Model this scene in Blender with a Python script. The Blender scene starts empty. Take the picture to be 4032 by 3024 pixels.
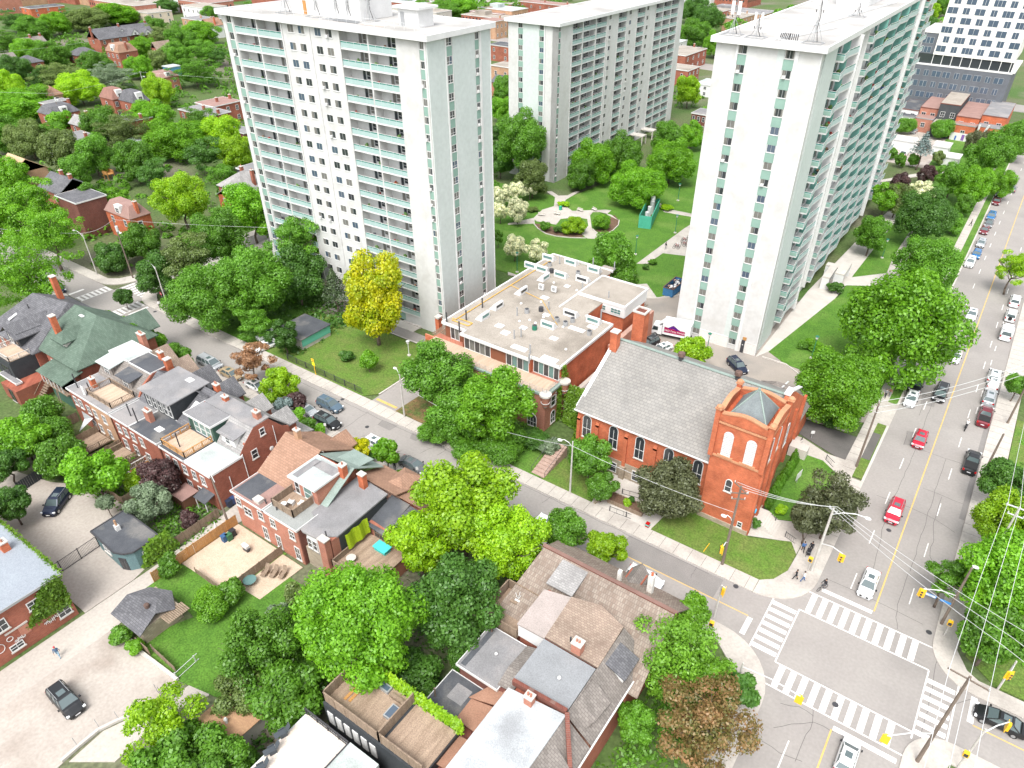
import bpy, bmesh, math, random
import numpy as np
from mathutils import Vector, Matrix
R_ = math.radians
random.seed(7); rng = np.random.default_rng(11)
scene = bpy.context.scene
COL = scene.collection
# ---- camera, sky, sun, exposure
KP = 1.82278                       # photograph pixels per measuring pixel (2212 px wide sheet)
HC = 68.0                          # camera height above the street
FPX = 2805.73 / KP
PITCH, ROLL, AZ = R_(35.86), R_(.90), R_(33.77)
CX, CY = (2016 + 89.61) / KP, (1512 + 88.23) / KP
_ca, _sa = math.cos(AZ), math.sin(AZ)
def _tog(v): return Vector((v[0]*_ca - v[1]*_sa, v[0]*_sa + v[1]*_ca, v[2]))
FWD = _tog((0, math.cos(PITCH),-math.sin(PITCH)))
_r0 = _tog((1,0,0)); _u0 = _tog((0, math.sin(PITCH), math.cos(PITCH)))
RIGHT = _r0*math.cos(ROLL) + _u0*math.sin(ROLL)
UP = -_r0*math.sin(ROLL) + _u0*math.cos(ROLL)
cam_data = bpy.data.cameras.new('camera'); cam = bpy.data.objects.new('camera', cam_data); COL.objects.link(cam)
cam_data.sensor_fit = 'HORIZONTAL'; cam_data.sensor_width = 36.0
cam_data.lens = 36.0 * 2805.73 / 4032
cam_data.shift_x = -89.61 / 4032; cam_data.shift_y = 88.23 / 4032
cam_data.clip_start = 1.0; cam_data.clip_end = 3000
M = Matrix((RIGHT, UP, -FWD)).transposed().to_4x4(); M.translation = Vector((0,0, HC))
cam.matrix_world = M
scene.camera = cam
SUN_EL, SUN_AZ = R_(58), R_(163)     # azimuth clockwise from +Y
world = bpy.data.worlds.new('World'); scene.world = world; world.use_nodes = True
wn = world.node_tree; wn.nodes.clear()
sky = wn.nodes.new('ShaderNodeTexSky'); sky.sky_type = 'NISHITA'; sky.sun_disc = False
sky.sun_elevation = SUN_EL; sky.sun_rotation = SUN_AZ; sky.air_density = 1.0; sky.dust_density = 3.0; sky.ozone_density = 1.0
hs = wn.nodes.new('ShaderNodeHueSaturation'); hs.inputs['Saturation'].default_value = .2   # thin bright overcast
bg = wn.nodes.new('ShaderNodeBackground'); bg.inputs['Strength'].default_value = .15
wo = wn.nodes.new('ShaderNodeOutputWorld')
wn.links.new(sky.outputs[0], hs.inputs['Color']); wn.links.new(hs.outputs[0], bg.inputs[0]); wn.links.new(bg.outputs[0], wo.inputs[0])
sl = bpy.data.lights.new("sun", "SUN"); sl.energy = 1.2; sl.angle = R_(26); sl.color = (1.0,.965,.91)
so = bpy.data.objects.new('sun', sl); COL.objects.link(so)
sdir = Vector((math.sin(SUN_AZ)*math.cos(SUN_EL), math.cos(SUN_AZ)*math.cos(SUN_EL), math.sin(SUN_EL)))
so.rotation_euler = sdir.to_track_quat('Z', 'Y').to_euler(); so.location = (0,0,150)
scene.view_settings.view_transform = 'Standard'; scene.view_settings.look = 'None'
scene.view_settings.exposure = 1.3; scene.view_settings.gamma = 1.0
scene.render.engine = 'CYCLES'
scene.cycles.max_bounces = 7; scene.cycles.diffuse_bounces = 4; scene.cycles.glossy_bounces = 2
scene.cycles.transmission_bounces = 2; scene.cycles.transparent_max_bounces = 6
# ---- measuring: photograph -> place
def D(x, y, z=.0):
 """sheet pixel seen at height z -> point of the place"""
 d = FWD*FPX + RIGHT*(x - CX) - UP*(y - CY)
 t = (z - HC) / d.z
 return Vector((d.x*t, d.y*t, z))
def q(r, c, x, y, z=.0):
 return D((c*1000 + x/2.212)/KP, (r*750 + y/2.212)/KP, z)
def depth(p): return (Vector(p) - Vector((0,0, HC))).dot(FWD)
def ppm(p): return FPX / depth(p)
# ---- materials
MATS = {}
def _nt(name):
 m = bpy.data.materials.new(name); m.use_nodes = True
 nt = m.node_tree; b = nt.nodes['Principled BSDF']; return m, nt, b
def mat(name, col, col2=None, scale=.6, rough=.85, metal=.0, fine=.10, fscale=9.0, bump=.0, stretch=None, contrast=(.35,.65), spec=.3, col3=None, s3=.12):
 """two colours blended by large noise, broken up by a fine noise"""
 if name in MATS: return MATS[name]
 m, nt, b = _nt(name); N, L = nt.nodes.new, nt.links.new
 geo = N('ShaderNodeNewGeometry'); vec = geo.outputs['Position']
 if stretch:
  mp = N('ShaderNodeMapping'); mp.inputs['Scale'].default_value = stretch; L(vec, mp.inputs[0]); vec = mp.outputs[0]
 n1 = N('ShaderNodeTexNoise'); n1.inputs['Scale'].default_value = scale; n1.inputs['Detail'].default_value = 6; n1.inputs['Roughness'].default_value = .62; L(vec, n1.inputs['Vector'])
 mr = N('ShaderNodeMapRange'); mr.inputs[1].default_value = contrast[0]; mr.inputs[2].default_value = contrast[1]; L(n1.outputs[0], mr.inputs[0])
 mx = N('ShaderNodeMix'); mx.data_type = 'RGBA'
 c2 = col2 if col2 else tuple(c*.8 for c in col)
 mx.inputs[6].default_value = (*col, 1); mx.inputs[7].default_value = (*c2,1); L(mr.outputs[0], mx.inputs[0]); out = mx.outputs[2]
 if col3:
  n3 = N('ShaderNodeTexNoise'); n3.inputs['Scale'].default_value = s3; n3.inputs['Detail'].default_value = 4; L(geo.outputs['Position'], n3.inputs['Vector'])
  m3 = N('ShaderNodeMapRange'); m3.inputs[1].default_value = .52; m3.inputs[2].default_value = .66; L(n3.outputs[0], m3.inputs[0])
  mx3 = N('ShaderNodeMix'); mx3.data_type = 'RGBA'; mx3.inputs[7].default_value = (*col3,1); L(out, mx3.inputs[6]); L(m3.outputs[0], mx3.inputs[0]); out = mx3.outputs[2]
 if fine:
  n2 = N('ShaderNodeTexNoise'); n2.inputs['Scale'].default_value = fscale; n2.inputs['Detail'].default_value = 3; L(geo.outputs['Position'], n2.inputs['Vector'])
  m2 = N('ShaderNodeMapRange'); m2.inputs[1].default_value = .3; m2.inputs[2].default_value = .7
  m2.inputs[3].default_value = 1 - fine*1.6; m2.inputs[4].default_value = 1 + fine*1.6; L(n2.outputs[0], m2.inputs[0])
  vm = N('ShaderNodeVectorMath'); vm.operation = 'SCALE'; L(out, vm.inputs[0]); L(m2.outputs[0], vm.inputs['Scale']); out = vm.outputs[0]
  if bump:
   bp = N('ShaderNodeBump'); bp.inputs['Strength'].default_value = bump; bp.inputs['Distance'].default_value = .05; L(n2.outputs[0], bp.inputs['Height']); L(bp.outputs[0], b.inputs['Normal'])
 L(out, b.inputs['Base Color'])
 b.inputs['Roughness'].default_value = rough; b.inputs['Metallic'].default_value = metal; b.inputs['Specular IOR Level'].default_value = spec
 MATS[name] = m; return m
def coursed(name, c1, c2, mortar, bw, bh, msize=.02, wall=True, large=(.75,1.15), lscale=.35, rough=.9, swap=False, bias=.0, patch=None):
 """brick, slate or shingle courses: on walls they run level, on roofs along x (or y when swap)"""
 if name in MATS: return MATS[name]
 m, nt, b = _nt(name); N, L = nt.nodes.new, nt.links.new
 geo = N('ShaderNodeNewGeometry'); sp = N('ShaderNodeSeparateXYZ'); L(geo.outputs['Position'], sp.inputs[0])
 cb = N('ShaderNodeCombineXYZ')
 if wall:
  ad = N('ShaderNodeMath'); ad.operation = 'ADD'; L(sp.outputs[0], ad.inputs[0]); L(sp.outputs[1], ad.inputs[1])
  L(ad.outputs[0], cb.inputs[0]); L(sp.outputs[2], cb.inputs[1])
 else:
  L(sp.outputs[1 if swap else 0], cb.inputs[0]); L(sp.outputs[0 if swap else 1], cb.inputs[1])
 bt = N('ShaderNodeTexBrick'); L(cb.outputs[0], bt.inputs['Vector'])
 bt.inputs['Color1'].default_value = (*c1,1); bt.inputs['Color2'].default_value = (*c2,1); bt.inputs['Mortar'].default_value = (*mortar, 1)
 bt.inputs['Scale'].default_value = 1.0; bt.inputs['Brick Width'].default_value = bw; bt.inputs['Row Height'].default_value = bh
 bt.inputs['Mortar Size'].default_value = msize; bt.inputs['Mortar Smooth'].default_value = .6; bt.inputs['Bias'].default_value = bias
 n = N('ShaderNodeTexNoise'); n.inputs['Scale'].default_value = lscale; n.inputs['Detail'].default_value = 7; n.inputs['Roughness'].default_value = .65; L(geo.outputs['Position'], n.inputs['Vector'])
 mr = N('ShaderNodeMapRange'); mr.inputs[1].default_value = .3; mr.inputs[2].default_value = .7; mr.inputs[3].default_value = large[0]; mr.inputs[4].default_value = large[1]; L(n.outputs[0], mr.inputs[0])
 vm = N('ShaderNodeVectorMath'); vm.operation = 'SCALE'; L(bt.outputs[0], vm.inputs[0]); L(mr.outputs[0], vm.inputs['Scale']); out = vm.outputs[0]
 if patch:
  n3 = N('ShaderNodeTexNoise'); n3.inputs['Scale'].default_value = .45; n3.inputs['Detail'].default_value = 5; L(geo.outputs['Position'], n3.inputs['Vector'])
  m3 = N('ShaderNodeMapRange'); m3.inputs[1].default_value = .6; m3.inputs[2].default_value = .66; L(n3.outputs[0], m3.inputs[0])
  mx3 = N('ShaderNodeMix'); mx3.data_type = 'RGBA'; mx3.inputs[7].default_value = (*patch, 1); L(out, mx3.inputs[6]); L(m3.outputs[0], mx3.inputs[0]); out = mx3.outputs[2]
 L(out, b.inputs['Base Color']); b.inputs['Roughness'].default_value = rough; b.inputs['Specular IOR Level'].default_value = .2
 MATS[name] = m; return m
def plain(name, col, rough=.6, metal=.0, spec=.5, emit=0, alpha=1.0):
 if name in MATS: return MATS[name]
 m, nt, b = _nt(name)
 b.inputs['Base Color'].default_value = (*col, 1); b.inputs['Roughness'].default_value = rough; b.inputs['Metallic'].default_value = metal
 b.inputs['Specular IOR Level'].default_value = spec; b.inputs['Alpha'].default_value = alpha
 MATS[name] = m; return m
def leafmat(name, c1, c2, trans=.35, spread=.35, ns=.45):
 if name in MATS: return MATS[name]
 m = bpy.data.materials.new(name); m.use_nodes = True; nt = m.node_tree; nt.nodes.clear(); N, L = nt.nodes.new, nt.links.new
 geo = N('ShaderNodeNewGeometry'); oi = N('ShaderNodeObjectInfo')
 n = N('ShaderNodeTexNoise'); n.inputs['Scale'].default_value = ns; n.inputs['Detail'].default_value = 3; L(geo.outputs['Position'], n.inputs['Vector'])
 ad = N('ShaderNodeMath'); ad.operation = 'MULTIPLY_ADD'; L(geo.outputs['Random Per Island'], ad.inputs[0]); ad.inputs[1].default_value = .55
 mr = N('ShaderNodeMapRange'); mr.inputs[1].default_value = .35; mr.inputs[2].default_value = .65; mr.inputs[3].default_value = 0; mr.inputs[4].default_value = .5; L(n.outputs[0], mr.inputs[0]); L(mr.outputs[0], ad.inputs[2])
 mx = N('ShaderNodeMix'); mx.data_type = 'RGBA'; mx.inputs[6].default_value = (*c1,1); mx.inputs[7].default_value = (*c2,1); L(ad.outputs[0], mx.inputs[0])
 m2 = N('ShaderNodeMapRange'); m2.inputs[3].default_value = 1 - spread*.5; m2.inputs[4].default_value = 1 + spread*.5; L(oi.outputs['Random'], m2.inputs[0])
 vm = N('ShaderNodeVectorMath'); vm.operation = 'SCALE'; L(mx.outputs[2], vm.inputs[0]); L(m2.outputs[0], vm.inputs['Scale'])
 df = N('ShaderNodeBsdfDiffuse'); tr = N('ShaderNodeBsdfTranslucent'); ms = N('ShaderNodeMixShader'); ms.inputs[0].default_value = trans
 L(vm.outputs[0], df.inputs[0]); L(vm.outputs[0], tr.inputs[0]); L(df.outputs[0], ms.inputs[1]); L(tr.outputs[0], ms.inputs[2])
 gl = N('ShaderNodeBsdfGlossy'); gl.inputs['Roughness'].default_value = .45; gl.inputs[0].default_value = (.8,.85,.8,1)
 ms2 = N('ShaderNodeMixShader'); ms2.inputs[0].default_value = .035; L(ms.outputs[0], ms2.inputs[1]); L(gl.outputs[0], ms2.inputs[2])
 o = N('ShaderNodeOutputMaterial'); L(ms2.outputs[0], o.inputs[0]); MATS[name] = m; return m
# ---- mesh builder
WM = {}     # world matrix of things and parts, kept here so nothing needs a depsgraph update
class MB:
 def __init__(s): s.v = []; s.f = []; s.m = []; s.mats = []; s.cur = 0
 def mat(s, m):
  if m not in s.mats: s.mats.append(m)
  s.cur = s.mats.index(m); return s
 def add(s, vs, fs):
  n = len(s.v); s.v += [tuple(v) for v in vs]
  for f in fs: s.f.append(tuple(i + n for i in f)); s.m.append(s.cur)
  return s
 def box(s, x0, x1, y0, y1, z0, z1):
  if x1 < x0: x0, x1 = x1, x0
  if y1 < y0: y0, y1 = y1, y0
  return s.add([(x0,y0,z0),(x1,y0,z0),(x1,y1,z0),(x0,y1,z0),(x0,y0,z1),(x1,y0,z1),(x1,y1,z1),(x0,y1,z1)],
                     [(0,3,2,1),(4,5,6,7),(0,1,5,4),(1,2,6,5),(2,3,7,6),(3,0,4,7)])
 def prism(s, pts, z0, z1):
  pts = [(p[0], p[1]) for p in pts]
  a = sum(pts[i][0]*pts[(i+1) % len(pts)][1] - pts[(i+1) % len(pts)][0]*pts[i][1] for i in range(len(pts)))
  if a < 0: pts = pts[::-1]
  n = len(pts)
  return s.add([(x, y, z0) for x, y in pts] + [(x, y, z1) for x, y in pts],
                     [tuple(range(n-1,-1,-1)), tuple(range(n, 2*n))] + [(i, (i+1) % n, n + (i+1) % n, n + i) for i in range(n)])
 def slab(s, pts, t):
  """a sloping board: polygon of 3D points, thickness t straight down"""
  pts = [Vector(p) for p in pts]
  nrm = Vector((0,0,0))
  for i in range(len(pts)): nrm += pts[i].cross(pts[(i+1) % len(pts)])
  if nrm.z < 0: pts = pts[::-1]
  n = len(pts)
  return s.add([(p.x, p.y, p.z - t) for p in pts] + [tuple(p) for p in pts],
                     [tuple(range(n-1,-1,-1)), tuple(range(n, 2*n))] + [(i, (i+1) % n, n + (i+1) % n, n + i) for i in range(n)])
 def tube(s, p0, p1, r, r1=None, n=8, cap=True):
  p0, p1 = Vector(p0), Vector(p1); r1 = r if r1 is None else r1
  d = (p1 - p0)
  if d.length < 1e-6: return s
  d.normalize(); a = d.orthogonal().normalized(); b = d.cross(a)
  vs = []
  for p, rr in ((p0, r),(p1, r1)):
   for i in range(n):
    an = 2*math.pi*i/n; vs.append(p + (a*math.cos(an) + b*math.sin(an))*rr)
  fs = [(i, (i+1) % n, n + (i+1) % n, n + i) for i in range(n)]
  if cap: fs += [tuple(range(n-1,-1,-1)), tuple(range(n, 2*n))]
  return s.add(vs, fs)
 def path(s, pts, r, n=6):
  for a, b in zip(pts[:-1], pts[1:]): s.tube(a, b, r, n=n)
  return s
 def beam(s, p0, p1, w, h):
  """level or sloping bar of width w and height h"""
  p0, p1 = Vector(p0), Vector(p1); d = (p1-p0).normalized()
  side = d.cross(Vector((0,0,1)))
  if side.length < 1e-3: side = Vector((1,0,0))
  side.normalize(); up = side.cross(d); side *= w/2; up *= h/2
  vs = [p + a*side + b*up for p in (p0, p1) for a, b in ((-1,-1),(1,-1),(1,1),(-1,1))]
  return s.add(vs, [(0,3,2,1),(4,5,6,7),(0,1,5,4),(1,2,6,5),(2,3,7,6),(3,0,4,7)])
 def ball(s, c, rx, ry=None, rz=None, n=8, k=5):
  ry = ry or rx; rz = rz or rx; vs = [(c[0], c[1], c[2]-rz)]
  for j in range(1, k):
   t = math.pi*j/k - math.pi/2
   for i in range(n):
    a = 2*math.pi*i/n; vs.append((c[0]+rx*math.cos(t)*math.cos(a), c[1]+ry*math.cos(t)*math.sin(a), c[2]+rz*math.sin(t)))
  vs.append((c[0], c[1], c[2]+rz)); fs = [(0,1+(i+1) % n, 1+i) for i in range(n)]
  for j in range(k-2):
   for i in range(n): a = 1+j*n; fs.append((a+i, a+(i+1) % n, a+n+(i+1) % n, a+n+i))
  a = 1+(k-2)*n; t = len(vs)-1; fs += [(a+i, a+(i+1) % n, t) for i in range(n)]
  return s.add(vs, fs)
 def xf(s, mtx, start=0):
  s.v[start:] = [tuple(mtx @ Vector(v)) for v in s.v[start:]]; return s
 def mesh(s, name, smooth=False):
  me = bpy.data.meshes.new(name); me.from_pydata(s.v, [], s.f)
  for m in s.mats: me.materials.append(m)
  if s.mats: me.polygons.foreach_set('material_index', s.m)
  if smooth: me.polygons.foreach_set('use_smooth', [True]*len(s.f))
  me.update(); return me
 def build(s, name, parent=None, local=False, smooth=False, label=None, cat=None, kind=None, group=None, m=None):
  """link as ONE object. vertices are world points unless local (then they are in the parent's frame)"""
  if m is not None and not s.mats: s.mats = [m]
  if parent is not None and not local:
   inv = WM[parent.name].inverted(); s.v = [tuple(inv @ Vector(v)) for v in s.v]
  off = Vector((0,0,0))
  if parent is None and not local and kind is None and s.v:
   xs = [v[0] for v in s.v]; ys = [v[1] for v in s.v]; off = Vector(((min(xs)+max(xs))/2,(min(ys)+max(ys))/2, min(v[2] for v in s.v)))
   s.v = [tuple(Vector(v) - off) for v in s.v]
  o = bpy.data.objects.new(name, s.mesh(name, smooth)); COL.objects.link(o)
  o.location = off
  if parent is not None: o.parent = parent; WM[o.name] = WM[parent.name].copy()
  else: WM[o.name] = Matrix.Translation(off)
  tag(o, label, cat, group, kind); return o
def tag(o, label=None, cat=None, group=None, kind=None):
 if label: o['label'] = label
 if cat: o['category'] = cat
 if group: o['group'] = group
 if kind: o['kind'] = kind
 return o
def thing(name, label, cat, loc=(0,0,0), rot=.0, group=None):
 o = bpy.data.objects.new(name, None); COL.objects.link(o); o.location = loc; o.rotation_euler = (0,0, rot)
 o.empty_display_size = .5
 WM[o.name] = Matrix.Translation(Vector(loc)) @ Matrix.Rotation(rot, 4, 'Z'); tag(o, label, cat, group); return o
def inst(me, name, parent, loc=(0,0,0), rot=(0,0,0), scale=(1,1,1), mt=None, label=None, kind=None):
 """one more object on a shared mesh, placed in the parent's frame"""
 o = bpy.data.objects.new(name, me); COL.objects.link(o); o.location = loc; o.rotation_euler = rot; o.scale = scale
 L = Matrix.LocRotScale(Vector(loc), __import__('mathutils').Euler(rot), Vector(scale))
 if parent is not None: o.parent = parent; WM[o.name] = WM[parent.name] @ L
 else: WM[o.name] = L
 if mt is not None and len(o.material_slots):
  o.material_slots[0].link = 'OBJECT'; o.material_slots[0].material = mt
 tag(o, label, kind=kind); return o
def copy_tree(o, parent=None):
 c = o.copy(); COL.objects.link(c); c.parent = parent
 for ch in list(o.children): copy_tree(ch, c)
 return c
# ---- palette
brick_red = coursed('brick_red', (.32,.10,.062),(.24,.07,.045),(.30,.16,.12),.24,.08,.012, large=(.75,1.25))
brick_orange = coursed('brick_orange', (.50,.13,.055),(.38,.085,.04),(.45,.2,.12),.24,.08,.012, large=(.7,1.25), lscale=.5)
brick_pink = coursed('brick_pink', (.42,.17,.11),(.34,.12,.08),(.4,.25,.2),.24,.08,.012, large=(.8,1.2))
brick_tan = coursed('brick_tan', (.46,.27,.16),(.38,.21,.12),(.45,.33,.25),.24,.08,.012)
brick_dark = coursed('brick_dark', (.2,.07,.05),(.14,.05,.04),(.2,.12,.1),.24,.08,.012)
stone_grey = coursed('stone_grey', (.42,.35,.27),(.32,.26,.2),(.3,.26,.2),.6,.3,.03)
slate = coursed('slate', (.255,.245,.228),(.215,.208,.197),(.165,.16,.15),.62,.40,.045, wall=False, large=(.85,1.18), lscale=.25)
shingle_brown = coursed('shingle_brown', (.33,.20,.14),(.27,.16,.11),(.21,.13,.095),.5,.28,.03, wall=False, large=(.85,1.15))
shingle_tan = coursed('shingle_tan', (.335,.265,.21),(.26,.195,.155),(.2,.15,.12),.35,.25,.03, wall=False)
shingle_wood = coursed('shingle_wood', (.29,.245,.205),(.21,.16,.13),(.16,.13,.11),.25,.45,.03, wall=False, lscale=.2, large=(.75,1.2))
shingle_grey = coursed('shingle_grey', (.16,.16,.17),(.11,.11,.12),(.08,.08,.085),.45,.25,.03, wall=False)
shingle_lgrey = coursed('shingle_lgrey', (.34,.33,.32),(.26,.25,.245),(.2,.2,.2),.45,.25,.03, wall=False)
shingle_taupe = coursed('shingle_taupe', (.25,.225,.205),(.185,.165,.15),(.14,.125,.115),.4,.25,.03, wall=False)
shingle_green = coursed('shingle_green', (.12,.165,.13),(.09,.13,.10),(.07,.10,.08),.45,.25,.02, wall=False)
flat_pale = mat('flat_pale', (.43,.47,.46),(.37,.41,.40),.5,.8, col3=(.31,.34,.33), s3=.25)
flat_grey = mat('flat_grey', (.225,.222,.228),(.18,.178,.182),.5,.85, col3=(.27,.255,.25), s3=.22)
flat_dark = mat('flat_dark', (.085,.09,.10),(.06,.065,.075),.5,.8, col3=(.15,.145,.14), s3=.3)
flat_taupe = mat('flat_taupe', (.34,.305,.265),(.28,.25,.215),.35,.9, col3=(.22,.195,.165), s3=.16, fine=.14)
flat_brown = mat('flat_brown', (.30,.19,.165),(.25,.155,.135),.5,.85)
white_paint = mat('white_paint', (.66,.66,.655),(.60,.60,.595),.6,.5, fine=.03)
trim_white = plain('trim_white', (.62,.62,.61),.5)
tower_white = mat('tower_white', (.565,.565,.555),(.52,.52,.51),.3,.7, fine=.03, fscale=1.5, stretch=(1,1,.12), col3=(.50,.495,.48), s3=.35)
tower_pale = mat('tower_pale', (.54,.585,.57),(.50,.55,.53),.15,.7, fine=.03, fscale=1.5)
tower_roof = mat('tower_roof', (.43,.42,.405),(.37,.36,.35),.3,.9, col3=(.31,.30,.285), s3=.12, fine=.06)
panel_green = mat('panel_green', (.24,.37,.315),(.215,.335,.285),.8,.55, fine=.03)
rail_pale = mat('rail_pale', (.35,.475,.46),(.32,.44,.425),.7,.35, fine=.04, spec=.5)
rail_blue = mat('rail_blue', (.42,.52,.53),(.385,.485,.495),.7,.35, fine=.04, spec=.5)
rail_deep = plain('rail_deep', (.05,.20,.17),.25)
teal_part = mat('teal_part', (.16,.36,.31),(.13,.31,.27),1.0,.5, fine=.05)
glass_dark = plain('glass_dark', (.035,.04,.045),.12,.0,.8)
glass_teal = plain('glass_teal', (.10,.20,.19),.12,.0,.8)
glass_blue = plain('glass_blue', (.07,.10,.14),.1,.0,.9)
curtain = mat('curtain', (.20,.195,.175),(.11,.11,.10),3.0,.9, stretch=(6,6,.3))
concrete = mat('concrete', (.52,.49,.45),(.45,.42,.385),.4,.9, fine=.06)
sidewalk_m = mat('sidewalk', (.47,.435,.395),(.41,.38,.345),.3,.9, fine=.06, fscale=4, col3=(.36,.33,.30), s3=.2)
asphalt = mat('asphalt', (.30,.28,.262),(.272,.252,.238),.16,.9, fine=.04, fscale=3, col3=(.25,.233,.22), s3=.09)
asphalt_new = mat('asphalt_new', (.13,.12,.115),(.105,.10,.095),.3,.85, fine=.08)
lot_m = mat('lot', (.41,.37,.33),(.36,.32,.285),.18,.9, fine=.06, fscale=3, col3=(.31,.265,.23), s3=.13)
lane_m = mat('lane', (.45,.415,.37),(.385,.35,.315),.2,.9, fine=.06, fscale=3, stretch=(1,.25,1))
grass_m = mat('grass', (.085,.19,.022),(.062,.15,.018),.35,.95, fine=.22, fscale=5, bump=.5, col3=(.11,.2,.035), s3=.14)
grass_dry = mat('grass_dry', (.085,.17,.022),(.125,.165,.04),.35,.95, fine=.22, fscale=5, bump=.5)
soil_m = mat('soil', (.15,.09,.06),(.11,.07,.045),.8,.95, fine=.2, fscale=5)
ground_m = mat('ground', (.06,.12,.025),(.10,.12,.05),.05,.95, fine=.2, fscale=2, col3=(.17, .15, .12), s3=.02)
sand_m = mat('patio', (.52,.42,.32),(.44,.35,.26),.8,.95, fine=.1)
wood_new = mat('wood_new', (.48,.25,.085),(.38,.19,.065),1.2,.8, fine=.1, stretch=(5,5,.5))
wood_old = mat('wood_old', (.28,.21,.155),(.19,.14,.10),1.0,.9, fine=.15, stretch=(3,3,.5))
deck_m = mat('deck', (.36,.27,.20),(.25,.18,.13),.6,.9, fine=.15, stretch=(4,.5,1))
deck_light = mat('deck_light', (.50,.385,.29),(.40,.30,.22),.7,.9, fine=.1, stretch=(4,.5,1))
metal_grey = plain('metal_grey', (.35,.36,.37),.45,.3)
metal_dark = plain('metal_dark', (.045,.045,.05),.5)
metal_light = plain('metal_light', (.62,.63,.63),.4,.2)
green_metal = plain('green_metal', (.015,.16,.10),.5)
copper_green = mat('copper_green', (.25,.31,.28),(.20,.255,.23),.8,.7)
pole_wood = mat('pole_wood', (.20,.16,.13),(.14,.11,.09),1.5,.9, stretch=(4,4,.4))
pole_conc = mat('pole_conc', (.50,.48,.45),(.42,.40,.37),1.5,.9)
road_white = mat('road_white', (.72,.70,.68),(.60,.58,.56),.7,.8, fine=.08, fscale=6)
road_yellow = mat('road_yellow', (.62,.42,.14),(.52,.35,.12),.8,.8)
signal_yellow = plain('signal_yellow', (.80,.46,.02),.45)
crack_m = plain('crack', (.085,.08,.075),.9)
patch_m = mat('patch', (.225,.21,.20),(.20,.188,.178),.5,.9)
black_paint = plain('black_paint', (.012,.013,.016),.3)
sidingdark = mat('siding_dark', (.045,.05,.055),(.035,.04,.045),1.0,.7)
teal_stucco = mat('teal_stucco', (.13,.21,.22),(.11,.18,.19),.8,.9)
ivy_m = None
GREENS = {k: leafmat('leaf_'+k, a, b, ns=n, trans=t) for k, (a, b, n, t) in dict(
 mid=((.080,.205,.016),(.175,.40,.032),.45,.45), bright=((.105,.28,.010),(.24,.52,.024),.45,.45), lime=((.19,.39,.010),(.40,.64,.015),.45,.45), yellow=((.28,.46,.008),(.82,.76,.01),.3,.45),
 dark=((.050,.140,.020),(.115,.265,.035),.45,.4), olive=((.11,.17,.04),(.22,.30,.08),.45,.4), locust=((.11,.26,.015),(.24,.49,.04),.45,.45), maroon=((.06,.07,.03),(.15,.17,.075),.45,.3),
 purple=((.050,.03,.03),(.13,.065,.065),.45,.3), rust=((.11,.15,.03),(.38,.20,.09),.5,.35), orange=((.36,.19,.10),(.52,.30,.16),.45,.35), conifer=((.040,.075,.03),(.10,.15,.06),.45,.15),
 spruce=((.13,.19,.18),(.24,.32,.31),.45,.15), grey=((.15,.22,.12),(.29,.38,.23),.45,.35), bloom=((.10,.2,.04),(1.3,1.25,.9),1.6,.35), ivy=((.10,.22,.015),(.22,.38,.035),.45,.4)).items()}
bark = mat('bark', (.16,.125,.10),(.11,.085,.07),1.5,.95, stretch=(4,4,.6))
# ---- trees
def leaf_mesh(name, P, Nrm, size, seed):
 """rhombic leaf clusters at points P facing Nrm"""
 g = np.random.default_rng(seed); n = len(P)
 Nn = Nrm + g.normal(0,.55,(n, 3)); Nn /= np.linalg.norm(Nn, axis=1, keepdims=True)
 A = np.cross(Nn, g.normal(0,1,(n, 3))); A /= np.linalg.norm(A, axis=1, keepdims=True) + 1e-9
 B = np.cross(Nn, A); s = size*g.uniform(.6,1.35,(n, 1)) if np.isscalar(size) else size*g.uniform(.6,1.35,(n, 1))
 V = np.empty((n*4,3)); k = .28*s
 V[0::4] = P - A*s; V[1::4] = P - B*s*.62 + Nn*k*.5; V[2::4] = P + A*s; V[3::4] = P + B*s*.62 + Nn*k*.5
 me = bpy.data.meshes.new(name)
 me.vertices.add(n*4); me.vertices.foreach_set('co', V.ravel())
 me.loops.add(n*4); me.loops.foreach_set('vertex_index', np.arange(n*4, dtype=np.int32))
 me.polygons.add(n); me.polygons.foreach_set('loop_start', np.arange(0, n*4,4, dtype=np.int32))
 me.update(calc_edges=True); me.materials.append(GREENS['mid']); return me
def crown(name, seed, puffs, per, leaf, pr=(.2,.36), shell=(.45,.86), flat=.0, up=.35):
 """puffs of leaves spread through a unit ball"""
 g = np.random.default_rng(seed); P = []; Q = []
 k = 0; gold = math.pi*(3 - 5**.5)
 for i in range(puffs):
  zz = 1 - 2*(i + .5)/puffs; zz = max(-.80, min(1, zz + g.normal(0,.08)))
  rr = math.sqrt(max(0,1 - zz*zz)); a = gold*i + g.normal(0,.25)
  d = np.array([rr*math.cos(a), rr*math.sin(a), zz]); rad = g.uniform(*shell)
  c = d*rad; r = g.uniform(*pr)
  n = int(per*(r/.28)**2)
  dd = g.normal(0,1,(n, 3)); dd /= np.linalg.norm(dd, axis=1, keepdims=True)
  bias = d*.8 + np.array([0,0, up]); w = dd @ (bias/np.linalg.norm(bias))
  dd = dd[w > -.45]; m = len(dd)
  rad2 = r*g.uniform(.55,1.08,(m, 1)); pts = c + dd*rad2*np.array([1,1,1-flat])
  P.append(pts); Q.append(dd + np.array([0,0,.25]))
 n = int(puffs*per*.12); dd = g.normal(0,1,(n, 3)); dd /= np.linalg.norm(dd, axis=1, keepdims=True)
 P.append(dd*g.uniform(.1,.62,(n, 1))); Q.append(dd)
 return leaf_mesh(name, np.vstack(P), np.vstack(Q), leaf, seed)
CROWN = {}
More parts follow.
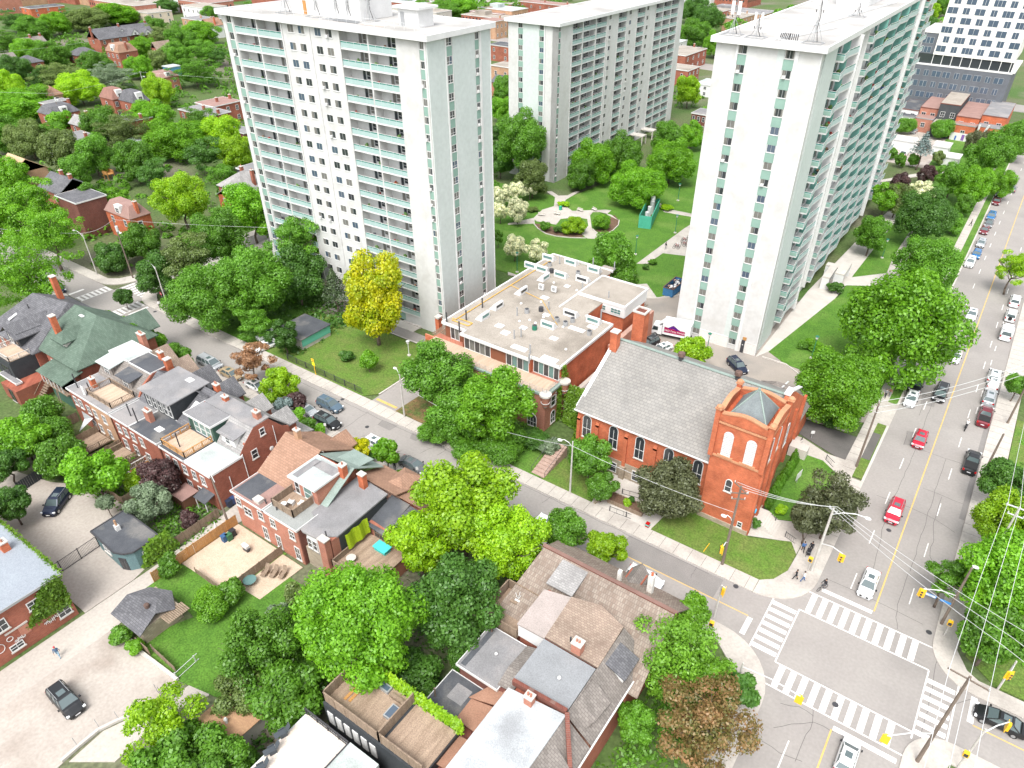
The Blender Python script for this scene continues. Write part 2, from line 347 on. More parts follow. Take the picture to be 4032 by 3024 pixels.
def crowns(kind, cls):
 """cls 0..3: small to large crowns; leaf clusters stay about the same real size"""
 key = (kind, cls)
 if key in CROWN: return CROWN[key]
 R = (1.4,3.0,5.0,8.0)[cls]; out = []
 for i in range(2 if cls == 0 else 3):
  sd = 100*cls + i + 17*hash_kind(kind)
  if kind == 'broad':   me = crown('crown', sd, (9,16,30,52)[cls], (260,620,950,1350)[cls], (.155,.165,.18,.205)[cls]/R, pr=((.34,.5),(.28,.42),(.2,.36),(.15,.30))[cls])
  elif kind == 'airy':  me = crown('crown', sd, (10,18,34,60)[cls], (190,380,540,760)[cls], (.13,.14,.155,.17)[cls]/R, pr=((.3,.46),(.24,.38),(.17,.30),(.13,.24))[cls], flat=.45, shell=(.3,.95))
  else:                 me = crown('crown', sd, (9,14,24,40)[cls], (300,480,640,800)[cls], (.13,.15,.19,.24)[cls]/R, pr=(.3,.45), shell=(.4,.68))
  out.append(me)
 CROWN[key] = out; return out
def hash_kind(k): return {'broad': 1, 'airy': 2, 'bush': 3}.get(k, 4)
def cone_crown(seed, n=2600, tiers=13, leaf=.05, rag=.18):
 g = np.random.default_rng(seed); P = []; Q = []
 for t in range(tiers):
  h = t/tiers; r = (1-h)*1.0; k = int(n*(1-h)*2/tiers)+30
  a = g.uniform(0,2*math.pi, k); rr = r*(g.uniform(.25,1.0, k))*(1 + rag*np.sin(a*5+t)); z = -1 + 2*h + (1-rr/max(r, 1e-3))*.14 + g.normal(0,.02, k)
  P.append(np.stack([rr*np.cos(a), rr*np.sin(a), z], 1)); Q.append(np.stack([np.cos(a)*.6, np.sin(a)*.6, np.full(k, .8)], 1))
 return leaf_mesh('crown', np.vstack(P), np.vstack(Q), leaf, seed)
CONES = [cone_crown(5), cone_crown(6,1500,9,.07,.25)]
COLM = crown('crown', 77,22,300,.07, pr=(.3,.42), shell=(.35,.7))
TRUNKS = {}
def trunk_mesh(i):
 if i in TRUNKS: return TRUNKS[i]
 r = random.Random(40+i); b = MB().mat(bark)
 top = .62; p = Vector((0,0,0)); pts = [p]
 for k in range(1,5): pts.append(Vector((r.uniform(-.03, .03)*k, r.uniform(-.03, .03)*k, top*k/4)))
 for k in range(4): b.tube(pts[k], pts[k+1], .030*(1-.16*k),.030*(1-.16*(k+1)), n=8)
 for k in range(9):
  s = pts[2 + k % 3].lerp(pts[min(4,3 + k % 3)], r.random()) if k % 3 < 2 else pts[4]
  a = k*2.4 + r.random()*.6; ln = r.uniform(.22, .34); e = s + Vector((math.cos(a)*ln, math.sin(a)*ln, r.uniform(.12, .28)))
  md = s.lerp(e, .5) + Vector((0,0,-.02)); b.tube(s, md, .012,.009, n=6); b.tube(md, e, .009,.004, n=6)
  for j in range(2):
   a2 = a + r.uniform(-.8, .8); b.tube(md.lerp(e, .3+.5*j), md.lerp(e, .3+.5*j) + Vector((math.cos(a2)*.13, math.sin(a2)*.13, r.uniform(.05, .14))),.005,.002, n=5)
 TRUNKS[i] = b.mesh('trunk', smooth=True); return TRUNKS[i]
TREECOUNT = [0]
def tree(x, y, rpx, zc, kind, color, label, asp=.95, cat='tree', group=None, name=None, lift=1.0, zr=None):
 """crown whose middle is seen at sheet pixel (x, y) at height zc and looks rpx wide"""
 c = D(x, y, zc); R = rpx / ppm(c); TREECOUNT[0] += 1; i = TREECOUNT[0]
 rz = zr if zr else min(R*asp, max(zc - .2,.6)*1.0)
 r = random.Random(i*13)
 nm = name or {'cone': 'conifer', 'bush': 'shrub'}.get(kind, 'tree')
 if kind == 'bush':
  cls = 0 if R < 2.1 else 1 if R < 3.8 else 2
  o = inst(r.choice(crowns('bush', cls)), nm, None, c, (0,0, r.uniform(0,6.28)),(R, R*r.uniform(.85,1.1), rz), GREENS[color])
  tag(o, label, cat if cat != 'tree' else 'shrub', group); return o
 t = thing(nm, label, cat, (c.x, c.y, 0), r.uniform(0,6.28), group)
 if kind == 'cone':
  inst(CONES[i % 2], 'crown', t, (0,0, zc),(0,0,0),(R, R, rz), GREENS[color])
 elif kind == 'column':
  inst(COLM, 'crown', t, (0,0, zc),(0,0,0),(R, R, rz), GREENS[color])
 else:
  cls = 0 if R < 2.1 else 1 if R < 3.9 else 2 if R < 6.4 else 3
  inst(r.choice(crowns(kind, cls)), 'crown', t, (0,0, zc),(r.uniform(-.12, .12), r.uniform(-.12, .12),0),(R, R*r.uniform(.88,1.1), rz), GREENS[color])
 H = max(zc + rz*.5,1.0); tr = 1.0 if H > 4 else .8
 inst(trunk_mesh(i % 5), 'trunk', t, (0,0,0),(0,0,0),(H*tr*.9, H*tr*.9, H*1.05))
 return t
# ---- ground, roads, pavements
def sheet(name, pts, z, m, z0=None, label=None):
 b = MB().mat(m); b.prism(pts, (z - .1) if z0 is None else z0, z)
 return b.build(name, kind='structure')
def rect(x0, x1, y0, y1): return [(x0, y0),(x1, y0),(x1, y1),(x0, y1)]
def Q(r, c, *pts): return [q(r, c, *p) for p in pts]
sheet('ground', rect(-1500,1200,-300,2200),-.06, ground_m, -1.0)
AX0, AX1 = -3.4,9.85
sheet('road', rect(AX0, AX1,-60,900),.0, asphalt)                                         # the avenue
sheet('road', rect(-420, AX0,55.2,61.85),.0, asphalt)                                       # the side street
sheet('road', rect(AX1,140,54.9,62.0),.0, asphalt)
sheet('road', [(-146.6,61.85),(-137.6,61.85),(-139,150),(-147.5,150)], .0, asphalt)
sheet('road', [(-147,55.2),(-138,55.2),(-138,-60),(-147,-60)], .0, asphalt)
def arc(cx, cy, r, a0, a1, n=8): return [(cx + r*math.cos(R_(a0+(a1-a0)*i/n)), cy + r*math.sin(R_(a0+(a1-a0)*i/n))) for i in range(n+1)]
sheet('road', [(-3.4,61.85)] + arc(-9.4,67.85,6.0,-90,0),.004, asphalt)
sheet('road', [(-3.4,55.2)] + arc(-10.4,48.2,7.0,90,0),.004, asphalt)
sheet('road', [(9.85,62.0)] + arc(14.85,67.0,5.0,-90,-180),.004, asphalt)
sheet('road', [(9.85,54.9)] + arc(13.85,50.9,4.0,90,180),.004, asphalt)
S = .12
def walk(pts, m=sidewalk_m, z=S, name='sidewalk'): return sheet(name, pts, z, m, -.1)
walk(rect(-420,-152.65,61.85,64.05)); walk(rect(-134.55,-9.45,61.85,64.05))
walk(rect(-420,-153.05,53.0,55.2)); walk(rect(-135,-72.2,53.0,55.2)); walk(rect(-68.6,-10.4,53.0,55.2))
walk([(-9.4,61.85)] + arc(-9.4,67.85,6.0,-90,0)[1:] + [(-3.4,74),(-6.9,74),(-6.9,70.5),(-7.0,67.5),(-8.0,65.2),(-9.4,64.05)])
walk(rect(-6.9,-3.4,74,90)); walk(rect(-6.9,-5.1,90,330)); walk(rect(-5.1,-3.4,106,113))
walk(rect(-3.75,-3.4,90,106), concrete, .13, 'kerb'); walk(rect(-3.7,-3.4,113,420), concrete, .13, 'kerb')
walk([(-10.4,55.2)] + arc(-10.4,48.2,7.0,90,0)[1:] + [(-3.4,-60),(-6.0,-60),(-6.0,47.0),(-8.3,51.2),(-10.4,53.0)])
walk([(14.85,62.0)] + arc(14.85,67.0,5.0,-90,-180)[1:] + [(9.85,76),(12.3,76),(12.3,67.0),(13.6,64.8),(14.85,64.1)]); walk(rect(14.85,140,62.0,64.1))
walk(rect(9.85,13.1,76,700), sidewalk_m)
walk([(13.85,54.9)] + arc(13.85,50.9,4.0,90,180)[1:] + [(9.85,-60),(13.5,-60),(13.5,51),(13.85,52.6)]); walk(rect(13.85,140,52.6,54.9))
walk([(-134.6,61.85)] + arc(-134.6,68.85,7.0,-90,-180)[1:] + [(-142.6,100),(-140.2,100),(-139.4,68.5),(-137.4,65.6),(-134.6,64.05)], z=S)
walk([(-152.6,61.85)] + arc(-152.6,67.85,6.0,-90,0)[1:] + [(-147.3,140),(-149.3,140),(-149.4,68.5),(-150.6,65.4),(-152.6,64.05)], z=S)
walk([(-153,55.2)] + arc(-153,49.2,6.0,90,0)[1:] + [(-147,20),(-149.5,20),(-149.5,48),(-151,51.4),(-153,53)], z=S)
jb = MB().mat(crack_m)
for x in np.arange(-134,-10,1.9): jb.box(x-.02, x+.02,61.9,64.0, S, S+.004)
for x in np.arange(-134,-11,1.9): jb.box(x-.02, x+.02,53.05,55.15, S, S+.004)
for y in np.arange(92,320,1.9): jb.box(-6.85,-5.15, y-.02, y+.02, S, S+.004)
for y in np.arange(78,300,1.9): jb.box(9.9,13.0, y-.02, y+.02, S, S+.004)
for y in np.arange(75,90,1.9): jb.box(-6.85,-3.45, y-.02, y+.02, S, S+.004)
jb.build('pavement_joints', kind='structure')
sheet('lawn', [(-41.5,64.05),(-33.2,64.05),(-33.6,66),(-34.6,69.8),(-41.5,69.8)], .10, grass_dry)
sheet('lawn', [(-55,64.05),(-41.9,64.05),(-41.9,70),(-55,70.5)], .10, grass_m)
sheet('lawn', [(-24.2,64.05),(-9.4,64.05),(-8.0,65.2),(-7.0,67.5),(-7.0,70.8),(-8.2,72.6),(-13.0,70.2),(-21.8,71),(-23.8,67.5)], .10, grass_dry)
sheet('lawn', [(-13.2,74.6),(-9.4,76.4),(-7.1,79),(-7.1,89.6),(-9.6,91.5),(-13.6,91.4)], .10, grass_m)
sheet('path', [(-8.2,72.6),(-7.0,70.8),(-6.9,78.8),(-9.4,76.2),(-13.4,74.4),(-13.4,70.4)], .11, sidewalk_m)
sheet('path', [(-24.2,64.05),(-33.2,64.05),(-34.4,71),(-22,71),(-23.8,67.5)], .08, concrete)
sheet('driveway', [(-17,100.1),(-6.9,100.3),(-6.9,93.9),(-7.6,93.4),(-13.5,95.6),(-16,96.6),(-17.4,98.0)], .06, asphalt_new)
sheet('path', [(-14.6,91.3),(-9.6,91.5),(-6.9,89.6),(-6.9,93.6),(-9.6,93.5),(-13.6,95.2),(-15.8,95.2)], .09, sidewalk_m)
sheet('soil', [(-19,100.5),(-8.4,100.7),(-8.4,104.5),(-14,107),(-19,107)], .07, soil_m)
sheet('lawn', rect(-5.1,-3.75,90.5,106),.10, grass_dry); sheet('soil', rect(-5.1,-3.9,95.5,103),.115, asphalt_new)
sheet('lawn', rect(-5.1,-3.7,113,420),.10, grass_m)
sheet('driveway', [(-60,92.6),(-19,92.6),(-19,107),(-14,107),(-8.4,104.6),(-5.1,105.4),(-5.1,113.4),(-24,115.2),(-28,140),(-60,140)], .03, mat('drive', (.33,.29,.255),(.28,.25,.22),.14,.9, fine=.06, col3=(.24,.22,.2), s3=.12))
sheet('lawn', [(-27.0,117.2),(-22.9,114.7),(-6.9,113.2),(-6.9,330),(-25.5,330),(-22.4,146.5),(-24.2,146)], .09, grass_m)
sheet('path', [(-28.2,113.9),(-26.9,117),(-22.8,146),(-22.3,190),(-20.5,230),(-23.5,230),(-26.6,190),(-28.5,146)], .10, concrete)
sheet('path', [(-16.4,160),(-13.2,160),(-14.3,176),(-15.7,215),(-17.6,215),(-17.6,176)], .105, sidewalk_m)
sheet('path', [(-25,152),(-16,158),(-13,160),(-13,164),(-17,165),(-23,158),(-25,157)], .11, concrete)
sheet('path', Q(0,3,(1030,1570),(1310,1520),(1560,1490),(1760,1460),(1765,1475),(1570,1510),(1320,1545),(1030,1590)),.12, sidewalk_m)
sheet('lawn', [(-130,116),(-77,116),(-64.5,121.3),(-57,121.7),(-53.1,124.4),(-51,131),(-48,134),(-44.5,134),(-44.5,235),(-91,235),(-100,163),(-130,163)], .05, grass_m)
sheet('path', Q(1,2,(1590,300),(1540,330),(1120,640),(1190,642),(1215,640),(1350,548),(1545,572),(1570,470),(1592,360)),.09, sidewalk_m)
sheet('path', Q(1,2,(0,290),(230,240),(235,290),(0,300)) , .09, sidewalk_m)
sheet('path', Q(1,2,(1120,820),(1210,815),(1300,940),(1210,945)),.095, sidewalk_m)
sheet('path', Q(1,2,(220,245),(300,170),(400,140),(410,60),(330,10),(380,8),(440,48),(520,45),(590,8),(625,10),(500,85),(500,135),(560,180),(850,170),(900,175),(860,210),(960,260),(900,215),(800,190),(740,190),(715,220),(730,330),(795,380),(790,425),(690,420),(640,380),(700,310),(690,250),(600,235),(460,250),(420,300),(250,270)),.10, sidewalk_m)
sheet('path', Q(1,2,(0,712),(80,738),(80,752),(0,738)),.10, sidewalk_m)
sheet('path', Q(1,2,(1280,100),(1300,95),(1400,165),(1600,205),(1600,232),(1500,215),(1360,190)),.10, sidewalk_m)
sheet('soil', Q(1,2,(230,290),(260,330),(330,375),(420,400),(540,412),(660,415),(640,370),(560,340),(430,330),(330,300)),.075, soil_m)
sheet('soil', Q(1,2,(745,345),(850,384),(910,350),(960,300),(965,262),(930,215),(900,225),(860,330)),.075, soil_m)
kb = MB().mat(concrete)
def kerbline(pts, w=.22, z=.24):
 for a, b in zip(pts[:-1], pts[1:]): kb.beam((a[0], a[1], z/2),(b[0], b[1], z/2), w, z)
kerbline(Q(1,2,(222,290),(260,335),(330,380),(420,402),(540,415),(680,418))); kerbline(Q(1,2,(740,342),(790,390),(850,388),(915,352),(962,305),(968,262)))
kerbline([(-57,121.6),(-53,124.4),(-50.5,127.2),(-47.5,134)]); kerbline([(-64.5,121.5),(-60,121.3),(-57,121.6)])
kerbline([(-27.2,114.6),(-22.9,114.6),(-17,111),(-9,107)])
kb.build('kerb', kind='structure')
sheet('lawn', [(-97.8,64.05),(-77.2,64.1),(-75.4,66),(-75.6,75.2),(-80.4,81.7),(-95.5,81.6),(-107,79),(-107,70),(-100.5,64.05)], .10, grass_dry)
sheet('lawn', rect(-134.5,-97.8,64.05,69),.09, grass_m); sheet('lawn', rect(-134.6,-107,69,86),.07, grass_m)
sheet('driveway', [(-75,64.05),(-69.8,64.05),(-69.4,72),(-71,84.7),(-120,85.2),(-120,82),(-95.5,82),(-80.2,82),(-75.2,75.4)], .04, asphalt)
sheet('path', [(-92.5,84.6),(-84.6,84.6),(-84.6,86.6),(-92.5,86.9)], .12, concrete)
sheet('kerb', [(-75.35,66),(-75.1,66),(-75.0,75.6),(-80.2,82.15),(-95.5,82.05),(-95.5,81.85),(-80.4,81.9),(-75.3,75.4)], .16, concrete)
sheet('lawn', [(-69.8,64.05),(-55,64.05),(-55,70),(-69.4,72)], .10, mat('leaf_litter', (.20,.12,.06),(.08,.12,.03),.8,.95, fine=.25, fscale=4))
sheet('lane', [(-71.6,-60),(-67.0,-60),(-67.0,16),(-69.4,25.2),(-69.4,36),(-68.9,53),(-73.2,53),(-72.6,36),(-71.6,25)], .02, lane_m)
sheet('parking_lot', [(-67.0,-60),(-50,-60),(-55.8,0),(-56.8,7.9),(-55.2,11.5),(-55.2,15.6),(-63.8,15.7),(-67.0,15.9)], .03, lot_m)
sheet('parking_lot', [(-120,14.75),(-71.7,14.75),(-71.7,20.7),(-73,25.6),(-80,26.5),(-90,28),(-97.5,24),(-120,18)], .025, lot_m)
sheet('lawn', [(-69.3,19.8),(-66.5,22),(-61,21.5),(-59.9,34),(-66,33.6),(-66.4,27),(-69.3,25.2)], .05, grass_m)
sheet('lawn', [(-63.6,15.7),(-55.2,15.6),(-49,17),(-46,22),(-46,32),(-61,31.5),(-61,21.4)], .055, grass_m)
sheet('patio', [(-69.2,25.5),(-66.5,25.6),(-60.6,25.9),(-60.6,33.8),(-69.2,33.8)], .075, sand_m)
sheet('patio', [(-60.2,27.2),(-56.8,27.4),(-56.5,33.6),(-60.2,33.6)], .08, sand_m)
sheet('parking_lot', Q(3,0,(1460,1170),(1560,1060),(1760,900),(1850,930),(1820,1080),(1480,1230),(1280,1400),(1000,1659),(600,1659),(900,1390),(1230,1235),(1390,1150)),.028, lane_m)
rb = MB().mat(concrete)
wl = Q(3,0,(540,1659),(700,1520),(865,1385),(1040,1300),(1225,1225))
for a, b2 in zip(wl[:-1], wl[1:]): rb.beam((a.x, a.y, .15),(b2.x, b2.y, .15), .3, .34)
wl = Q(3,0,(1140,610),(1240,720),(1400,840),(1550,955))
for a, b2 in zip(wl[:-1], wl[1:]): rb.beam((a.x, a.y, .2),(b2.x, b2.y, .2), .35, .45)
rb.build('kerb', kind='structure')
# ---- painted markings, cracks, patches
w = MB().mat(road_white); yl = MB().mat(road_yellow); z0, z1 = .004,.010
def bar(b, x0, x1, y0, y1, dz=0): b.box(x0, x1, y0, y1, z0+dz, z1+dz)
for k in range(10):
 x = -3.05 + 1.256*k; bar(w, x-.33, x+.33,62.75,65.7); bar(w, x-.33, x+.33,51.0,53.85)
for k in range(7): bar(w, -6.85,-4.15,54.55+1.16*k, 55.15+1.16*k)
for k in range(7): bar(w, 10.35,13.0,53.9+1.16*k, 54.5+1.16*k)
for y in (62.55,65.85): bar(w, -3.95,10.2, y-.08, y+.08, .003)
for y in (54.0,50.85): bar(w, -3.9,10.15, y-.08, y+.08, .003)
for x in (-3.95,-7.0): bar(w, x-.08, x+.08,54.0,62.6, .005)
for x in (10.2,13.2): bar(w, x-.08, x+.08,53.2,62.5, .005)
bar(w, -2.6,3.2,66.75,67.3); bar(w, 3.45,9.5,49.6,50.15); bar(w, -8.6,-8.0,55.4,58.1); bar(w, 14.5,15.1,58.4,61.8)
for k in range(40):
 y = 69.2 + 9.2*k*.98
 if y > 68: bar(w, .15, .27, y, y+2.9); bar(w, 6.5,6.62, y+1.6, y+4.5)
bar(w, .15, .27,42,46); bar(w, 6.5,6.62,40,44)
for k in range(7): bar(w, 9.7-2.3,9.7-2.18,118+6*k, 120.2+6*k)
for yy in (49.2-12,): pass
for x0, x1 in ((-149.4,-147.1),(-137.9,-135.3)):
 for k in range(7): bar(w, x0, x1,55.5+.95*k, 56.0+.95*k)
 bar(w, x0-.08, x0+.08,55.3,61.8, .003); bar(w, x1-.08, x1+.08,55.3,61.8, .003)
for y0, y1 in ((63.2,66.0),(51.0,53.5)):
 for k in range(8): bar(w, -146.3+1.12*k, -145.75+1.12*k, y0, y1)
bar(w, -134.4,-133.8,57.6,61.6); bar(w, -152.2,-151.6,55.4,58.4)
bar(yl, 3.28,3.44,67.3,900); bar(yl, 3.28,3.44,-60,49.6); bar(yl, -30,-8.6,58.15,58.28); bar(yl, 15.1,140,58.2,58.34)
bar(yl, -74.6,-70.2,64.6,65.1, .08)
w.build('road_markings', kind='structure'); yl.build('road_markings', kind='structure')
cb = MB().mat(crack_m)
def crack(pts, wd=.045, z=.006):
 rr = random.Random(int(pts[0][0]*7)); P2 = []
 for a, b2 in zip(pts[:-1], pts[1:]):
  n = max(2, int(math.dist(a, b2)/1.2))
  for i in range(n): t = i/n; P2.append((a[0]+(b2[0]-a[0])*t+rr.uniform(-.1,.1), a[1]+(b2[1]-a[1])*t+rr.uniform(-.1,.1)))
 P2.append(pts[-1])
 for a, b2 in zip(P2[:-1], P2[1:]): cb.beam((a[0], a[1], z),(b2[0], b2[1], z), wd, .003)
def qc(r, c, *pts): crack([tuple(q(r, c, *p)[:2]) for p in pts])
qc(2,3,(1480,200),(1340,600),(1160,1000),(1050,1300),(960,1659)); qc(2,3,(1600,680),(1510,950),(1390,1350),(1290,1659)); qc(2,3,(1350,590),(1740,720)); qc(2,3,(1240,555),(1270,440),(1330,450))
qc(2,3,(1400,930),(1750,1070)); qc(2,3,(1000,1000),(1290,1100),(1500,1200),(1680,1320)); qc(2,3,(1570,1010),(1500,1240),(1490,1400),(1460,1500),(1480,1560))
qc(2,3,(1430,120),(1370,300)); qc(3,3,(580,70),(830,180),(1150,330),(1400,460)); qc(3,3,(1270,20),(1180,290),(1170,400),(1180,500))
qc(3,3,(0,1480),(160,1580),(350,1655)); qc(3,3,(100,1360),(250,1330),(450,1310),(620,1400)); qc(3,3,(450,1200),(450,1310),(380,1420),(290,1655))
qc(3,3,(160,1150),(330,1180),(450,1260)); qc(3,3,(1540,720),(1480,1000),(1420,1300),(1360,1600)); qc(3,3,(1850,1100),(1700,1150))
qc(2,1,(740,440),(1000,270)); qc(2,1,(1080,380),(1120,340)); qc(2,1,(930,490),(980,470),(1050,510)); qc(2,1,(1450,630),(1500,600),(1570,580)); qc(2,1,(1600,650),(1680,600),(1650,570))
qc(2,2,(300,1060),(370,1010)); qc(2,2,(1640,1620),(1620,1659)); qc(3,2,(1590,50),(1620,10)); qc(1,0,(1300,1000),(1700,1180),(2150,1420)); qc(2,1,(0,-150),(430,0+20)); qc(2,1,(430,20),(1200,380),(2100,800)); qc(2,2,(0,850),(900,1270),(1750,1680))
qc(3,0,(0,1215),(380,960),(940,540)); qc(3,0,(700,360),(940,210),(1200,20)); qc(3,0,(290,1190),(640,1550)); qc(3,0,(1030,1440),(1060,1600)); qc(3,0,(620,900),(900,700),(1080,600)); qc(1,2,(1500,1659),(1650,1480))
cb.build('pavement_cracks', kind='structure')
pb = MB().mat(patch_m)
for pts in (Q(2,1,(1120,345),(1255,390),(1180,432),(1075,380)), Q(2,1,(1380,450),(1470,480),(1410,525),(1355,500)), Q(2,3,(1270,440),(1330,450),(1300,560),(1230,555)), Q(2,3,(1380,200),(1500,230),(1510,160),(1400,100)), Q(2,2,(380,960),(540,1030),(480,1060),(330,990))):
 pb.prism([p[:2] for p in pts], .001, .005)
pb.box(-26,-13,58.3,61.6, .001, .005); pb.box(9.1,9.8,90,128, .001, .005)
pb.build('road_patches', kind='structure')
mh = MB().mat(metal_dark)
for r, c, x, y in ((2,1,985,400),(2,1,770,160),(3,2,1985,130),(2,3,1105,1300),(3,3,1455,530),(1,0,1350,1055),(1,3,320,970),(3,3,640,1160),(2,1,2170,828)):
 p = q(r,c,x,y); mh.tube((p.x,p.y,.0),(p.x,p.y,.013),.33,n=12)
mh.build('manhole_covers', kind='structure')
# ---- the three apartment towers
def win_mesh(wd, h, style, seed=0):
 """slab-block window: sliding sashes, curtains of differing draw behind dark glass; faces -y, origin bottom centre"""
 r = random.Random(seed); b = MB(); f = .06
 b.mat(trim_white).box(-wd/2, wd/2,-.05, .0,0, f).box(-wd/2, wd/2,-.05,0, h-f, h).box(-wd/2,-wd/2+f, -.05,0, f, h-f).box(wd/2-f, wd/2,-.05,0, f, h-f)
 b.mat(metal_grey if style != 'door' else trim_white)
 if style == 'slide':
  b.box(-.03, .03,-.045,0, f, h-f)
 elif style == 'four':
  b.mat(trim_white).box(-.03, .03,-.045,0, f, h-f).box(-wd/2+f, wd/2-f, -.045,0, h*.32, h*.32+.05)
 elif style == 'wide':
  b.mat(trim_white)
  for k in (-1,1): b.box(k*wd/6-.025, k*wd/6+.025,-.045,0, f, h-f)
  b.box(-wd/2+f, wd/2-f, -.045,0, h*.35, h*.35+.05)
 k = r.random(); b.mat(glass_dark if r.random() < .8 else glass_blue).box(-wd/2+f, wd/2-f, -.02,0, f, h-f)
 b.mat(curtain)
 if k < .25: b.box(-wd/2+f, -wd*.1,-.026,-.021, f, h-f)
 elif k < .45: b.box(wd*.05, wd/2-f, -.026,-.021, f, h-f)
 elif k < .62: b.box(-wd/2+f, wd/2-f, -.026,-.021, f, h-f)
 elif k < .8: b.box(-wd/2+f, -wd*.3,-.026,-.021, f, h-f); b.box(wd*.28, wd/2-f, -.026,-.021, f, h-f)
 b.mat(trim_white).box(-wd/2-.04, wd/2+.04,-.1,0,-.06,-.001)
 if r.random() < .12: b.mat(trim_white).box(-wd*.35,0,-.38,-.02, f, f+.38)
 return b.mesh('window')
WINM = {k: [win_mesh(w_, h_, st, 31*i+int(w_*100)) for i in range(9)] for k, (w_, h_, st) in dict(a=(1.5,1.25, 'slide'), b=(1.36,1.2, 'slide'), four=(1.36,1.2, 'four'), wide=(2.3,1.35, 'wide'), slim=(.95,1.1, 'slide'), far=(1.5,1.35, 'slide')).items()}
NWIN = {}
def put_window(t, key, x, y, z, rot, r):
 """first hundred windows of a tower are parts of their own, the rest is one part"""
 n = NWIN.setdefault(t.name, [0, MB()]); me = r.choice(WINM[key])
 if n[0] < 100:
  inst(me, 'window', t, (x, y, z),(0,0, rot)); n[0] += 1
 else:
  b = n[1]; st = len(b.v); mx = Matrix.Translation((x, y, z)) @ Matrix.Rotation(rot, 4, 'Z')
  for v in me.vertices: b.v.append(tuple(mx @ v.co))
  for p in me.polygons:
   mm = me.materials[p.material_index]; b.mat(mm); b.f.append(tuple(i+st for i in p.vertices)); b.m.append(b.cur)
def flush_windows(t):
 n = NWIN.get(t.name)
 if n and n[1].v: n[1].build('window', t, local=True, kind='stuff')
def railing_mesh(name, pts, slab_pts, z=.0, pale=rail_pale, slab_t=.20):
 """a balcony: slab, glazed railing panels along a line of points, white top rail"""
 b = MB().mat(white_paint); b.prism(slab_pts, -slab_t, 0)
 for i, (a, c) in enumerate(zip(pts[:-1], pts[1:])):
  L = math.dist(a, c); n = max(1, round(L/1.5)); d = ((c[0]-a[0])/L, (c[1]-a[1])/L)
  b.mat(pale).beam((a[0], a[1], .42),(c[0], c[1], .42), .05, .74)
  b.mat(rail_deep).beam((a[0], a[1], .885),(c[0], c[1], .885), .02, .19)
  b.mat(trim_white).beam((a[0], a[1], 1.01),(c[0], c[1], 1.01), .06, .06).beam((a[0], a[1], .05),(c[0], c[1], .05), .06, .05)
  for k in range(n+1):
   x, y = a[0]+d[0]*L*k/n, a[1]+d[1]*L*k/n; b.box(x-.025, x+.025, y-.025, y+.025,0,1.0)
 return b.mesh(name)
CLUT = [(.30,.05,.04),(.05,.10,.25),(.45,.40,.34),(.03,.03,.035),(.10,.20,.05),(.30,.18,.09),(.55,.55,.52),(.42,.22,.06),(.08,.08,.10)]
CM = [plain('belonging_%d' % i, c, .8) for i, c in enumerate(CLUT)]
def clutter_meshes():
 out = []
 for i in range(14):
  r = random.Random(900+i); b = MB()
  k = i % 4; m = CM[i % len(CM)]
  if k == 0:      # chair
   b.mat(m).box(-.25,.25,-.25,.25,.38,.44).box(-.25,.25,.2,.25,.44,.9)
   for sx in (-.22,.22):
    for sy in (-.22,.22): b.box(sx-.025,sx+.025,sy-.025,sy+.025,0,.38)
  elif k == 1:    # plant in a pot
   b.mat(CM[5]).tube((0,0,0),(0,0,.35),.16,.22,n=8); b.mat(CM[4]).ball((0,0,.7),.35,.32,.42,7,5).ball((.15,.1,.95),.22,.2,.25,6,4)
  elif k == 2:    # storage chest with things on it
   b.mat(m).box(-.45,.45,-.22,.22,0,.62); b.mat(CM[(i+3) % 9]).box(-.3,.05,-.18,.15,.62,.95); b.mat(CM[(i+5) % 9]).box(.12,.38,-.15,.15,.62,.8)
  else:           # little table with a parcel
   b.mat(m).tube((0,0,.68),(0,0,.72),.38,n=12).tube((0,0,0),(0,0,.68),.04,n=6); b.mat(CM[(i+2) % 9]).box(-.15,.15,-.12,.12,.72,1.0)
  out.append((('balcony_chair','potted_plant','storage_chest','balcony_table')[k], b.mesh('m')))
 return out
CLM = clutter_meshes()
CLN = {}
CLAB = dict(balcony_chair=('balcony chair','chair'), potted_plant=('balcony plant','potted plant'),
   storage_chest=('balcony storage chest','storage chest'), balcony_table=('balcony table','table'))
TNAME = {}
ORD = 'top second third fourth fifth sixth seventh eighth ninth tenth eleventh twelfth thirteenth fourteenth fifteenth sixteenth seventeenth lowest'.split()
def put_clutter(t, x, y, z, r, k=0, bay=''):
 kd, me = r.choice(CLM)
 if CLN.get(kd, 0) >= 60: return
 CLN[kd] = CLN.get(kd, 0)+1
 wpos = WM[t.name] @ Vector((x, y, z)); o = inst(me, kd, None, wpos, (0,0, r.uniform(0,6.28)))
 tag(o, '%s, %s row down, %s of the %s' % (CLAB[kd][0], ORD[k], bay, TNAME[t.name]), CLAB[kd][1], group=kd.replace('_', ' ')+'s on the tower balconies')
def bench_roof(b, x0, x1, y0, y1, z, over=.75, th=.7):
 """roof slab with an overhanging white fascia and a low upstand"""
 b.mat(white_paint).box(x0-over, x1+over, y0-over, y1+over, z, z+th-.12)
 b.mat(tower_roof).box(x0-over+.35, x1+over-.35, y0-over+.35, y1+over-.35, z+th-.12, z+th-.10)
 b.mat(white_paint)
 for (a0, a1, c0, c1) in ((x0-over, x1+over, y0-over, y0-over+.35),(x0-over, x1+over, y1+over-.35, y1+over),(x0-over, x0-over+.35, y0-over+.35, y1+over-.35),(x1+over-.35, x1+over, y0-over+.35, y1+over-.35)):
  b.box(a0, a1, c0, c1, z+th-.12, z+th+.10)
AN = .03
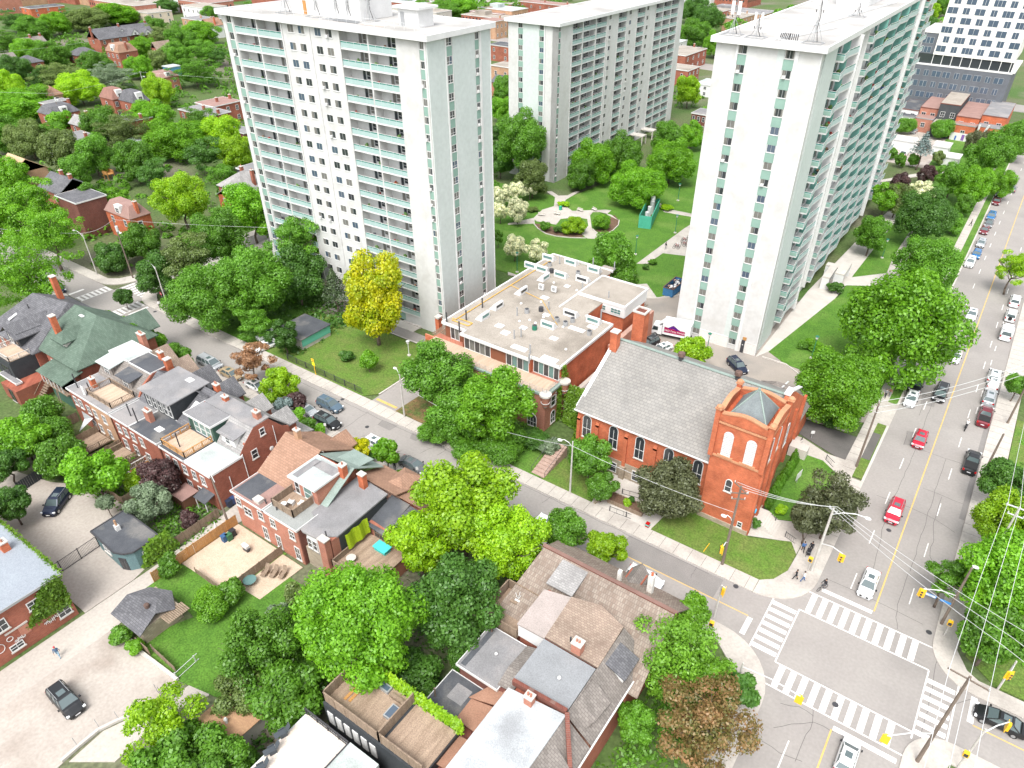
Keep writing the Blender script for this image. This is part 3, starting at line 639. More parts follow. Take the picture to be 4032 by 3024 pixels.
def strip(t, x0, x1, y0, y1, H, n, dz=0):
 me = MB().mat(panel_green).box(x0, x1, y0, y1,0, FH-1.27).mesh('panel')
 for k in range(n): inst(me, 'spandrel_panel', t, (0,0, H-FH*(k+1)-.05+dz))
FH = 2.655
# ---- tower one: the broad slab on the left
t1 = thing('apartment_tower', 'broad white apartment tower with blank window wall between balcony bays, left of the three', 'apartment tower', (-78.46,87.07,0), AN)
TNAME[t1.name] = 'broad tower'; rt = random.Random(3); W1, D1, H1 = 46.0,16.0,50.0; RC = 1.75
body = MB().mat(tower_white)
body.box(-W1,0, RC, D1-.12,-.1, H1)
solid = [(-46.0,-45.05),(-43.55,-43.05),(-37.35,-37.1),(-31.05,-24.62),(-24.42,-17.9),(-11.85,-11.6),(-6.02,-1.45),(-.42,0)]
for a, c in solid:
 z00 = 2.25 if (a, c) == (-6.02,-1.45) else -.1
 body.box(a, c, -.0 if a not in (-6.02,) else .02, RC, -.1, H1)
body.box(-24.62,-24.42, .12, RC, -.1, H1)
body.box(-45.05,-43.55, .12, RC, -.1, H1).box(-1.45,-.42, .12, RC, -.1, H1)
for a in (-31.15,-24.62,-18.0,-43.5,-.42): body.box(a, a+.32,-.14,0,-.1, H1)        # proud piers
body.mat(tower_pale).box(.0, .1, .0,4.15,-.1, H1).box(.0, .1,6.0,11.8,-.1, H1).box(0, .1,13.4, D1-.12,-.1, H1)
body.mat(white_paint).box(.0, .22,4.15,4.42,-.1, H1).box(.0, .22,12.92,13.4,-.1, H1).box(-.05, .2, D1-.12, D1,-.1, H1).box(0, .16,5.95,6.0,-.1, H1)
body.mat(tower_white).box(-9.9,-6.1, .15, .2,.0,2.2)
body.build('wall', t1, local=True)
for a in ((-44.98,-43.62, .06, .12),(-1.40,-.47, .06, .12),(.0, .07,4.5,5.9),(.0, .07,11.88,12.88)): strip(t1, *a, H1,18)
rf = MB(); bench_roof(rf, -W1,0,0, D1, H1); rf.build('roof', t1, local=True)
bays = [(-43.05,-37.35),(-37.1,-31.05),(-17.9,-11.85),(-11.6,-6.02)]
bm = {w_: railing_mesh('balcony', [(-w_/2, .06),(w_/2, .06)], rect(-w_/2, w_/2,.0, RC)) for w_ in sorted({round(c-a, 2) for a, c in bays})}
bwm = []
for i in range(5):
 b = MB(); r = random.Random(60+i)
 b.mat(trim_white).box(.35,2.75,-.04,0, .75, .8).box(.35,2.75,-.04,0,2.15,2.2).box(.35,.4,-.04,0,.8,2.15).box(2.7,2.75,-.04,0,.8,2.15).box(1.15,1.2,-.04,0,.8,2.15).box(1.93,1.98,-.04,0,.8,2.15).box(.4,2.7,-.04,0,1.25,1.3)
 b.mat(glass_dark).box(.4,2.7,-.02,0, .8,2.15); b.mat(curtain).box(.4 if i % 2 else 1.2,1.15 if i % 2 else 1.93,-.025,-.021, .8,2.15)
 b.mat(metal_grey).box(-.55, .3,-.03,0, .05,2.2); b.mat(glass_dark if i % 3 else curtain).box(-.42, .17,-.035,-.031, .2,2.1)
 bwm.append(b.mesh('balcony_window'))
for k in range(18):
 zs = H1 - FH*(k+1) + .05
 for (a, c) in bays:
  cx = (a+c)/2; inst(bm[round(c-a, 2)], 'balcony', t1,(cx, 0, zs))
  inst(rt.choice(bwm), 'balcony_window', t1,(cx+.1, RC, zs))
  for _ in range(rt.choice((0,1,1,2))): put_clutter(t1, rt.uniform(a+.5, c-.5), rt.uniform(.4,1.3), zs, rt, k, ('far left bay', 'second bay', 'third bay', 'right bay')[bays.index((a, c))])
 zt = H1 - FH*k - 1.42
 for x in (-28.8,-26.3,-22.5,-20.05): put_window(t1, 'a', x, -.0, zt, 0, rt)
for k in range(18):
 zt = H1 - FH*k - 1.27
 put_window(t1, 'b', -44.3, .12, zt, 0, rt); put_window(t1, 'slim', -.93, .12, zt, 0, rt)
 put_window(t1, 'four', .03,5.2, zt, math.pi/2, rt); put_window(t1, 'slim', .03,12.38, zt, math.pi/2, rt)
flush_windows(t1)
b = MB(); b.mat(concrete).box(-10.5,-6.02,-.3, RC, -.05, .25); b.mat(panel_green).box(-17.9,-6.05, .3, .4, .3,2.2); b.build('entrance_screen', t1, local=True)
pz = H1 + .62
b = MB().mat(white_paint); b.box(-33.5,-17.5,5.0,12.5, pz, pz+4.2); b.mat(tower_roof).box(-33.8,-17.2,4.7,12.8, pz+4.2, pz+4.5)
b.mat(wood_new).box(-30.6,-29.8,4.95,5.0, pz, pz+2.1); b.build('roof_house', t1, local=True)
b = MB().mat(white_paint).box(-9.6,-5.6,5.2,8.8, pz, pz+2.5).box(-10.2,-5.0,4.7,9.4, pz+2.5, pz+2.85); b.mat(metal_grey).box(-9.2,-8.4,5.15,5.2, pz, pz+2.0); b.build('roof_house', t1, local=True)
b = MB().mat(metal_light)
for x in np.arange(-40,-1,2.0): b.tube((x, 2.2, pz),(x, 2.2, pz+1.0), .025, n=5)
b.tube((-40,2.2, pz+1.0),(-2,2.2, pz+1.0), .025, n=5).tube((-40,2.2, pz+.55),(-2,2.2, pz+.55), .02, n=5)
b.build('roof_railing', t1, local=True)
b = MB().mat(metal_grey);
for x in np.arange(-21.5,-16.5, .38): b.box(x, x+.12,2.7,3.5, pz, pz+.25)
b.tube((-24,2.7, pz+.12),(-16,2.7, pz+.12), .05, n=6).tube((-24,3.5, pz+.12),(-16,3.5, pz+.12), .05, n=6); b.build('cable_tray', t1, local=True)
b = MB().mat(mat('roof_patch', (.50,.36,.30),(.55,.48,.44),1.0,.9)); b.box(-27.5,-23.8,1.3,2.0, pz, pz+.02).box(-15.5,-11.0,2.6,3.2, pz, pz+.02); b.build('roof_patch', t1, local=True)
def antenna(base, label, h=3.6, group='mobile antennas on the tower roofs', big=False, rot=0):
 t = thing('antenna_mast', label, 'antenna', base, rot, group)
 b = MB().mat(metal_grey); b.tube((0,0,0),(0,0,h),.05,n=6)
 for a in (.5,2.6,4.7): b.tube((0,0,h*.5),(math.cos(a)*1.3, math.sin(a)*1.3,0),.035,n=5)
 b.box(-1.4,1.4,-1.2,-1.1,0,.08).box(-1.4,1.4,1.1,1.2,0,.08).box(-1.4,-1.3,-1.1,1.1,0,.08).box(1.3,1.4,-1.1,1.1,0,.08); b.build('mast', t, local=True)
 for k, a in enumerate((-.5, .5)):
  b = MB().mat(trim_white); s = .18 if not big else .26; b.box(-s, s, -.08, .08, h-1.9, h-.1); b.xf(Matrix.Translation((a, -.12,0))); b.mat(metal_dark).box(a-.05, a+.05,-.02, .04, h-2.3, h-.6); b.build('panel', t, local=True)
 b = MB().mat(black_paint).path([(.05,.05,h-.9),(.2,.1,h*.55),(.05,.25,h*.3),(.4,.5,.1)], .05,5); b.build('cable', t, local=True)
def onroof(T, x, y, z): return tuple(WM[T.name] @ Vector((x, y, z)))
for i, (x, y, h_) in enumerate(((-34.2,4.3,6.0),(-27.2,4.5,5.6),(-22.6,4.6,5.8),(-20.0,4.6,5.6),(-16.8,6.2,5.2))):
 antenna(onroof(t1, x, y, pz),('panel antenna at the left end of the roof house on the broad tower', 'antenna beside the orange door on the broad tower roof house', 'antenna left of the pair on the front of the broad tower roof house', 'antenna right of the pair on the front of the broad tower roof house', 'dark antenna just right of the roof house on the broad tower')[i], h_)
# ---- tower two: the long slab behind
t2 = thing('apartment_tower', 'long white apartment tower standing behind the green park with many balcony columns', 'apartment tower', (-109.7,172.3,0), AN)
TNAME[t2.name] = 'long tower'; W2, L2, H2 = 15.6,81.7,40.1; r2 = random.Random(5)
body = MB().mat(tower_white)
body.box(-W2,-RC, .12, L2,-.1, H2)
sol = [(.0,.1),(1.3,7.45),(12.75,13.3),(20.1,20.7),(26.45,33.75),(39.0,46.2),(51.4,59.4),(65.0,65.5),(71.2,71.7),(77.3,81.7)]
for a, c in sol: body.box(-RC, 0, a, c, -.1, H2)
body.box(-RC, -.12, .1,1.3,-.1, H2)
for a in (6.9,26.45,33.4,45.9,59.1,77.3,27.5,39.0,51.4): body.box(0, .14, a, a+.3,-.1, H2)
body.mat(tower_white).box(-3.85,0,0, .12,-.1, H2).box(-W2,-12.45,0, .12,-.1, H2)
body.mat(tower_pale).box(-10.9,-5.85,0, .12,-.1, H2)
body.mat(white_paint).box(-4.3,-3.95,-.1, .12,-.1, H2).box(-12.65,-12.45,-.1,0,-.1, H2)
body.build('wall', t2, local=True)
for a in ((-5.8,-4.32, .04, .12),(-12.4,-10.95, .04, .12),(-.12,-.04, .15,1.25)): strip(t2, *a, H2,15)
rf = MB(); bench_roof(rf, -W2,0,0, L2, H2, .8); rf.build('roof', t2, local=True)
bays2 = [(7.45,12.75),(13.3,20.1),(20.7,26.45),(33.75,39.0),(46.2,51.4),(59.4,65.0),(65.5,71.2),(71.7,77.3)]
bm2 = {w_: railing_mesh('balcony', [(-.06,-w_/2),(-.06, w_/2)], rect(-RC, 0,-w_/2, w_/2)) for w_ in sorted({round(c-a, 2) for a, c in bays2})}
for k in range(14):
 zs = H2 - FH*(k+1) + .1
 for (a, c) in bays2:
  cy = (a+c)/2; inst(bm2[round(c-a, 2)], 'balcony', t2,(0, cy, zs)); inst(r2.choice(bwm), 'balcony_window', t2,(-RC, cy, zs),(0,0, math.pi/2))
  for _ in range(r2.choice((0,0,1,2))): put_clutter(t2, r2.uniform(-1.3,-.4), r2.uniform(a+.5, c-.5), zs, r2, k, ORD[bays2.index((a, c))].replace('top', 'first')+' bay')
for k in range(15):
 zt = H2 - FH*k - 1.25
 put_window(t2, 'b', -5.06, .1, zt, 0, r2); put_window(t2, 'b', -11.7, .1, zt, 0, r2); put_window(t2, 'slim', -.06, .7, zt, math.pi/2, r2)
 for y in (28.5,41.4,53.4): put_window(t2, 'a', .0, y, zt-.1, math.pi/2, r2)
flush_windows(t2)
b = MB().mat(concrete)
for y in (48.5,56.5): b.box(0,4.5, y, y+3.2,2.6,2.9).box(4.2,4.5, y, y+.3,0,2.6).box(4.2,4.5, y+2.9, y+3.2,0,2.6)
b.build('entrance_canopy', t2, local=True)
# ---- tower three: the near right-hand slab with the wavy balconies
t3 = thing('apartment_tower', 'near white apartment tower with wavy green balconies along its right flank', 'apartment tower', (-28.5,114.2,0), AN)
TNAME[t3.name] = 'wavy balcony tower'; W3, L3, H3 = 15.7,106.0,50.1; r3 = random.Random(9); WU = -.45
body = MB().mat(tower_white)
body.box(-W3, WU, .12, L3,-.1, H3)
body.box(-W3,-12.5,0, .12,-.1, H3).box(-10.85,-6.3,0, .12,-.1, H3).box(-3.2,0,0, .12,2.3, H3).box(-3.2,0, .03, .12,-.1,2.3)
body.mat(tower_pale).box(-6.3,-5.3, .02, .12,-.1, H3)
body.mat(white_paint).box(-12.5,-12.2,-.12, .12,-.1, H3).box(-3.75,-3.2,-.12, .12,-.1, H3).box(-.1, .05,-.05, .12,-.1, H3).box(-10.85,-5.3,-.06,-.0,2.15,2.3).box(-3.2,0,-.06,0,2.2,2.32).box(-15.7,-12.5,-.06,0,2.1,2.22)
body.mat(tower_white).box(WU, 0, .12,1.3,-.1, H3)
body.mat(tower_pale).box(WU, 0,2.3,9.6,-.1, H3).mat(white_paint).box(WU, 1.3,20.3,20.6,1.0, H3).box(WU, 1.3,81.4,81.7,1.0, H3).box(WU, .2,31.0,31.3,1.0, H3).box(WU, .2,91.0,91.3,1.0, H3).box(WU, .3,104,106,-.1, H3)
body.mat(mat('plinth', (.66,.64,.61),(.6,.58,.55),.4,.85)).box(-10.8,-5.35,-.02,0,-.1,2.15).box(-3.15,-.1,-.02, .03,-.1,2.2)
body.build('wall', t3, local=True)
for a in ((-12.18,-10.87, .04, .12),(-5.28,-3.78, .04, .12),(WU, WU+.06,1.35,2.25)): strip(t3, *a, H3,18,-.1)
rf = MB(); bench_roof(rf, -W3,0,0, L3, H3, .75); rf.build('roof', t3, local=True)
for k in range(19):
 zt = H3 - FH*k - 1.25 - .05
 if zt < .3: continue
 put_window(t3, 'a' if 0 else 'b', -11.53, .1, zt, 0, r3); put_window(t3, 'b', -4.53, .1, zt, 0, r3); put_window(t3, 'slim', WU+.04,1.8, zt, math.pi/2, r3)
def wavy(v0, v1, n):
 out = [(WU, v0)]; L = (v1-v0)/n
 for i in range(n+1): out.append(((1.05, .6)[i % 2], v0 + L*i))
 return out
groups = [wavy(10.4,20.3,2), wavy(31.3,81.4,9), wavy(91.3,104,2)]
gmesh = []
for g_ in groups:
 slabp = g_ + [(WU, g_[-1][1])]
 b = railing_mesh('balcony', g_, slabp, pale=rail_blue, slab_t=.2); gmesh.append(b)
partm = []
for g_ in groups:
 b = MB()
 for i in range(2, len(g_)-1):
  if (i % 2) == 1 or len(g_) < 6: b.mat(teal_part).box(WU, g_[i][0]-.08, g_[i][1]-.05, g_[i][1]+.05,0, FH-.25)
 for i in range(1, len(g_)-1):
  y = (g_[i][1]+g_[i+1][1])/2; b.mat(trim_white).box(WU, WU+.03, y-1.6, y+1.0,.0,2.15); b.mat(glass_dark if i % 3 else curtain).box(WU+.03, WU+.04, y-1.5, y-.4, .1,2.05); b.mat(curtain if i % 2 else glass_dark).box(WU+.03, WU+.04, y-.3, y+.9, .7,2.05)
 partm.append(b.mesh('balcony_front'))
for k in range(18):
 zs = H3 - FH*(k+1) + .15
 for gi in range(3):
  inst(gmesh[gi], 'balcony', t3,(0,0, zs)); inst(partm[gi], 'balcony_front', t3,(0,0, zs))
  for _ in range((3,7,2)[gi]):
   y = r3.uniform(groups[gi][0][1]+.5, groups[gi][-1][1]-.5); put_clutter(t3, r3.uniform(-.05, .35), y, zs, r3, k, ('nearest bay', 'long middle bay', 'far bay')[gi])
b = MB().mat(panel_green)
for k in range(18):
 zs = H3 - FH*(k+1) + .15
 for g_ in groups: b.box(WU, .98, g_[0][1]-.05, g_[0][1]-.028, zs+.08, zs+.72)
b.build('balcony_end_panels', t3, local=True)
flush_windows(t3)
p3z = H3 + .62
labs = ('white panel antenna on a tripod at the front left corner of the near tower roof', 'small tripod antenna right of the corner one on the near tower roof', 'tall double antenna at the front right corner of the near tower roof', 'antenna further back along the right edge of the near tower roof')
for lab, (x, y, h_, bg_) in zip(labs, ((-14.5,3.2,4.6, True),(-10.8,3.0,3.4, False),(-2.4,3.2,6.2, True),(-3.5,36,3.0, False))): antenna(onroof(t3, x, y, p3z), lab, h_, big=bg_)
b = MB().mat(metal_light)
for x0_, y0_, x1_, y1_ in ((-7.5,2.2,-3.5,20),(-6.8,20,-2.0,62)): b.tube((x0_, y0_, p3z+.15),(x1_, y1_, p3z+.15), .09, n=6).tube((x0_+.5, y0_, p3z+.15),(x1_+.5, y1_, p3z+.15), .06, n=6)
b.box(-12,-8.2,8,9.5, p3z, p3z+.25); b.build('roof_pipes', t3, local=True)
b = MB().mat(metal_dark)
for i in range(6): b.tube((-7.4+i*.25,3.6, p3z),(-7.2+i*.25,3.4, p3z+.9), .07, n=6)
for i in range(5): b.tube((-5.8+i*.28,3.0, p3z),(-5.7+i*.28,2.8, p3z+1.0), .07, n=6)
b.mat(metal_light).box(-8,-3.8,2.5,2.7, p3z, p3z+.15); b.build('radio_units', t3, local=True)
b = MB().mat(white_paint).box(-11,-5,52,66, p3z, p3z+3.6); b.mat(tower_roof).box(-11.3,-4.7,51.7,66.3, p3z+3.6, p3z+3.9); b.build('roof_house', t3, local=True)
t = thing('entrance_canopy', 'stepped pale concrete entrance canopy on slab legs beside the near tower', 'canopy', (-25.5,152,0), AN)
for (x0_, x1_, y0_, y1_, h_) in ((-1.5, .0,-3.2,3.2,2.9),(.4,2.3,-.6,6.4,3.2),(-2.4, .3,3.4,5.2,2.8)):
 b = MB().mat(concrete); b.box(x0_, x1_, y0_, y1_, h_-.3, h_); b.mat(white_paint).box(x0_, x1_, y0_, y0_+.25,0, h_-.3).box(x0_, x1_, y1_-.25, y1_, 0, h_-.3); b.build('canopy_slab', t, local=True)
b = MB().mat(metal_dark).box(0, .5,0, .12,0,2.2); b.mat(trim_white).box(.1, .4,-.01,0,1.0,1.1); b.mat(road_yellow).box(-.05, .6, .12, .2,2.2,2.9)
# ---- building helpers
def wn_(t, face, x, y, z, w, h, fm=None, gm=None, arch=False, mull=1, sill=True, label=None):
 """window part with a pane below it. face S looks towards -y, E towards +x, W towards -x"""
 fm = fm or trim_white; gm = gm or glass_dark; f = .09
 b = MB().mat(fm); L2 = w/2
 b.box(-L2-f, -L2,-.06, .03,0, h).box(L2, L2+f, -.06, .03,0, h).box(-L2-f, L2+f, -.06, .03,-f, 0)
 if arch:
  n = 8; pts = [(-L2-f, h)] + [(-(L2+f)*math.cos(math.pi*i/n), h+(L2+f)*math.sin(math.pi*i/n)) for i in range(1, n)] + [(L2+f, h)]
  inn = [(-L2*math.cos(math.pi*i/n), h+L2*math.sin(math.pi*i/n)) for i in range(n+1)]
  for i in range(n):
   a, c = pts[i], pts[i+1]; d, e = inn[i+1], inn[i]
   vs = [(p[0], -.06, p[1]) for p in (a, c, d, e)] + [(p[0], .03, p[1]) for p in (a, c, d, e)]
   b.add(vs, [(0,1,2,3),(7,6,5,4),(0,4,5,1),(1,5,6,2),(2,6,7,3),(3,7,4,0)])
 else: b.box(-L2-f, L2+f, -.06, .03, h, h+f)
 for k in range(mull):
  xm = -L2 + w*(k+1)/(mull+1); b.box(xm-.03, xm+.03,-.05, .0,0, h)
 b.box(-L2, L2,-.05,0, h*.48, h*.48+.05)
 if sill: b.mat(concrete).box(-L2-.18, L2+.18,-.12, .03,-f-.12,-f)
 g = MB().mat(gm)
 if arch:
  n = 8; g.add([(-L2,-.01,0),(L2,-.01,0)] + [(L2*math.cos(math.pi*i/n),-.01, h+L2*math.sin(math.pi*i/n)) for i in range(n+1)], [tuple(range(n+3))])
 else: g.add([(-L2,-.01,0),(L2,-.01,0),(L2,-.01, h),(-L2,-.01, h)], [(0,1,2,3)])
 rot = {'S': 0, 'E': math.pi/2, 'W': -math.pi/2, 'N': math.pi}[face]
 mx = Matrix.Translation((x, y, z)) @ Matrix.Rotation(rot, 4, 'Z'); b.xf(mx); g.xf(mx)
 o = b.build('window', t, label=label); g.build('pane', o); return o
def walls(t, x0, x1, y0, y1, z, m, z0=-.05, name='wall'):
 b = MB().mat(m); b.box(x0, x1, y0, y1, z0, z); return b.build(name, t)
def flatroof(t, x0, x1, y0, y1, z, m, over=.22, edge=None, up=.12, name='roof', patches=()):
 b = MB().mat(edge or trim_white); X0, X1, Y0, Y1 = x0-over, x1+over, y0-over, y1+over
 b.box(X0, X1, Y0, Y1, z-.14, z+up-.05)
 e = .08
 for a in ((X0, X1, Y0, Y0+e),(X0, X1, Y1-e, Y1),(X0, X0+e, Y0+e, Y1-e),(X1-e, X1, Y0+e, Y1-e)): b.box(*a, z+up-.05, z+up+.04)
 b.mat(m).box(X0+e, X1-e, Y0+e, Y1-e, z+up-.05, z+up)
 for pm, a in patches: b.mat(pm).box(*a, z+up, z+up+.006)
 return b.build(name, t)
def roofpoly(t, polys, m, th=.16, edge=None, name='roof'):
 """sloping roof planes given by corner points"""
 b = MB().mat(m)
 for p in polys: b.slab(p, th)
 return b.build(name, t)
def gablewall(t, x, prof, m, th=.3, name='wall'):
 """upright wall in the plane x, outline given as (y, z)"""
 b = MB().mat(m); n = len(prof); a = sum(prof[i][0]*prof[(i+1) % n][1]-prof[(i+1) % n][0]*prof[i][1] for i in range(n))
 pr = prof if a > 0 else prof[::-1]
 b.add([(x-th, y, z) for y, z in pr] + [(x, y, z) for y, z in pr], [tuple(range(n-1,-1,-1)), tuple(range(n, 2*n))] + [(i, (i+1) % n, n+(i+1) % n, n+i) for i in range(n)])
 return b.build(name, t)
def chimney(t, x, y, z0, z1, w=.7, d=.6, m=None, pots=1):
 b = MB().mat(m or brick_orange).box(x-w/2, x+w/2, y-d/2, y+d/2, z0, z1).mat(concrete).box(x-w/2-.07, x+w/2+.07, y-d/2-.07, y+d/2+.07, z1, z1+.14)
 for k in range(pots): xx = x+(k-(pots-1)/2)*.3; b.mat(brick_pink).tube((xx, y, z1+.14),(xx, y, z1+.5), .12, .1, n=8)
 return b.build('chimney', t)
def skylight(t, x, y, z, w=1.0, d=.8, m=None):
 b = MB().mat(trim_white).box(x-w/2, x+w/2, y-d/2, y+d/2, z, z+.12).mat(m or metal_light).box(x-w/2+.07, x+w/2-.07, y-d/2+.07, y+d/2-.07, z+.12, z+.13); return b.build('skylight', t)
def vent(t, x, y, z, h=.9, r=.09, m=None):
 b = MB().mat(m or metal_dark).tube((x, y, z),(x, y, z+h), r, n=7); return b.build('vent_pipe', t)
def deck(t, x0, x1, y0, y1, z, m, rm, h=1.0, solid=False, sides='SEWN', name='roof_deck'):
 b = MB().mat(m).box(x0, x1, y0, y1, z, z+.08); d = b.build(name, t); r = MB().mat(rm)
 def run(a, c):
  L = math.dist(a, c); n = max(2, int(L/1.4)); dx, dy = (c[0]-a[0])/L, (c[1]-a[1])/L
  for k in range(n+1): x, y = a[0]+dx*L*k/n, a[1]+dy*L*k/n; r.box(x-.06, x+.06, y-.06, y+.06, z+.08, z+h+.1)
  r.beam((a[0], a[1], z+h),(c[0], c[1], z+h), .13, .07)
  if solid: r.beam((a[0], a[1], z+.08+h*.45),(c[0], c[1], z+.08+h*.45), .04, h*.86)
  else:
   r.beam((a[0], a[1], z+.2),(c[0], c[1], z+.2), .06, .06)
   for k in range(int(L/.22)): x, y = a[0]+dx*.22*k, a[1]+dy*.22*k; r.box(x-.02, x+.02, y-.02, y+.02, z+.2, z+h)
 if 'S' in sides: run((x0, y0),(x1, y0))
 if 'E' in sides: run((x1, y0),(x1, y1))
 if 'N' in sides: run((x0, y1),(x1, y1))
 if 'W' in sides: run((x0, y0),(x0, y1))
 r.build('railing', t); return d
def hip(x0, x1, y0, y1, z, rise, over=.35, ridge=None):
 """four hip planes (ridge along the longer side)"""
 x0 -= over; x1 += over; y0 -= over; y1 += over; W_, D_ = x1-x0, y1-y0
 if W_ >= D_: a = (x0+D_/2*.9,(y0+y1)/2, z+rise); c = (x1-D_/2*.9,(y0+y1)/2, z+rise)
 else: a = ((x0+x1)/2, y0+W_/2*.9, z+rise); c = ((x0+x1)/2, y1-W_/2*.9, z+rise)
 A, B_, C_, E_ = (x0, y0, z),(x1, y0, z),(x1, y1, z),(x0, y1, z)
 if W_ >= D_: return [[A, B_, c, a], [B_, C_, c], [C_, E_, a, c], [E_, A, a]]
 return [[A, B_, a], [B_, C_, c, a], [C_, E_, c], [E_, A, a, c]]
def gable(x0, x1, y0, y1, z, rise, axis='x', over=.35):
 if axis == 'x':
  ym = (y0+y1)/2; x0 -= over; x1 += over; e = over*rise/((y1-y0)/2)
  return [[(x0, y0-over, z-e),(x1, y0-over, z-e),(x1, ym, z+rise),(x0, ym, z+rise)], [(x0, ym, z+rise),(x1, ym, z+rise),(x1, y1+over, z-e),(x0, y1+over, z-e)]]
 xm = (x0+x1)/2; y0 -= over; y1 += over; e = over*rise/((x1-x0)/2)
 return [[(x0-over, y0, z-e),(xm, y0, z+rise),(xm, y1, z+rise),(x0-over, y1, z-e)], [(xm, y0, z+rise),(x1+over, y0, z-e),(x1+over, y1, z-e),(xm, y1, z+rise)]]
def gend(t, x0, x1, y0, y1, z, rise, axis, m):
 """the triangles of brick under a gable"""
 b = MB().mat(m)
 if axis == 'x':
  for x in (x0+.01, x1-.01): b.add([(x, y0, z),(x, y1, z),(x, (y0+y1)/2, z+rise-.1)], [(0,1,2),(2,1,0)])
 else:
  for y in (y0+.01, y1-.01): b.add([(x0, y, z),(x1, y, z),((x0+x1)/2, y, z+rise-.1)], [(0,1,2),(2,1,0)])
 return b.build('gable', t)
# ---- the church
ch = thing('church', 'red brick church with a great slate roof and square corner tower', 'church', (-20,72,0))
CW, CE, CS, CN = -40.2,-14.9,71.2,92.4; EV, RD = 9.0,15.3; ym = 81.7
walls(ch, CW, CE-.01, CS, CN, EV, brick_orange)
b = MB().mat(stone_grey).box(CW-.02,-20.2, CS-.14, CS, -.05,2.7); b.build('stone_base', ch)
gablewall(ch, CE+.2, [(CS+5.6,0),(CN, 0),(CN, EV),(ym+.8, RD+.55),(ym-.8, RD+.55),(CS+5.6,12.4)], brick_orange, .5)
gablewall(ch, CW+.3, [(CS, EV-.1),(CN, EV-.1),(ym, RD-.1)], brick_orange)
roofpoly(ch, [[(CW-.3, CS-.45, EV-.05),(CE, CS-.45, EV-.05),(CE, ym, RD),(CW-.3, ym, RD)], [(CW-.3, ym, RD),(CE, ym, RD),(CE, CN+.4, EV),(CW-.3, CN+.4, EV)]], slate, .2)
b = MB().mat(trim_white).box(CW-.35,-20.2, CS-.62, CS-.45, EV-.22, EV-.06); b.build('gutter', ch)
b = MB().mat(copper_green).beam((CW-.3, ym, RD+.02),(CE, ym, RD+.02), .5, .1); b.mat(trim_white).beam((CE+.0, ym, RD+.66),(CE+.0, CN-4.5, RD-2.0), .6, .14); b.box(CE-.5, CE+.35, ym-1.0, ym+1.0, RD+.55, RD+.7); b.mat(metal_light).beam((CW-.15, CS, EV+.15),(CW-.15, ym, RD+.12), .55, .06); b.build('ridge_capping', ch)
for x in (-30.2,-21.9):
 b = MB().mat(metal_dark).tube((x, ym, RD-.1),(x, ym, RD+.6), .38, .34,12).mat(mat('rusty', (.16, .10, .08),(.09, .06, .05),2, .8)).tube((x, ym, RD+.6),(x, ym, RD+1.05), .55, .48,12); b.build('roof_ventilator', ch)
for x in (-39.9,-36.9,-32.3,-27.9,-23.6):
 b = MB().mat(brick_orange).box(x-.25, x+.25, CS-.26, CS, 2.2,7.4); b.slab([(x-.25, CS-.26,7.4),(x+.25, CS-.26,7.4),(x+.25, CS, 7.9),(x-.25, CS, 7.9)], .3); b.mat(stone_grey).box(x-.4, x+.4, CS-.62, CS-.0,-.05,2.2); b.build('buttress', ch)
for x in (-38.6,-34.3,-30.2,-25.9,-21.7):
 o = wn_(ch, 'S', x, CS-.03,4.5,1.25,3.1, arch=True, mull=1)
for x in (-34.0,-30.1,-25.8,-21.6): wn_(ch, 'S', x, CS-.17, .5,1.25,1.55, mull=0, sill=False)
for y, z in ((79.5,4.5),(86,4.5)): wn_(ch, 'E', CE+.24, y, z, 1.3,3.0, arch=True)
TX0, TX1, TY0, TY1, TZ = -20.2,-13.6,70.3,77.0,16.3
tw = walls(ch, TX0, TX1, TY0, TY1, TZ, brick_orange, name='tower')
b = MB().mat(stone_grey).box(TX0-.15, TX1+.15, TY0-.15, TY1+.1,-.05, .8); b.build('tower_base', ch)
b = MB().mat(mat('sandstone', (.50,.25,.14),(.42,.2,.11), .8, .9))
for z in (10.75,15.85): b.box(TX0-.14, TX1+.14, TY0-.14, TY1+.14, z, z+.28)
b.build('string_course', ch)
b = MB().mat(brick_orange)
for (cx_, cy_) in ((TX0, TY0),(TX1, TY0),(TX0, TY1),(TX1, TY1)): b.box(cx_-.3, cx_+.3, cy_-.3, cy_+.3,10.7, TZ+1.5)
def curve_parapet(b, x0, y0, x1, y1, n=16, base=TZ, lo=.95, hi=1.45, th=.5):
 L = math.dist((x0, y0),(x1, y1)); d = ((x1-x0)/L, (y1-y0)/L)
 for i in range(n):
  t0, t1 = i/n, (i+1)/n; h = lambda t: lo+(hi-lo)*max(0, math.cos((t-.5)*math.pi*1.15))**1.6
  hh = (h(t0)+h(t1))/2; p, r_ = (x0+d[0]*L*t0, y0+d[1]*L*t0),(x0+d[0]*L*t1, y0+d[1]*L*t1)
  b.beam((p[0], p[1], base+hh/2),(r_[0], r_[1], base+hh/2), th, hh)
curve_parapet(b, TX0+.1, TY0+.1, TX1-.1, TY0+.1); curve_parapet(b, TX1-.1, TY0+.1, TX1-.1, TY1-.1); curve_parapet(b, TX0+.1, TY1-.1, TX1-.1, TY1-.1); curve_parapet(b, TX0+.1, TY0+.1, TX0+.1, TY1-.1)
b.build('parapet', ch)
b = MB().mat(MATS['sandstone'])
for (cx_, cy_) in ((TX0, TY0),(TX1, TY0),(TX0, TY1),(TX1, TY1)): b.box(cx_-.42, cx_+.42, cy_-.42, cy_+.42, TZ+1.5, TZ+1.65).ball((cx_, cy_, TZ+1.75), .42, .42, .3,10,6)
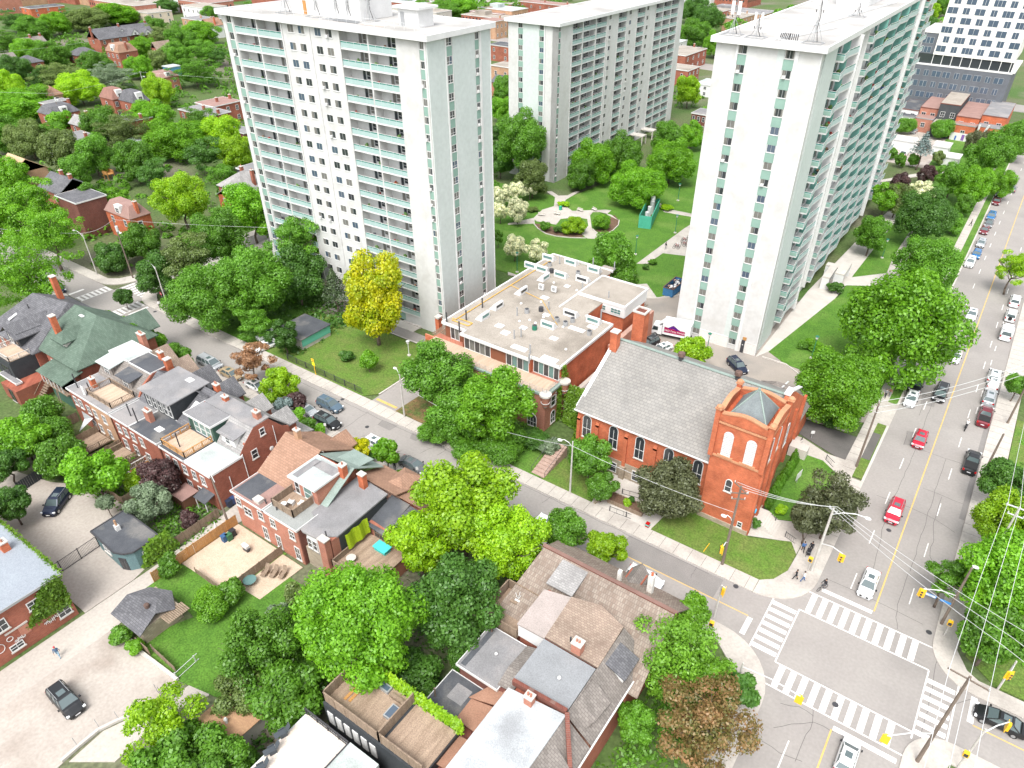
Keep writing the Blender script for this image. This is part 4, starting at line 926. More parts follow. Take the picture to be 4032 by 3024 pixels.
for x0_, y0_, x1_, y1_ in ((TX0+.1, TY0+.1, TX1-.1, TY0+.1),(TX1-.1, TY0+.1, TX1-.1, TY1-.1),(TX0+.1, TY0+.1, TX0+.1, TY1-.1),(TX0+.1, TY1-.1, TX1-.1, TY1-.1)):
 n = 16
 for i in range(1, n-1):
  h = lambda t: .95+.5*max(0, math.cos((t-.5)*math.pi*1.15))**1.6
  a, c = i/n, (i+1)/n; b.beam((x0_+(x1_-x0_)*a, y0_+(y1_-y0_)*a, TZ+h(a)+.1),(x0_+(x1_-x0_)*c, y0_+(y1_-y0_)*c, TZ+h(c)+.1), .62, .18)
b.build('coping_stones', ch)
b = MB().mat(mat('tower_slate', (.17,.195,.20),(.14,.16,.165),1.2, .7)); ax, ay, az_ = (TX0+TX1)/2,(TY0+TY1)/2, TZ+3.7
cs = [(TX0+1, TY0+1, TZ+.5),(TX1-1, TY0+1, TZ+.5),(TX1-1, TY1-1, TZ+.5),(TX0+1, TY1-1, TZ+.5)]
b.add(cs + [(ax, ay, az_)], [(0,1,4),(1,2,4),(2,3,4),(3,0,4),(3,2,1,0)]); b.mat(copper_green)
for c_ in cs: b.beam(c_, (ax, ay, az_), .16, .12)
b.ball((ax, ay, az_+.05), .2); b.build('tower_roof', ch)
for x in (-18.35,-15.45):
 b = MB().mat(trim_white); n = 10; hw, z0_, z1_ = .62,11.3,14.4
 b.add([(x-hw, TY0-.06, z0_),(x+hw, TY0-.06, z0_)] + [(x+hw*math.cos(math.pi*i/n), TY0-.06, z1_+hw*math.sin(math.pi*i/n)) for i in range(n+1)], [tuple(range(n+3))])
 for k in range(13): b.box(x-hw, x+hw, TY0-.12, TY0-.06, z0_+.26*k, z0_+.26*k+.15)
 o = b.build('louvre', ch); g = MB().mat(metal_grey)
 for k in range(13): g.box(x-hw+.05, x+hw-.05, TY0-.075, TY0-.062, z0_+.26*k+.16, z0_+.26*k+.24)
 g.build('shadow_gap', o)
 b = MB().mat(MATS['sandstone']).box(x-1.0, x+1.0, TY0-.22, TY0, z0_-.35, z0_-.02); b.build('sill', ch)
wn_(ch, 'S', -17.1, TY0-.03,6.0, .75,1.5, arch=True, mull=0); wn_(ch, 'S', -14.6, TY0-.03,1.0, .5, .8, mull=0)
for y in (72.2,75.0): wn_(ch, 'E', TX1+.03, y, 11.4,1.0,3.0, arch=True, mull=0)
b = MB().mat(brick_orange)
for y in (70.7,73.6,76.6): b.box(TX1, TX1+.3, y-.28, y+.28,0,15.8)
for y in (78.2,83.5,88.0,92.1): b.box(CE+.2, CE+.55, y-.3, y+.3,0,9.5)
b.build('buttress', ch)
chimney(ch, -39.9,80.2,9,17.2,1.1,1.1, brick_orange, 0);
b = MB().mat(brick_orange).box(-42.2,-40.3,90.4,92.2,0,15.2); b.mat(concrete)
for a in ((-42.35,-40.15,90.25,90.55),(-42.35,-40.15,92.05,92.35),(-42.35,-42.05,90.55,92.05),(-40.45,-40.15,90.55,92.05)): b.box(*a, 15.2,15.45)
b.mat(brick_dark).box(-42.05,-40.45,90.55,92.05,15.2,15.22); b.build('chimney', ch)
roofpoly(ch, hip(-22.5,-14.6,92.5,99.0,5.0,3.0, .3), shingle_taupe); walls(ch, -22.5,-14.6,92.5,99.0,5.0, brick_orange)
b = MB().mat(metal_light).beam((-18.5,94.6,8.0),(-18.5,98.0,7.2), .25, .1).box(-24.4,-23.4,92.9,93.8,8.0,8.3); b.mat(brick_orange).box(-24.3,-23.5,93.0,93.7,0,8.0); b.build('annex_trim', ch)
b = MB().mat(concrete)
for k in range(9): b.box(-14.6+.0,-13.4,91.6+.32*k, 91.92+.32*k, -.05,1.6-.17*k)
b.box(-14.5,-11.9,89.9,91.6,-.05,1.75); b.build('steps', ch)
b = MB().mat(trim_white).box(-13.55,-13.5,71.2,72.2,2.6,4.0); b.mat(plain('sky_blue', (.08, .45, .75))).ball((-13.3,71.5,3.6), .12, .35, .35,8,5); b.build('sign_disc', ch)
b = MB().mat(concrete).box(-13.6,-12.2,72.2,75.2,-.05,1.2)
for k in range(6): b.box(-12.2+.3*k, -11.9+.3*k, 72.2,75.2,-.05,1.05-.17*k)
b.build('steps', ch)
# ---- courtyard townhouses with the flat roof
th = thing('townhouse_block', 'flat roofed brick and white townhouse block with rows of skylight boxes', 'townhouses', (-60,88,0))
Z9 = 9.2; XE, XW, YS = -47.7,-71.0,77.9
walls(th, -71.0,-66.3,78.9,112, Z9, brick_orange); walls(th, -66.3,-52.9,77.6,104.4, Z9, brick_orange); walls(th, -52.9, XE, 78.3,93.9, Z9, brick_orange)
walls(th, -66.3,-57.7,104.4,111.3, Z9, brick_orange); walls(th, -57.7,-48.7,100.4,108.5, Z9+.4, brick_orange)
rm = MB(); rm.mat(flat_taupe)
parts = [(-71.2,-66.3,78.6,112.3),(-66.3,-52.9,77.2,104.4),(-52.9, XE+.1,78.0,94.1),(-66.3,-57.7,104.4,111.6)]
for a in parts: rm.box(a[0], a[1], a[2], a[3], Z9, Z9+.18)
rm.box(-57.9,-48.5,100.2,108.7, Z9+.4, Z9+.58)
for a in ((-60.5,-57.9,111.6,114), ): rm.box(*a, Z9, Z9+.18)
rm.build('roof', th)
b = MB().mat(trim_white)
for p0, p1 in (((-71.3,78.4),(-66.3,78.4)),((-66.3,77.1),(-52.9,77.1)),((-52.9,77.95),(-47.6,77.95)),((-47.6,77.8),(-47.6,94.2)),((-71.3,78.3),(-71.3,112.4)),((-71.3,112.4),(-57.7,112.4)),((-66.3,77.0),(-66.3,78.5)),((-52.9,77.0),(-52.9,78.1)),((-52.9,94.2),(-47.5,94.2))):
 b.beam((*p0, Z9+.12),(*p1, Z9+.12), .3, .44)
for p0, p1 in (((-57.9,100.2),(-48.5,100.2)),((-48.5,100.2),(-48.5,108.8)),((-57.9,108.8),(-48.5,108.8)),((-57.9,100.2),(-57.9,108.8))): b.beam((*p0, Z9+.5),(*p1, Z9+.5), .3, .5)
b.box(-57.9,-48.6,100.12,100.3, Z9-1.6, Z9+.3); b.box(-58.3,-58.0,94.2,104.4, Z9, Z9+.4)
b.build('parapet', th)
b = MB().mat(white_paint).box(-48.6,-48.45,100.2,108.6, Z9-1.6, Z9+.3); b.build('white_band', th)
for x in (-50.2,-53.2,-56.2): wn_(th, 'S', x, 100.1, Z9-1.1,1.9, .85, gm=glass_teal, mull=2, sill=False)
b = MB().mat(plain('cedar', (.20,.07,.035), .7)).box(-71.0,-66.4,78.75,78.9,6.6, Z9).box(-60.4,-57.6,77.5,77.6,6.6, Z9).box(-66.4,-66.2,77.6,78.9,6.6, Z9); b.build('cedar_cladding', th)
b = MB()
for x0_, x1_, y_, n in ((-65.9,-60.6,77.52,5),(-57.4,-53.1,77.52,4),(-52.6,-47.9,78.2,5),(-69.8,-68.0,78.7,2)):
 b.mat(glass_dark).box(x0_, x1_, y_, y_+.05,6.75,8.95).mat(trim_white).box(x0_, x1_, y_-.06, y_, 8.9,9.05).box(x0_, x1_, y_-.06, y_, 6.65,6.75)
 for k in range(n+1): xx = x0_+(x1_-x0_)*k/n; b.box(xx-.05, xx+.05, y_-.07, y_, 6.65,9.0)
 for k in range(n):
  if k % 2: xx = x0_+(x1_-x0_)*(k+.5)/n; b.mat(curtain if x0_ < -60 else glass_teal).box(xx-.4, xx+.4, y_-.012, y_-.004,6.8,8.85); b.mat(trim_white)
 b.build('glazed_front', th); b = MB()
walls(th, -72.5,-47.4,73.6,78.9,6.6, brick_pink, name='lower_wall')
b = MB().mat(deck_light).box(-72.3,-47.5,73.8,77.6,6.6,6.66); b.build('terrace', th)
b = MB().mat(copper_green).box(-72.6,-47.2,73.35,73.75,6.6,6.95).box(-47.5,-46.95,73.35,78.2,6.6,6.95); b.build('coping', th)
b = MB().mat(metal_grey)
for x in np.arange(-72,-47.3,1.2): b.tube((x, 73.8,6.9),(x, 73.8,7.7), .03, n=5)
for z in (7.1,7.4,7.7): b.tube((-72,73.8, z),(-47.4,73.8, z), .025, n=5)
for y in np.arange(74,78,1.2): b.tube((-47.4, y, 6.9),(-47.4, y, 7.7), .03, n=5)
for z in (7.1,7.4,7.7): b.tube((-47.4,73.8, z),(-47.4,78, z), .025, n=5)
b.build('terrace_railing', th)
for (cx_, cy_) in ((-47.3,73.6),(-46.9,78.3)):
 b = MB().mat(brick_pink).tube((cx_, cy_, 5.0),(cx_, cy_, 6.8), .5, .85,14).mat(trim_white).tube((cx_, cy_, 4.6),(cx_, cy_, 5.0), .2, .5,12).mat(concrete).tube((cx_, cy_, 6.8),(cx_, cy_, 7.1), .95, .95,14); b.mat(trim_white).tube((cx_, cy_, 5.5),(cx_, cy_, 5.62), .68, .72,14); b.build('corner_turret', th)
for x in (-50.5,-54.2,-58.0,-62.0): wn_(th, 'S', x, 73.57,3.7,1.1,1.6, gm=plain('glass_green', (.03, .08, .06), .15), mull=0);
for y in (75.9,): wn_(th, 'E', -47.36, y, 3.7,1.0,1.7, mull=0); wn_(th, 'E', -47.36, y, .5,1.1,1.6, arch=True, mull=1)
b = MB().mat(trim_white)
for z in np.arange(3.7,5.6, .45):
 for s in (-.85, .85): b.box(-50.5+s-.12,-50.5+s+.12,73.52,73.6, z, z+.25); b.box(-47.42,-47.34,75.9+s*.95-.12,75.9+s*.95+.12, z, z+.25)
b.build('quoins', th)
wn_(th, 'S', -49.7,73.57, .2,1.6,1.5, arch=True, fm=trim_white, gm=metal_dark, mull=2)
def skybox(x, y, w=2.4, rot=0, z=Z9+.18):
 b = MB().mat(white_paint); h = 1.15; d = 1.5
 b.add([(-w/2,0,0),(w/2,0,0),(w/2,d,0),(-w/2,d,0),(-w/2,0,h),(w/2,0,h),(w/2,.45,h),(-w/2,.45,h)], [(3,2,1,0),(0,1,5,4),(4,5,6,7),(7,6,2,3),(0,4,7,3),(1,2,6,5)])
 b.mat(glass_teal if (int(x*3) % 2) else glass_dark).box(-w/2+.3, w/2-.3,-.03,0, .42, .95); b.mat(trim_white).box(-w/2+.25,w/2-.25,-.05,-.0,.36,.42).box(-w/2+.25,w/2-.25,-.05,0,.95,1.0)
 b.xf(Matrix.Translation((x, y, z)) @ Matrix.Rotation(rot, 4, 'Z')); return b.build('skylight_box', th)
def qz(r, c, x, y, z=Z9+.2): p = q(r, c, x, y, z); return (p.x, p.y)
for px in ((340,1200),(535,1100),(735,1160),(450,760),(640,800),(345,610),(540,650),(740,715)):
 p = qz(1,2,*px); skybox(p[0], p[1], 2.6,0)
for px in ((140,900),(335,780)): p = qz(1,2,*px); skybox(p[0], p[1], 2.3, math.pi/2)
for px in ((1400+620,1120),(2140,1030)): p = qz(1,1,px[0],px[1]); skybox(p[0], p[1], 2.3, math.pi/2)
for px in ((190,680),(290,710)): p = qz(1,2,*px); skybox(p[0], p[1], 2.6,0)
for px, w_, d_ in (((100,1375),2.8,1.1),((365,1470),2.8,1.1),((135,1198),1.2,1.0),((400,1290),1.3,1.0),((600,1210),2.9,1.0),((735,1190),1.6,1),((320,935),1.4,1.1),((515,835),1.0,1.0),((335,1085),1.2,.9),((920,948),.9,.9)):
 p = qz(1,2,*px); skylight(th, p[0], p[1], Z9+.18, w_, d_, white_paint)
for px in ((2140,1180),(2190,1240)): p = qz(1,1,*px); skylight(th, p[0], p[1], Z9+.18,1.4,1.2, white_paint)
for i, px in enumerate(((165,1065),(288,1050),(425,1140),(562,1145),(708,1255),(232,1210),(362,658),(380,715),(610,735),(500,1175))):
 p = qz(1,2,*px); b = MB().mat((metal_grey, metal_dark, green_metal)[i % 3] if i % 2 else metal_grey).tube((p[0],p[1],Z9+.18),(p[0],p[1],Z9+.95),.42,.42,12).mat(metal_dark).tube((p[0],p[1],Z9+.95),(p[0],p[1],Z9+1.0),.34,.34,12); b.build('air_conditioner', th)
for px in ((290,865),(400,885)): p = qz(1,2,*px); b = MB().mat(white_paint).box(p[0]-.5,p[0]+.5,p[1]-.2,p[1]+.2,Z9+.3,Z9+1.3).mat(metal_grey).tube((p[0],p[1]-.21,Z9+.85),(p[0],p[1]-.2,Z9+.85),.35,n=12); b.build('air_conditioner', th)
for px in ((55,1290),(80,1090),(193,1420),(185,1500),(648,870),(875,950),(810,1110),(355,1040),(740,655),(450,640),(800,740),(925,690),(115,1275)):
 p = qz(1,2,*px); vent(th, p[0], p[1], Z9+.1,1.7, .12, metal_grey)
for px in ((1790,1230),(1680,1150),(1850,1130),(1990,1020)): p = qz(1,1,*px); vent(th, p[0], p[1], Z9+.1,2.0, .13, metal_dark)
b = MB().mat(metal_light)
for px in ((100,1140),(190,1130),(240,1155),(310,1105),(290,970),(115,985),(300,865),(400,805),(505,1385),(600,870),(480,1190)): p = qz(1,2,*px); b.ball((p[0],p[1],Z9+.22),.26,.26,.22,8,5)
b.build('dome_vents', th)
b = MB().mat(plain('gas_yellow', (.62, .36, .06), .6)); zz = Z9+.32
b.path([(-70.6,80.2, zz),(-69.9,80.2, zz),(-69.9,111, zz)], .08,6).path([(-70.3,79.7, zz),(-66.8,79.7, zz),(-66.8,80.8, zz),(-69.6,80.8, zz)], .08,6).path([(-69.9,96, zz),(-62,94.5, zz),(-55,88.6, zz)], .05,6); b.build('gas_pipe', th)
b = MB().mat(wood_old)
for y in np.arange(80.5,84.5, .4): b.box(-76.0,-71.5, y, y+.12,4.6,4.75)
for y in np.arange(92,97, .4): b.box(-76.0,-71.5, y, y+.12,4.6,4.75)
for x in np.arange(-70,-62, .45): b.box(x, x+.12,112.5,115.5,5.2,5.35)
for x in np.arange(-57,-49, .45): b.box(x, x+.12,109,111.4,5.2,5.35)
b.build('pergola', th)
b = MB().mat(brick_orange).box(-76.4,-76.1,79,106,0,3.6).box(-76.1,-71.3,88,88.3,0,5.2).box(-76.1,-71.3,97.5,97.8,0,5.2).box(-76.1,-71.3,79,79.3,0,5.2).box(-77.2,-76.4,83,84,0,6.2); b.mat(concrete).box(-77.3,-76.3,82.9,84.1,6.2,6.5); b.build('garden_wall', th)
b = MB().mat(mat('lowroof', (.33, .30, .30),(.29, .265, .265), .4, .9)).box(-46.6,-41.6,79.2,99,0,3.0).mat(concrete).box(-47.3,-46.6,79,99,0,3.1); b.build('podium_roof', th)
walls(th, -47.3,-46.4,92.5,108,6.4, brick_pink, name='lower_wall')
def ivy(name, label, pts, n, nrm, size=.16, depth=.22, color='ivy', part_of=None, cat='climbing plant', seed=1):
 """pts: corners of a wall patch (3D); leaves scattered over it with a ragged edge"""
 g = np.random.default_rng(seed); A = [np.array(p) for p in pts]; s, t_ = g.random(n), g.random(n)
 e = 1+.18*np.sin(s*17+seed)*np.cos(t_*13)
 P = (A[0][None]*((1-s)*(1-t_))[:, None] + A[1][None]*(s*(1-t_))[:, None] + A[2][None]*(s*t_)[:, None] + A[3][None]*((1-s)*t_)[:, None])
 P = P + np.array(nrm)[None]*(g.random(n)*depth)[:, None] + g.normal(0, .12,(n, 3)); c0 = P.mean(0)
 me = leaf_mesh('ivy', P-c0, np.tile(np.array(nrm, float),(n, 1)), size, seed)
 o = inst(me, name, None, tuple(c0), mt=GREENS[color]); tag(o, label, cat); return o
ivy('ivy', 'bright ivy covering the wall between the church and the round turret', [(-41.2,76.3,0),(-46.6,77.6,0),(-46.6,79.0,6.2),(-41.0,78.6,7.0)], 3800,(.3,-1, .2), .2, .5)
ivy('ivy', 'ivy strip climbing the brick corner beneath the corner turret', [(-47.3,76.8,0),(-47.3,77.9,0),(-47.2,77.9,6.6),(-47.2,76.9,6.6)], 900,(1,0,0))
ivy('ivy', 'ivy on the left end wall of the slate roofed church', [(-40.5,71.2,0),(-40.5,75,0),(-40.5,75,8.6),(-40.5,71.6,8.0)], 1600,(-1,-.4,0), .2, .4)
ivy('ivy', 'thin ivy on the orange flank wall under the flat townhouse roof', [(-47.5,78.5,3),(-47.5,81.5,3),(-47.5,79.2,9.4),(-47.5,78.3,9.4)], 500,(1,0,0))
# ---- houses of the near block
def H_(label, x, y, name='brick_house', cat='house', group=None): return thing(name, label, cat, (x, y, 0),0, group)
def rear_wins(t, y, xs, zs, w=.8, h=1.4, **k):
 for x in xs:
  for z in zs: wn_(t, 'S', x, y-.02, z, w, h, **k)
t = H_('red brick pair with pale green rear roof and new timber roof deck', -79,41)
walls(t, -84.1,-73.4,34.1,39.0,6.0, brick_red); walls(t, -84.1,-73.7,39.0,47.0,6.0, brick_red)
gablewall(t, -73.4, [(39.0,0),(47.1,0),(47.1,6.2),(46.3,6.6),(44.3,9.1),(41.8,9.1),(40.0,7.5),(39.0,6.3)], brick_red, .35)
gablewall(t, -83.8, [(39.0,6),(47.1,6),(44.3,9.1),(41.8,9.1),(39.0,6.3)], brick_red, .3)
flatroof(t, -78.5,-73.4,34.1,38.9,6.0, flat_pale); flatroof(t, -84.1,-78.75,34.1,38.9,6.0, flat_dark)
deck(t, -83.9,-78.9,34.4,38.6,6.2, deck_light, wood_new, 1.0, sides='SEW')
roofpoly(t, [[(-84.0,41.8,9.2),(-73.45,41.8,9.2),(-73.45,44.5,9.35),(-84.0,44.5,9.35)]], flat_grey, .2); roofpoly(t, [[(-84.2,44.5,9.3),(-73.5,44.5,9.3),(-73.5,47.4,6.1),(-84.2,47.4,6.1)]], shingle_lgrey)
roofpoly(t, [[(-78.3,38.9,6.3),(-73.45,38.9,6.3),(-73.45,40.2,7.7),(-78.3,40.2,7.7)], [(-78.3,40.2,7.7),(-73.45,40.2,7.7),(-73.45,41.85,9.15),(-78.3,41.85,9.15)]], shingle_lgrey, .1)
walls(t, -84.0,-78.4,38.9,42.0,8.9, plain('green_wall', (.03, .075, .055), .6),6.0, 'roof_room'); flatroof(t, -84.0,-78.4,38.7,41.9,8.95, flat_grey)
for x in (-79.6,-80.9,-82.2): wn_(t, 'S', x, 38.88,6.35,1.05,1.9, gm=glass_teal, mull=0, sill=False)
walls(t, -77.4,-74.6,39.3,41.7,8.3, trim_white, 6.3, 'dormer'); roofpoly(t, [[(-77.9,39.0,8.25),(-74.2,39.0,8.25),(-74.2,41.8,8.7),(-77.9,41.8,8.7)]], flat_grey, .12); wn_(t, 'S', -76.0,39.27,6.9, .8,1.1, mull=0)
wn_(t, 'E', -73.37,42.9,7.3, .65,1.0, mull=0); wn_(t, 'E', -73.37,41.0,4.5, .8,1.3, mull=0); wn_(t, 'E', -73.37,43.8,2.0,2.0,1.4, mull=2); wn_(t, 'E', -73.37,38.2, .9, .5, .6, mull=0)
b = MB().mat(trim_white).tube((-73.3,39.2,0),(-73.3,39.2,6.3), .06, n=6).tube((-73.3,36.6,1),(-73.3,36.6,4.2), .06, n=6).tube((-73.3,44.6,2.5),(-73.3,44.6,7.8), .05, n=6).ball((-73.1,43.5,4.6), .1, .35, .35,8,5); b.build('drainpipe', t)
rear_wins(t, 34.1,(-82.9,-81.2,-79.3,-77.2,-75.3),(3.6,)); rear_wins(t, 34.1,(-82.4,-79.2,-76.8),(.7,), .9,1.6)
chimney(t, -74.6,43.5,9.0,10.3,1.0, .7, brick_pink, 2); chimney(t, -81.6,43.6,9.0,9.9, .9, .6, brick_orange, 1); vent(t, -81.5,35.4,6.3,2.4)
for x in (-81.5,-76.0):
 roofpoly(t, gable(x-1.7, x+1.7,46.0,49.0,5.9,1.5, 'y', .3), shingle_lgrey); walls(t, x-1.6, x+1.6,47,49,5.8, brick_red, name='bay')
roofpoly(t, [[(-84.0,51.2,2.8),(-73.6,51.2,2.8),(-73.6,48.9,3.5),(-84.0,48.9,3.5)]], shingle_lgrey, .15, name='porch_roof')
b = MB().mat(trim_white)
for x in (-83.6,-79,-74.0): b.box(x-.1, x+.1,50.8,51.0,0,2.7)
b.build('porch_posts', t)
t = H_('red brick pair with dark flat rear roof and band of tall white dormer windows', -90,41)
walls(t, -96.2,-84.75,34.1,46.5,6.1, brick_red)
flatroof(t, -91.4,-84.9,34.1,38.5,6.1, flat_dark); flatroof(t, -96.1,-91.6,34.1,38.5,6.12, flat_grey)
walls(t, -94.2,-87.4,38.6,44.6,9.1, sidingdark, 6.1, 'roof_room'); roofpoly(t, [[(-94.6,38.1,9.2),(-87.0,38.1,9.2),(-87.0,44.9,9.5),(-94.6,44.9,9.5)]], flat_grey, .16)
for x in (-93.1,-91.7,-90.4,-89.1,-88.0): wn_(t, 'S', x, 38.57,6.6, .72,2.0, mull=0, sill=False)
roofpoly(t, [[(-87.0,38.4,6.2),(-84.3,38.4,6.2),(-84.3,44.0,9.3),(-87.0,44.0,9.3)], [(-96.4,38.5,6.2),(-94.4,38.5,6.2),(-94.4,42.6,9.3),(-96.4,42.6,9.3)], [(-96.4,42.6,9.3),(-84.3,42.6,9.28),(-84.3,47.6,5.9),(-96.4,47.6,5.9)]], shingle_grey, .14)
b = MB().mat(trim_white).beam((-85.9,40.2,7.35),(-85.9,41.8,8.25), .8, .1); b.build('skylight', t); skylight(t, -89.8,43.6,9.45,1.2, .9, white_paint); skylight(t, -87.3,36.1,6.2,1.3, .9, white_paint)
chimney(t, -90.2,36.6,6.1,8.0,1.2, .7, brick_pink, 3); chimney(t, -84.9,44.6,9,10.1, .9, .6, brick_orange, 2); vent(t, -93.5,35.6,6.1,2.3); vent(t, -91.3,35.3,6.1,2.6)
rear_wins(t, 34.1,(-95.0,-93.3,-91.4,-89.3),(3.6,)); rear_wins(t, 34.1,(-94.7,-92.0,-88.9),(.8,), .9,1.6)
for x in (-93.8,-88.0): roofpoly(t, gable(x-1.8, x+1.8,46.0,49.0,5.9,2.0, 'y', .3), shingle_grey); walls(t, x-1.7, x+1.7,46.4,49,5.8, brick_red, name='bay')
t = H_('brown shingled pair with grey board railing around its rear roof deck', -102,41)
walls(t, -107.9,-96.7,34.1,46.5,6.2, brick_red); b = MB().mat(brick_tan).box(-102.2,-96.66,34.05,34.1,0,6.0); b.build('tan_wall', t)
flatroof(t, -107.8,-96.8,34.1,38.8,6.2, flat_grey); deck(t, -103.4,-97.2,34.9,38.5,6.35, deck_light, wood_old, 1.0, sides='SEWN')
b = MB().mat(trim_white).box(-104.0,-103.3,34.5,34.56,6.4,8.0); b.build('privacy_screen', t)
gablewall(t, -96.6, [(38.8,0),(47,0),(47,6.3),(44.7,9.0),(41.8,9.0),(39.9,7.8),(38.8,6.3)], brick_red, .35)
roofpoly(t, [[(-107.8,38.8,6.3),(-96.65,38.8,6.3),(-96.65,40.0,7.8),(-107.8,40.0,7.8)], [(-107.8,40.0,7.8),(-96.65,40.0,7.8),(-96.65,41.8,9.0),(-107.8,41.8,9.0)], [(-107.8,44.6,9.0),(-96.65,44.6,9.0),(-96.65,47.3,6.2),(-107.8,47.3,6.2)]], shingle_taupe, .1)
flatroof(t, -102.4,-96.9,41.7,44.7,9.0, flat_dark); flatroof(t, -107.6,-102.6,41.7,45.2,9.05, flat_pale)
walls(t, -107.0,-104.0,39.4,42,8.6, shingle_taupe, 6.4, 'dormer'); roofpoly(t, [[(-107.6,39.0,8.6),(-103.6,39.0,8.6),(-103.6,42.0,9.0),(-107.6,42.0,9.0)]], flat_pale, .12); wn_(t, 'S', -105.5,39.37,6.9,1.1,1.4, mull=1)
walls(t, -101.6,-98.6,39.2,42,8.3, shingle_taupe, 6.4, 'dormer'); roofpoly(t, [[(-102.0,38.8,8.3),(-98.2,38.8,8.3),(-98.2,42.0,8.7),(-102.0,42.0,8.7)]], flat_dark, .12); wn_(t, 'S', -100.2,39.17,6.6,1.0,1.5, mull=1)
wn_(t, 'E', -96.57,42.5,6.9, .75,1.1, mull=0); chimney(t, -96.4,44.4,0,10.3, .8, .9, brick_orange, 0); chimney(t, -98.9,44.9,9,10.4, .9, .6, brick_orange, 1); chimney(t, -106.0,46.2,8,10.6,1.4, .7, brick_pink, 3); chimney(t, -104.8,36.6,6.2,7.8, .9, .6, brick_orange, 1)
vent(t, -106.5,35.0,6.2,2.6); vent(t, -104.2,35.6,6.2,1.6); rear_wins(t, 34.1,(-106.6,-105.1),(3.7,)); rear_wins(t, 34.05,(-103,-101.2,-98.8),(3.6, .9), .8,1.3)
for x in (-105,-99.4): roofpoly(t, gable(x-1.8, x+1.8,46.0,49.0,5.9,1.8, 'y', .3), shingle_tan); walls(t, x-1.7, x+1.7,46.4,49,5.8, brick_red, name='bay')
t = H_('big brick house with dull green hipped roof and wooden back stairs', -118,41)
gx0, gx1, gy0, gy1, gz = -121.5,-111.2,37.6,50.5,6.6
walls(t, gx0, gx1, gy0, gy1, gz, brick_red)
roofpoly(t, [[(gx0-3.0, gy0-.5, gz),(gx1+.5, gy0-.5, gz),(gx1-4.8,45, gz+4.6),(gx0-1.2,45, gz+4.6)], [(gx1+.5, gy0-.5, gz),(gx1+.5, gy1+.5, gz),(gx1-4.8,45, gz+4.6)], [(gx1+.5, gy1+.5, gz),(gx0-3, gy1+.5, gz),(gx0-1.2,45, gz+4.6),(gx1-4.8,45, gz+4.6)]], shingle_green)
walls(t, -119.2,-116.6,39.2,42.6,8.8, concrete, 6.8, 'dormer'); roofpoly(t, hip(-119.3,-116.5,38.9,43.5,8.8,1.3, .4), shingle_green, name='dormer_roof'); wn_(t, 'S', -117.9,39.17,7.3,1.1,1.1, mull=1)
roofpoly(t, [[(-118.5,34.3,5.3),(-110.6,34.3,5.3),(-110.6,37.9,6.1),(-118.5,37.9,6.1)]], shingle_green, .12, name='rear_roof'); walls(t, -117.6,-111,35.2,37.6,3.2, plain('green_wall2', (.05, .12, .09), .7), .0, 'rear_room')
b = MB().mat(trim_white)
for x in np.arange(-118,-110.9,1.2): b.box(x-.06, x+.06,34.6,34.72,3.2,5.2)
b.mat(wood_old).box(-118,-111,34.6,37.6,3.0,3.2)
for k in range(9): b.box(-119.6,-118.2,33.0+.3*k, 33.3+.3*k, .3*k, .3*k+.1)
b.tube((-119.6,33, .9),(-119.6,36,4.0), .05, n=5).tube((-118.2,33, .9),(-118.2,36,4.0), .05, n=5).tube((-115,34.4,0),(-114.2,34.8,5), .06, n=5).tube((-113,34.0,0),(-114.2,34.8,5), .06, n=5)
b.build('back_stairs', t); wn_(t, 'S', -119.7,37.57,3.4,1.0,1.7); chimney(t, -120.9,40.4,6,11.6, .9, .8, brick_orange, 0)
skylight(t, -119.0,44.1,10.6,1.1, .8)
roofpoly(t, gable(-119.6,-114.6,48.0,53.0,6.4,2.2, 'y', .4), shingle_green, name='front_roof')
t = H_('charcoal roofed brick house with black boxy rear extension and roof terrace', -128,40)
walls(t, -137,-122.6,36.5,50,6.2, brick_red)
roofpoly(t, [[(-137.6,35.9,6.2),(-122.0,35.9,6.2),(-124.6,44.8,11.0),(-134,43.5,10.6)], [(-122.0,35.9,6.2),(-122.0,50,6.4),(-124.6,44.8,11.0)], [(-137.6,50,6.2),(-122,50,6.4),(-124.6,44.8,11.0),(-134,43.5,10.6)], [(-137.6,35.9,6.2),(-134,43.5,10.6),(-137.6,50,6.2)]], shingle_grey)
walls(t, -128.6,-122.9,32.6,36.6,5.8, sidingdark, -.05, 'extension'); wn_(t, 'S', -125.4,32.57,3.2,2.4,1.4, fm=metal_dark, mull=2, sill=False)
deck(t, -128.5,-123.0,32.8,36.0,5.9, deck_light, concrete, .9, sides='SEW')
walls(t, -129.4,-125.6,36.0,40,8.6, sidingdark, 6.0, 'dormer'); roofpoly(t, gable(-129.6,-125.4,35.8,41.5,8.4,1.5, 'y', .5), shingle_grey, name='dormer_roof'); wn_(t, 'S', -128.3,35.97,6.3, .8,2.0, mull=0); wn_(t, 'S', -126.7,35.97,6.3,1.1,1.9, fm=metal_dark, mull=0)
chimney(t, -131.5,46.5,9,13.2,1.0, .8, brick_orange, 0); b = MB().mat(metal_light).beam((-133.7,38.3,7.7),(-133.4,39.8,8.4), .7, .1); b.build('skylight', t)
vent(t, -131.8,41.3,9.2, .8); walls(t, -124.5,-119.6,30.8,36,2.6, brick_red, -.05, 'rear_wing'); flatroof(t, -126.5,-121.4,32.0,32.4,2.9, flat_grey, .3, name='porch_roof'); wn_(t, 'S', -121.6,30.77, .2,1.1,2.0, fm=metal_dark, mull=0)
rear_wins(t, 36.5,(-134.5,-131.0),(3.4, .8),1.0,1.5)
t = H_('pink brick pair with rust brown rear roof beside the rear lane', -63,41)
walls(t, -68.7,-56.6,34.1,46,5.95, brick_pink)
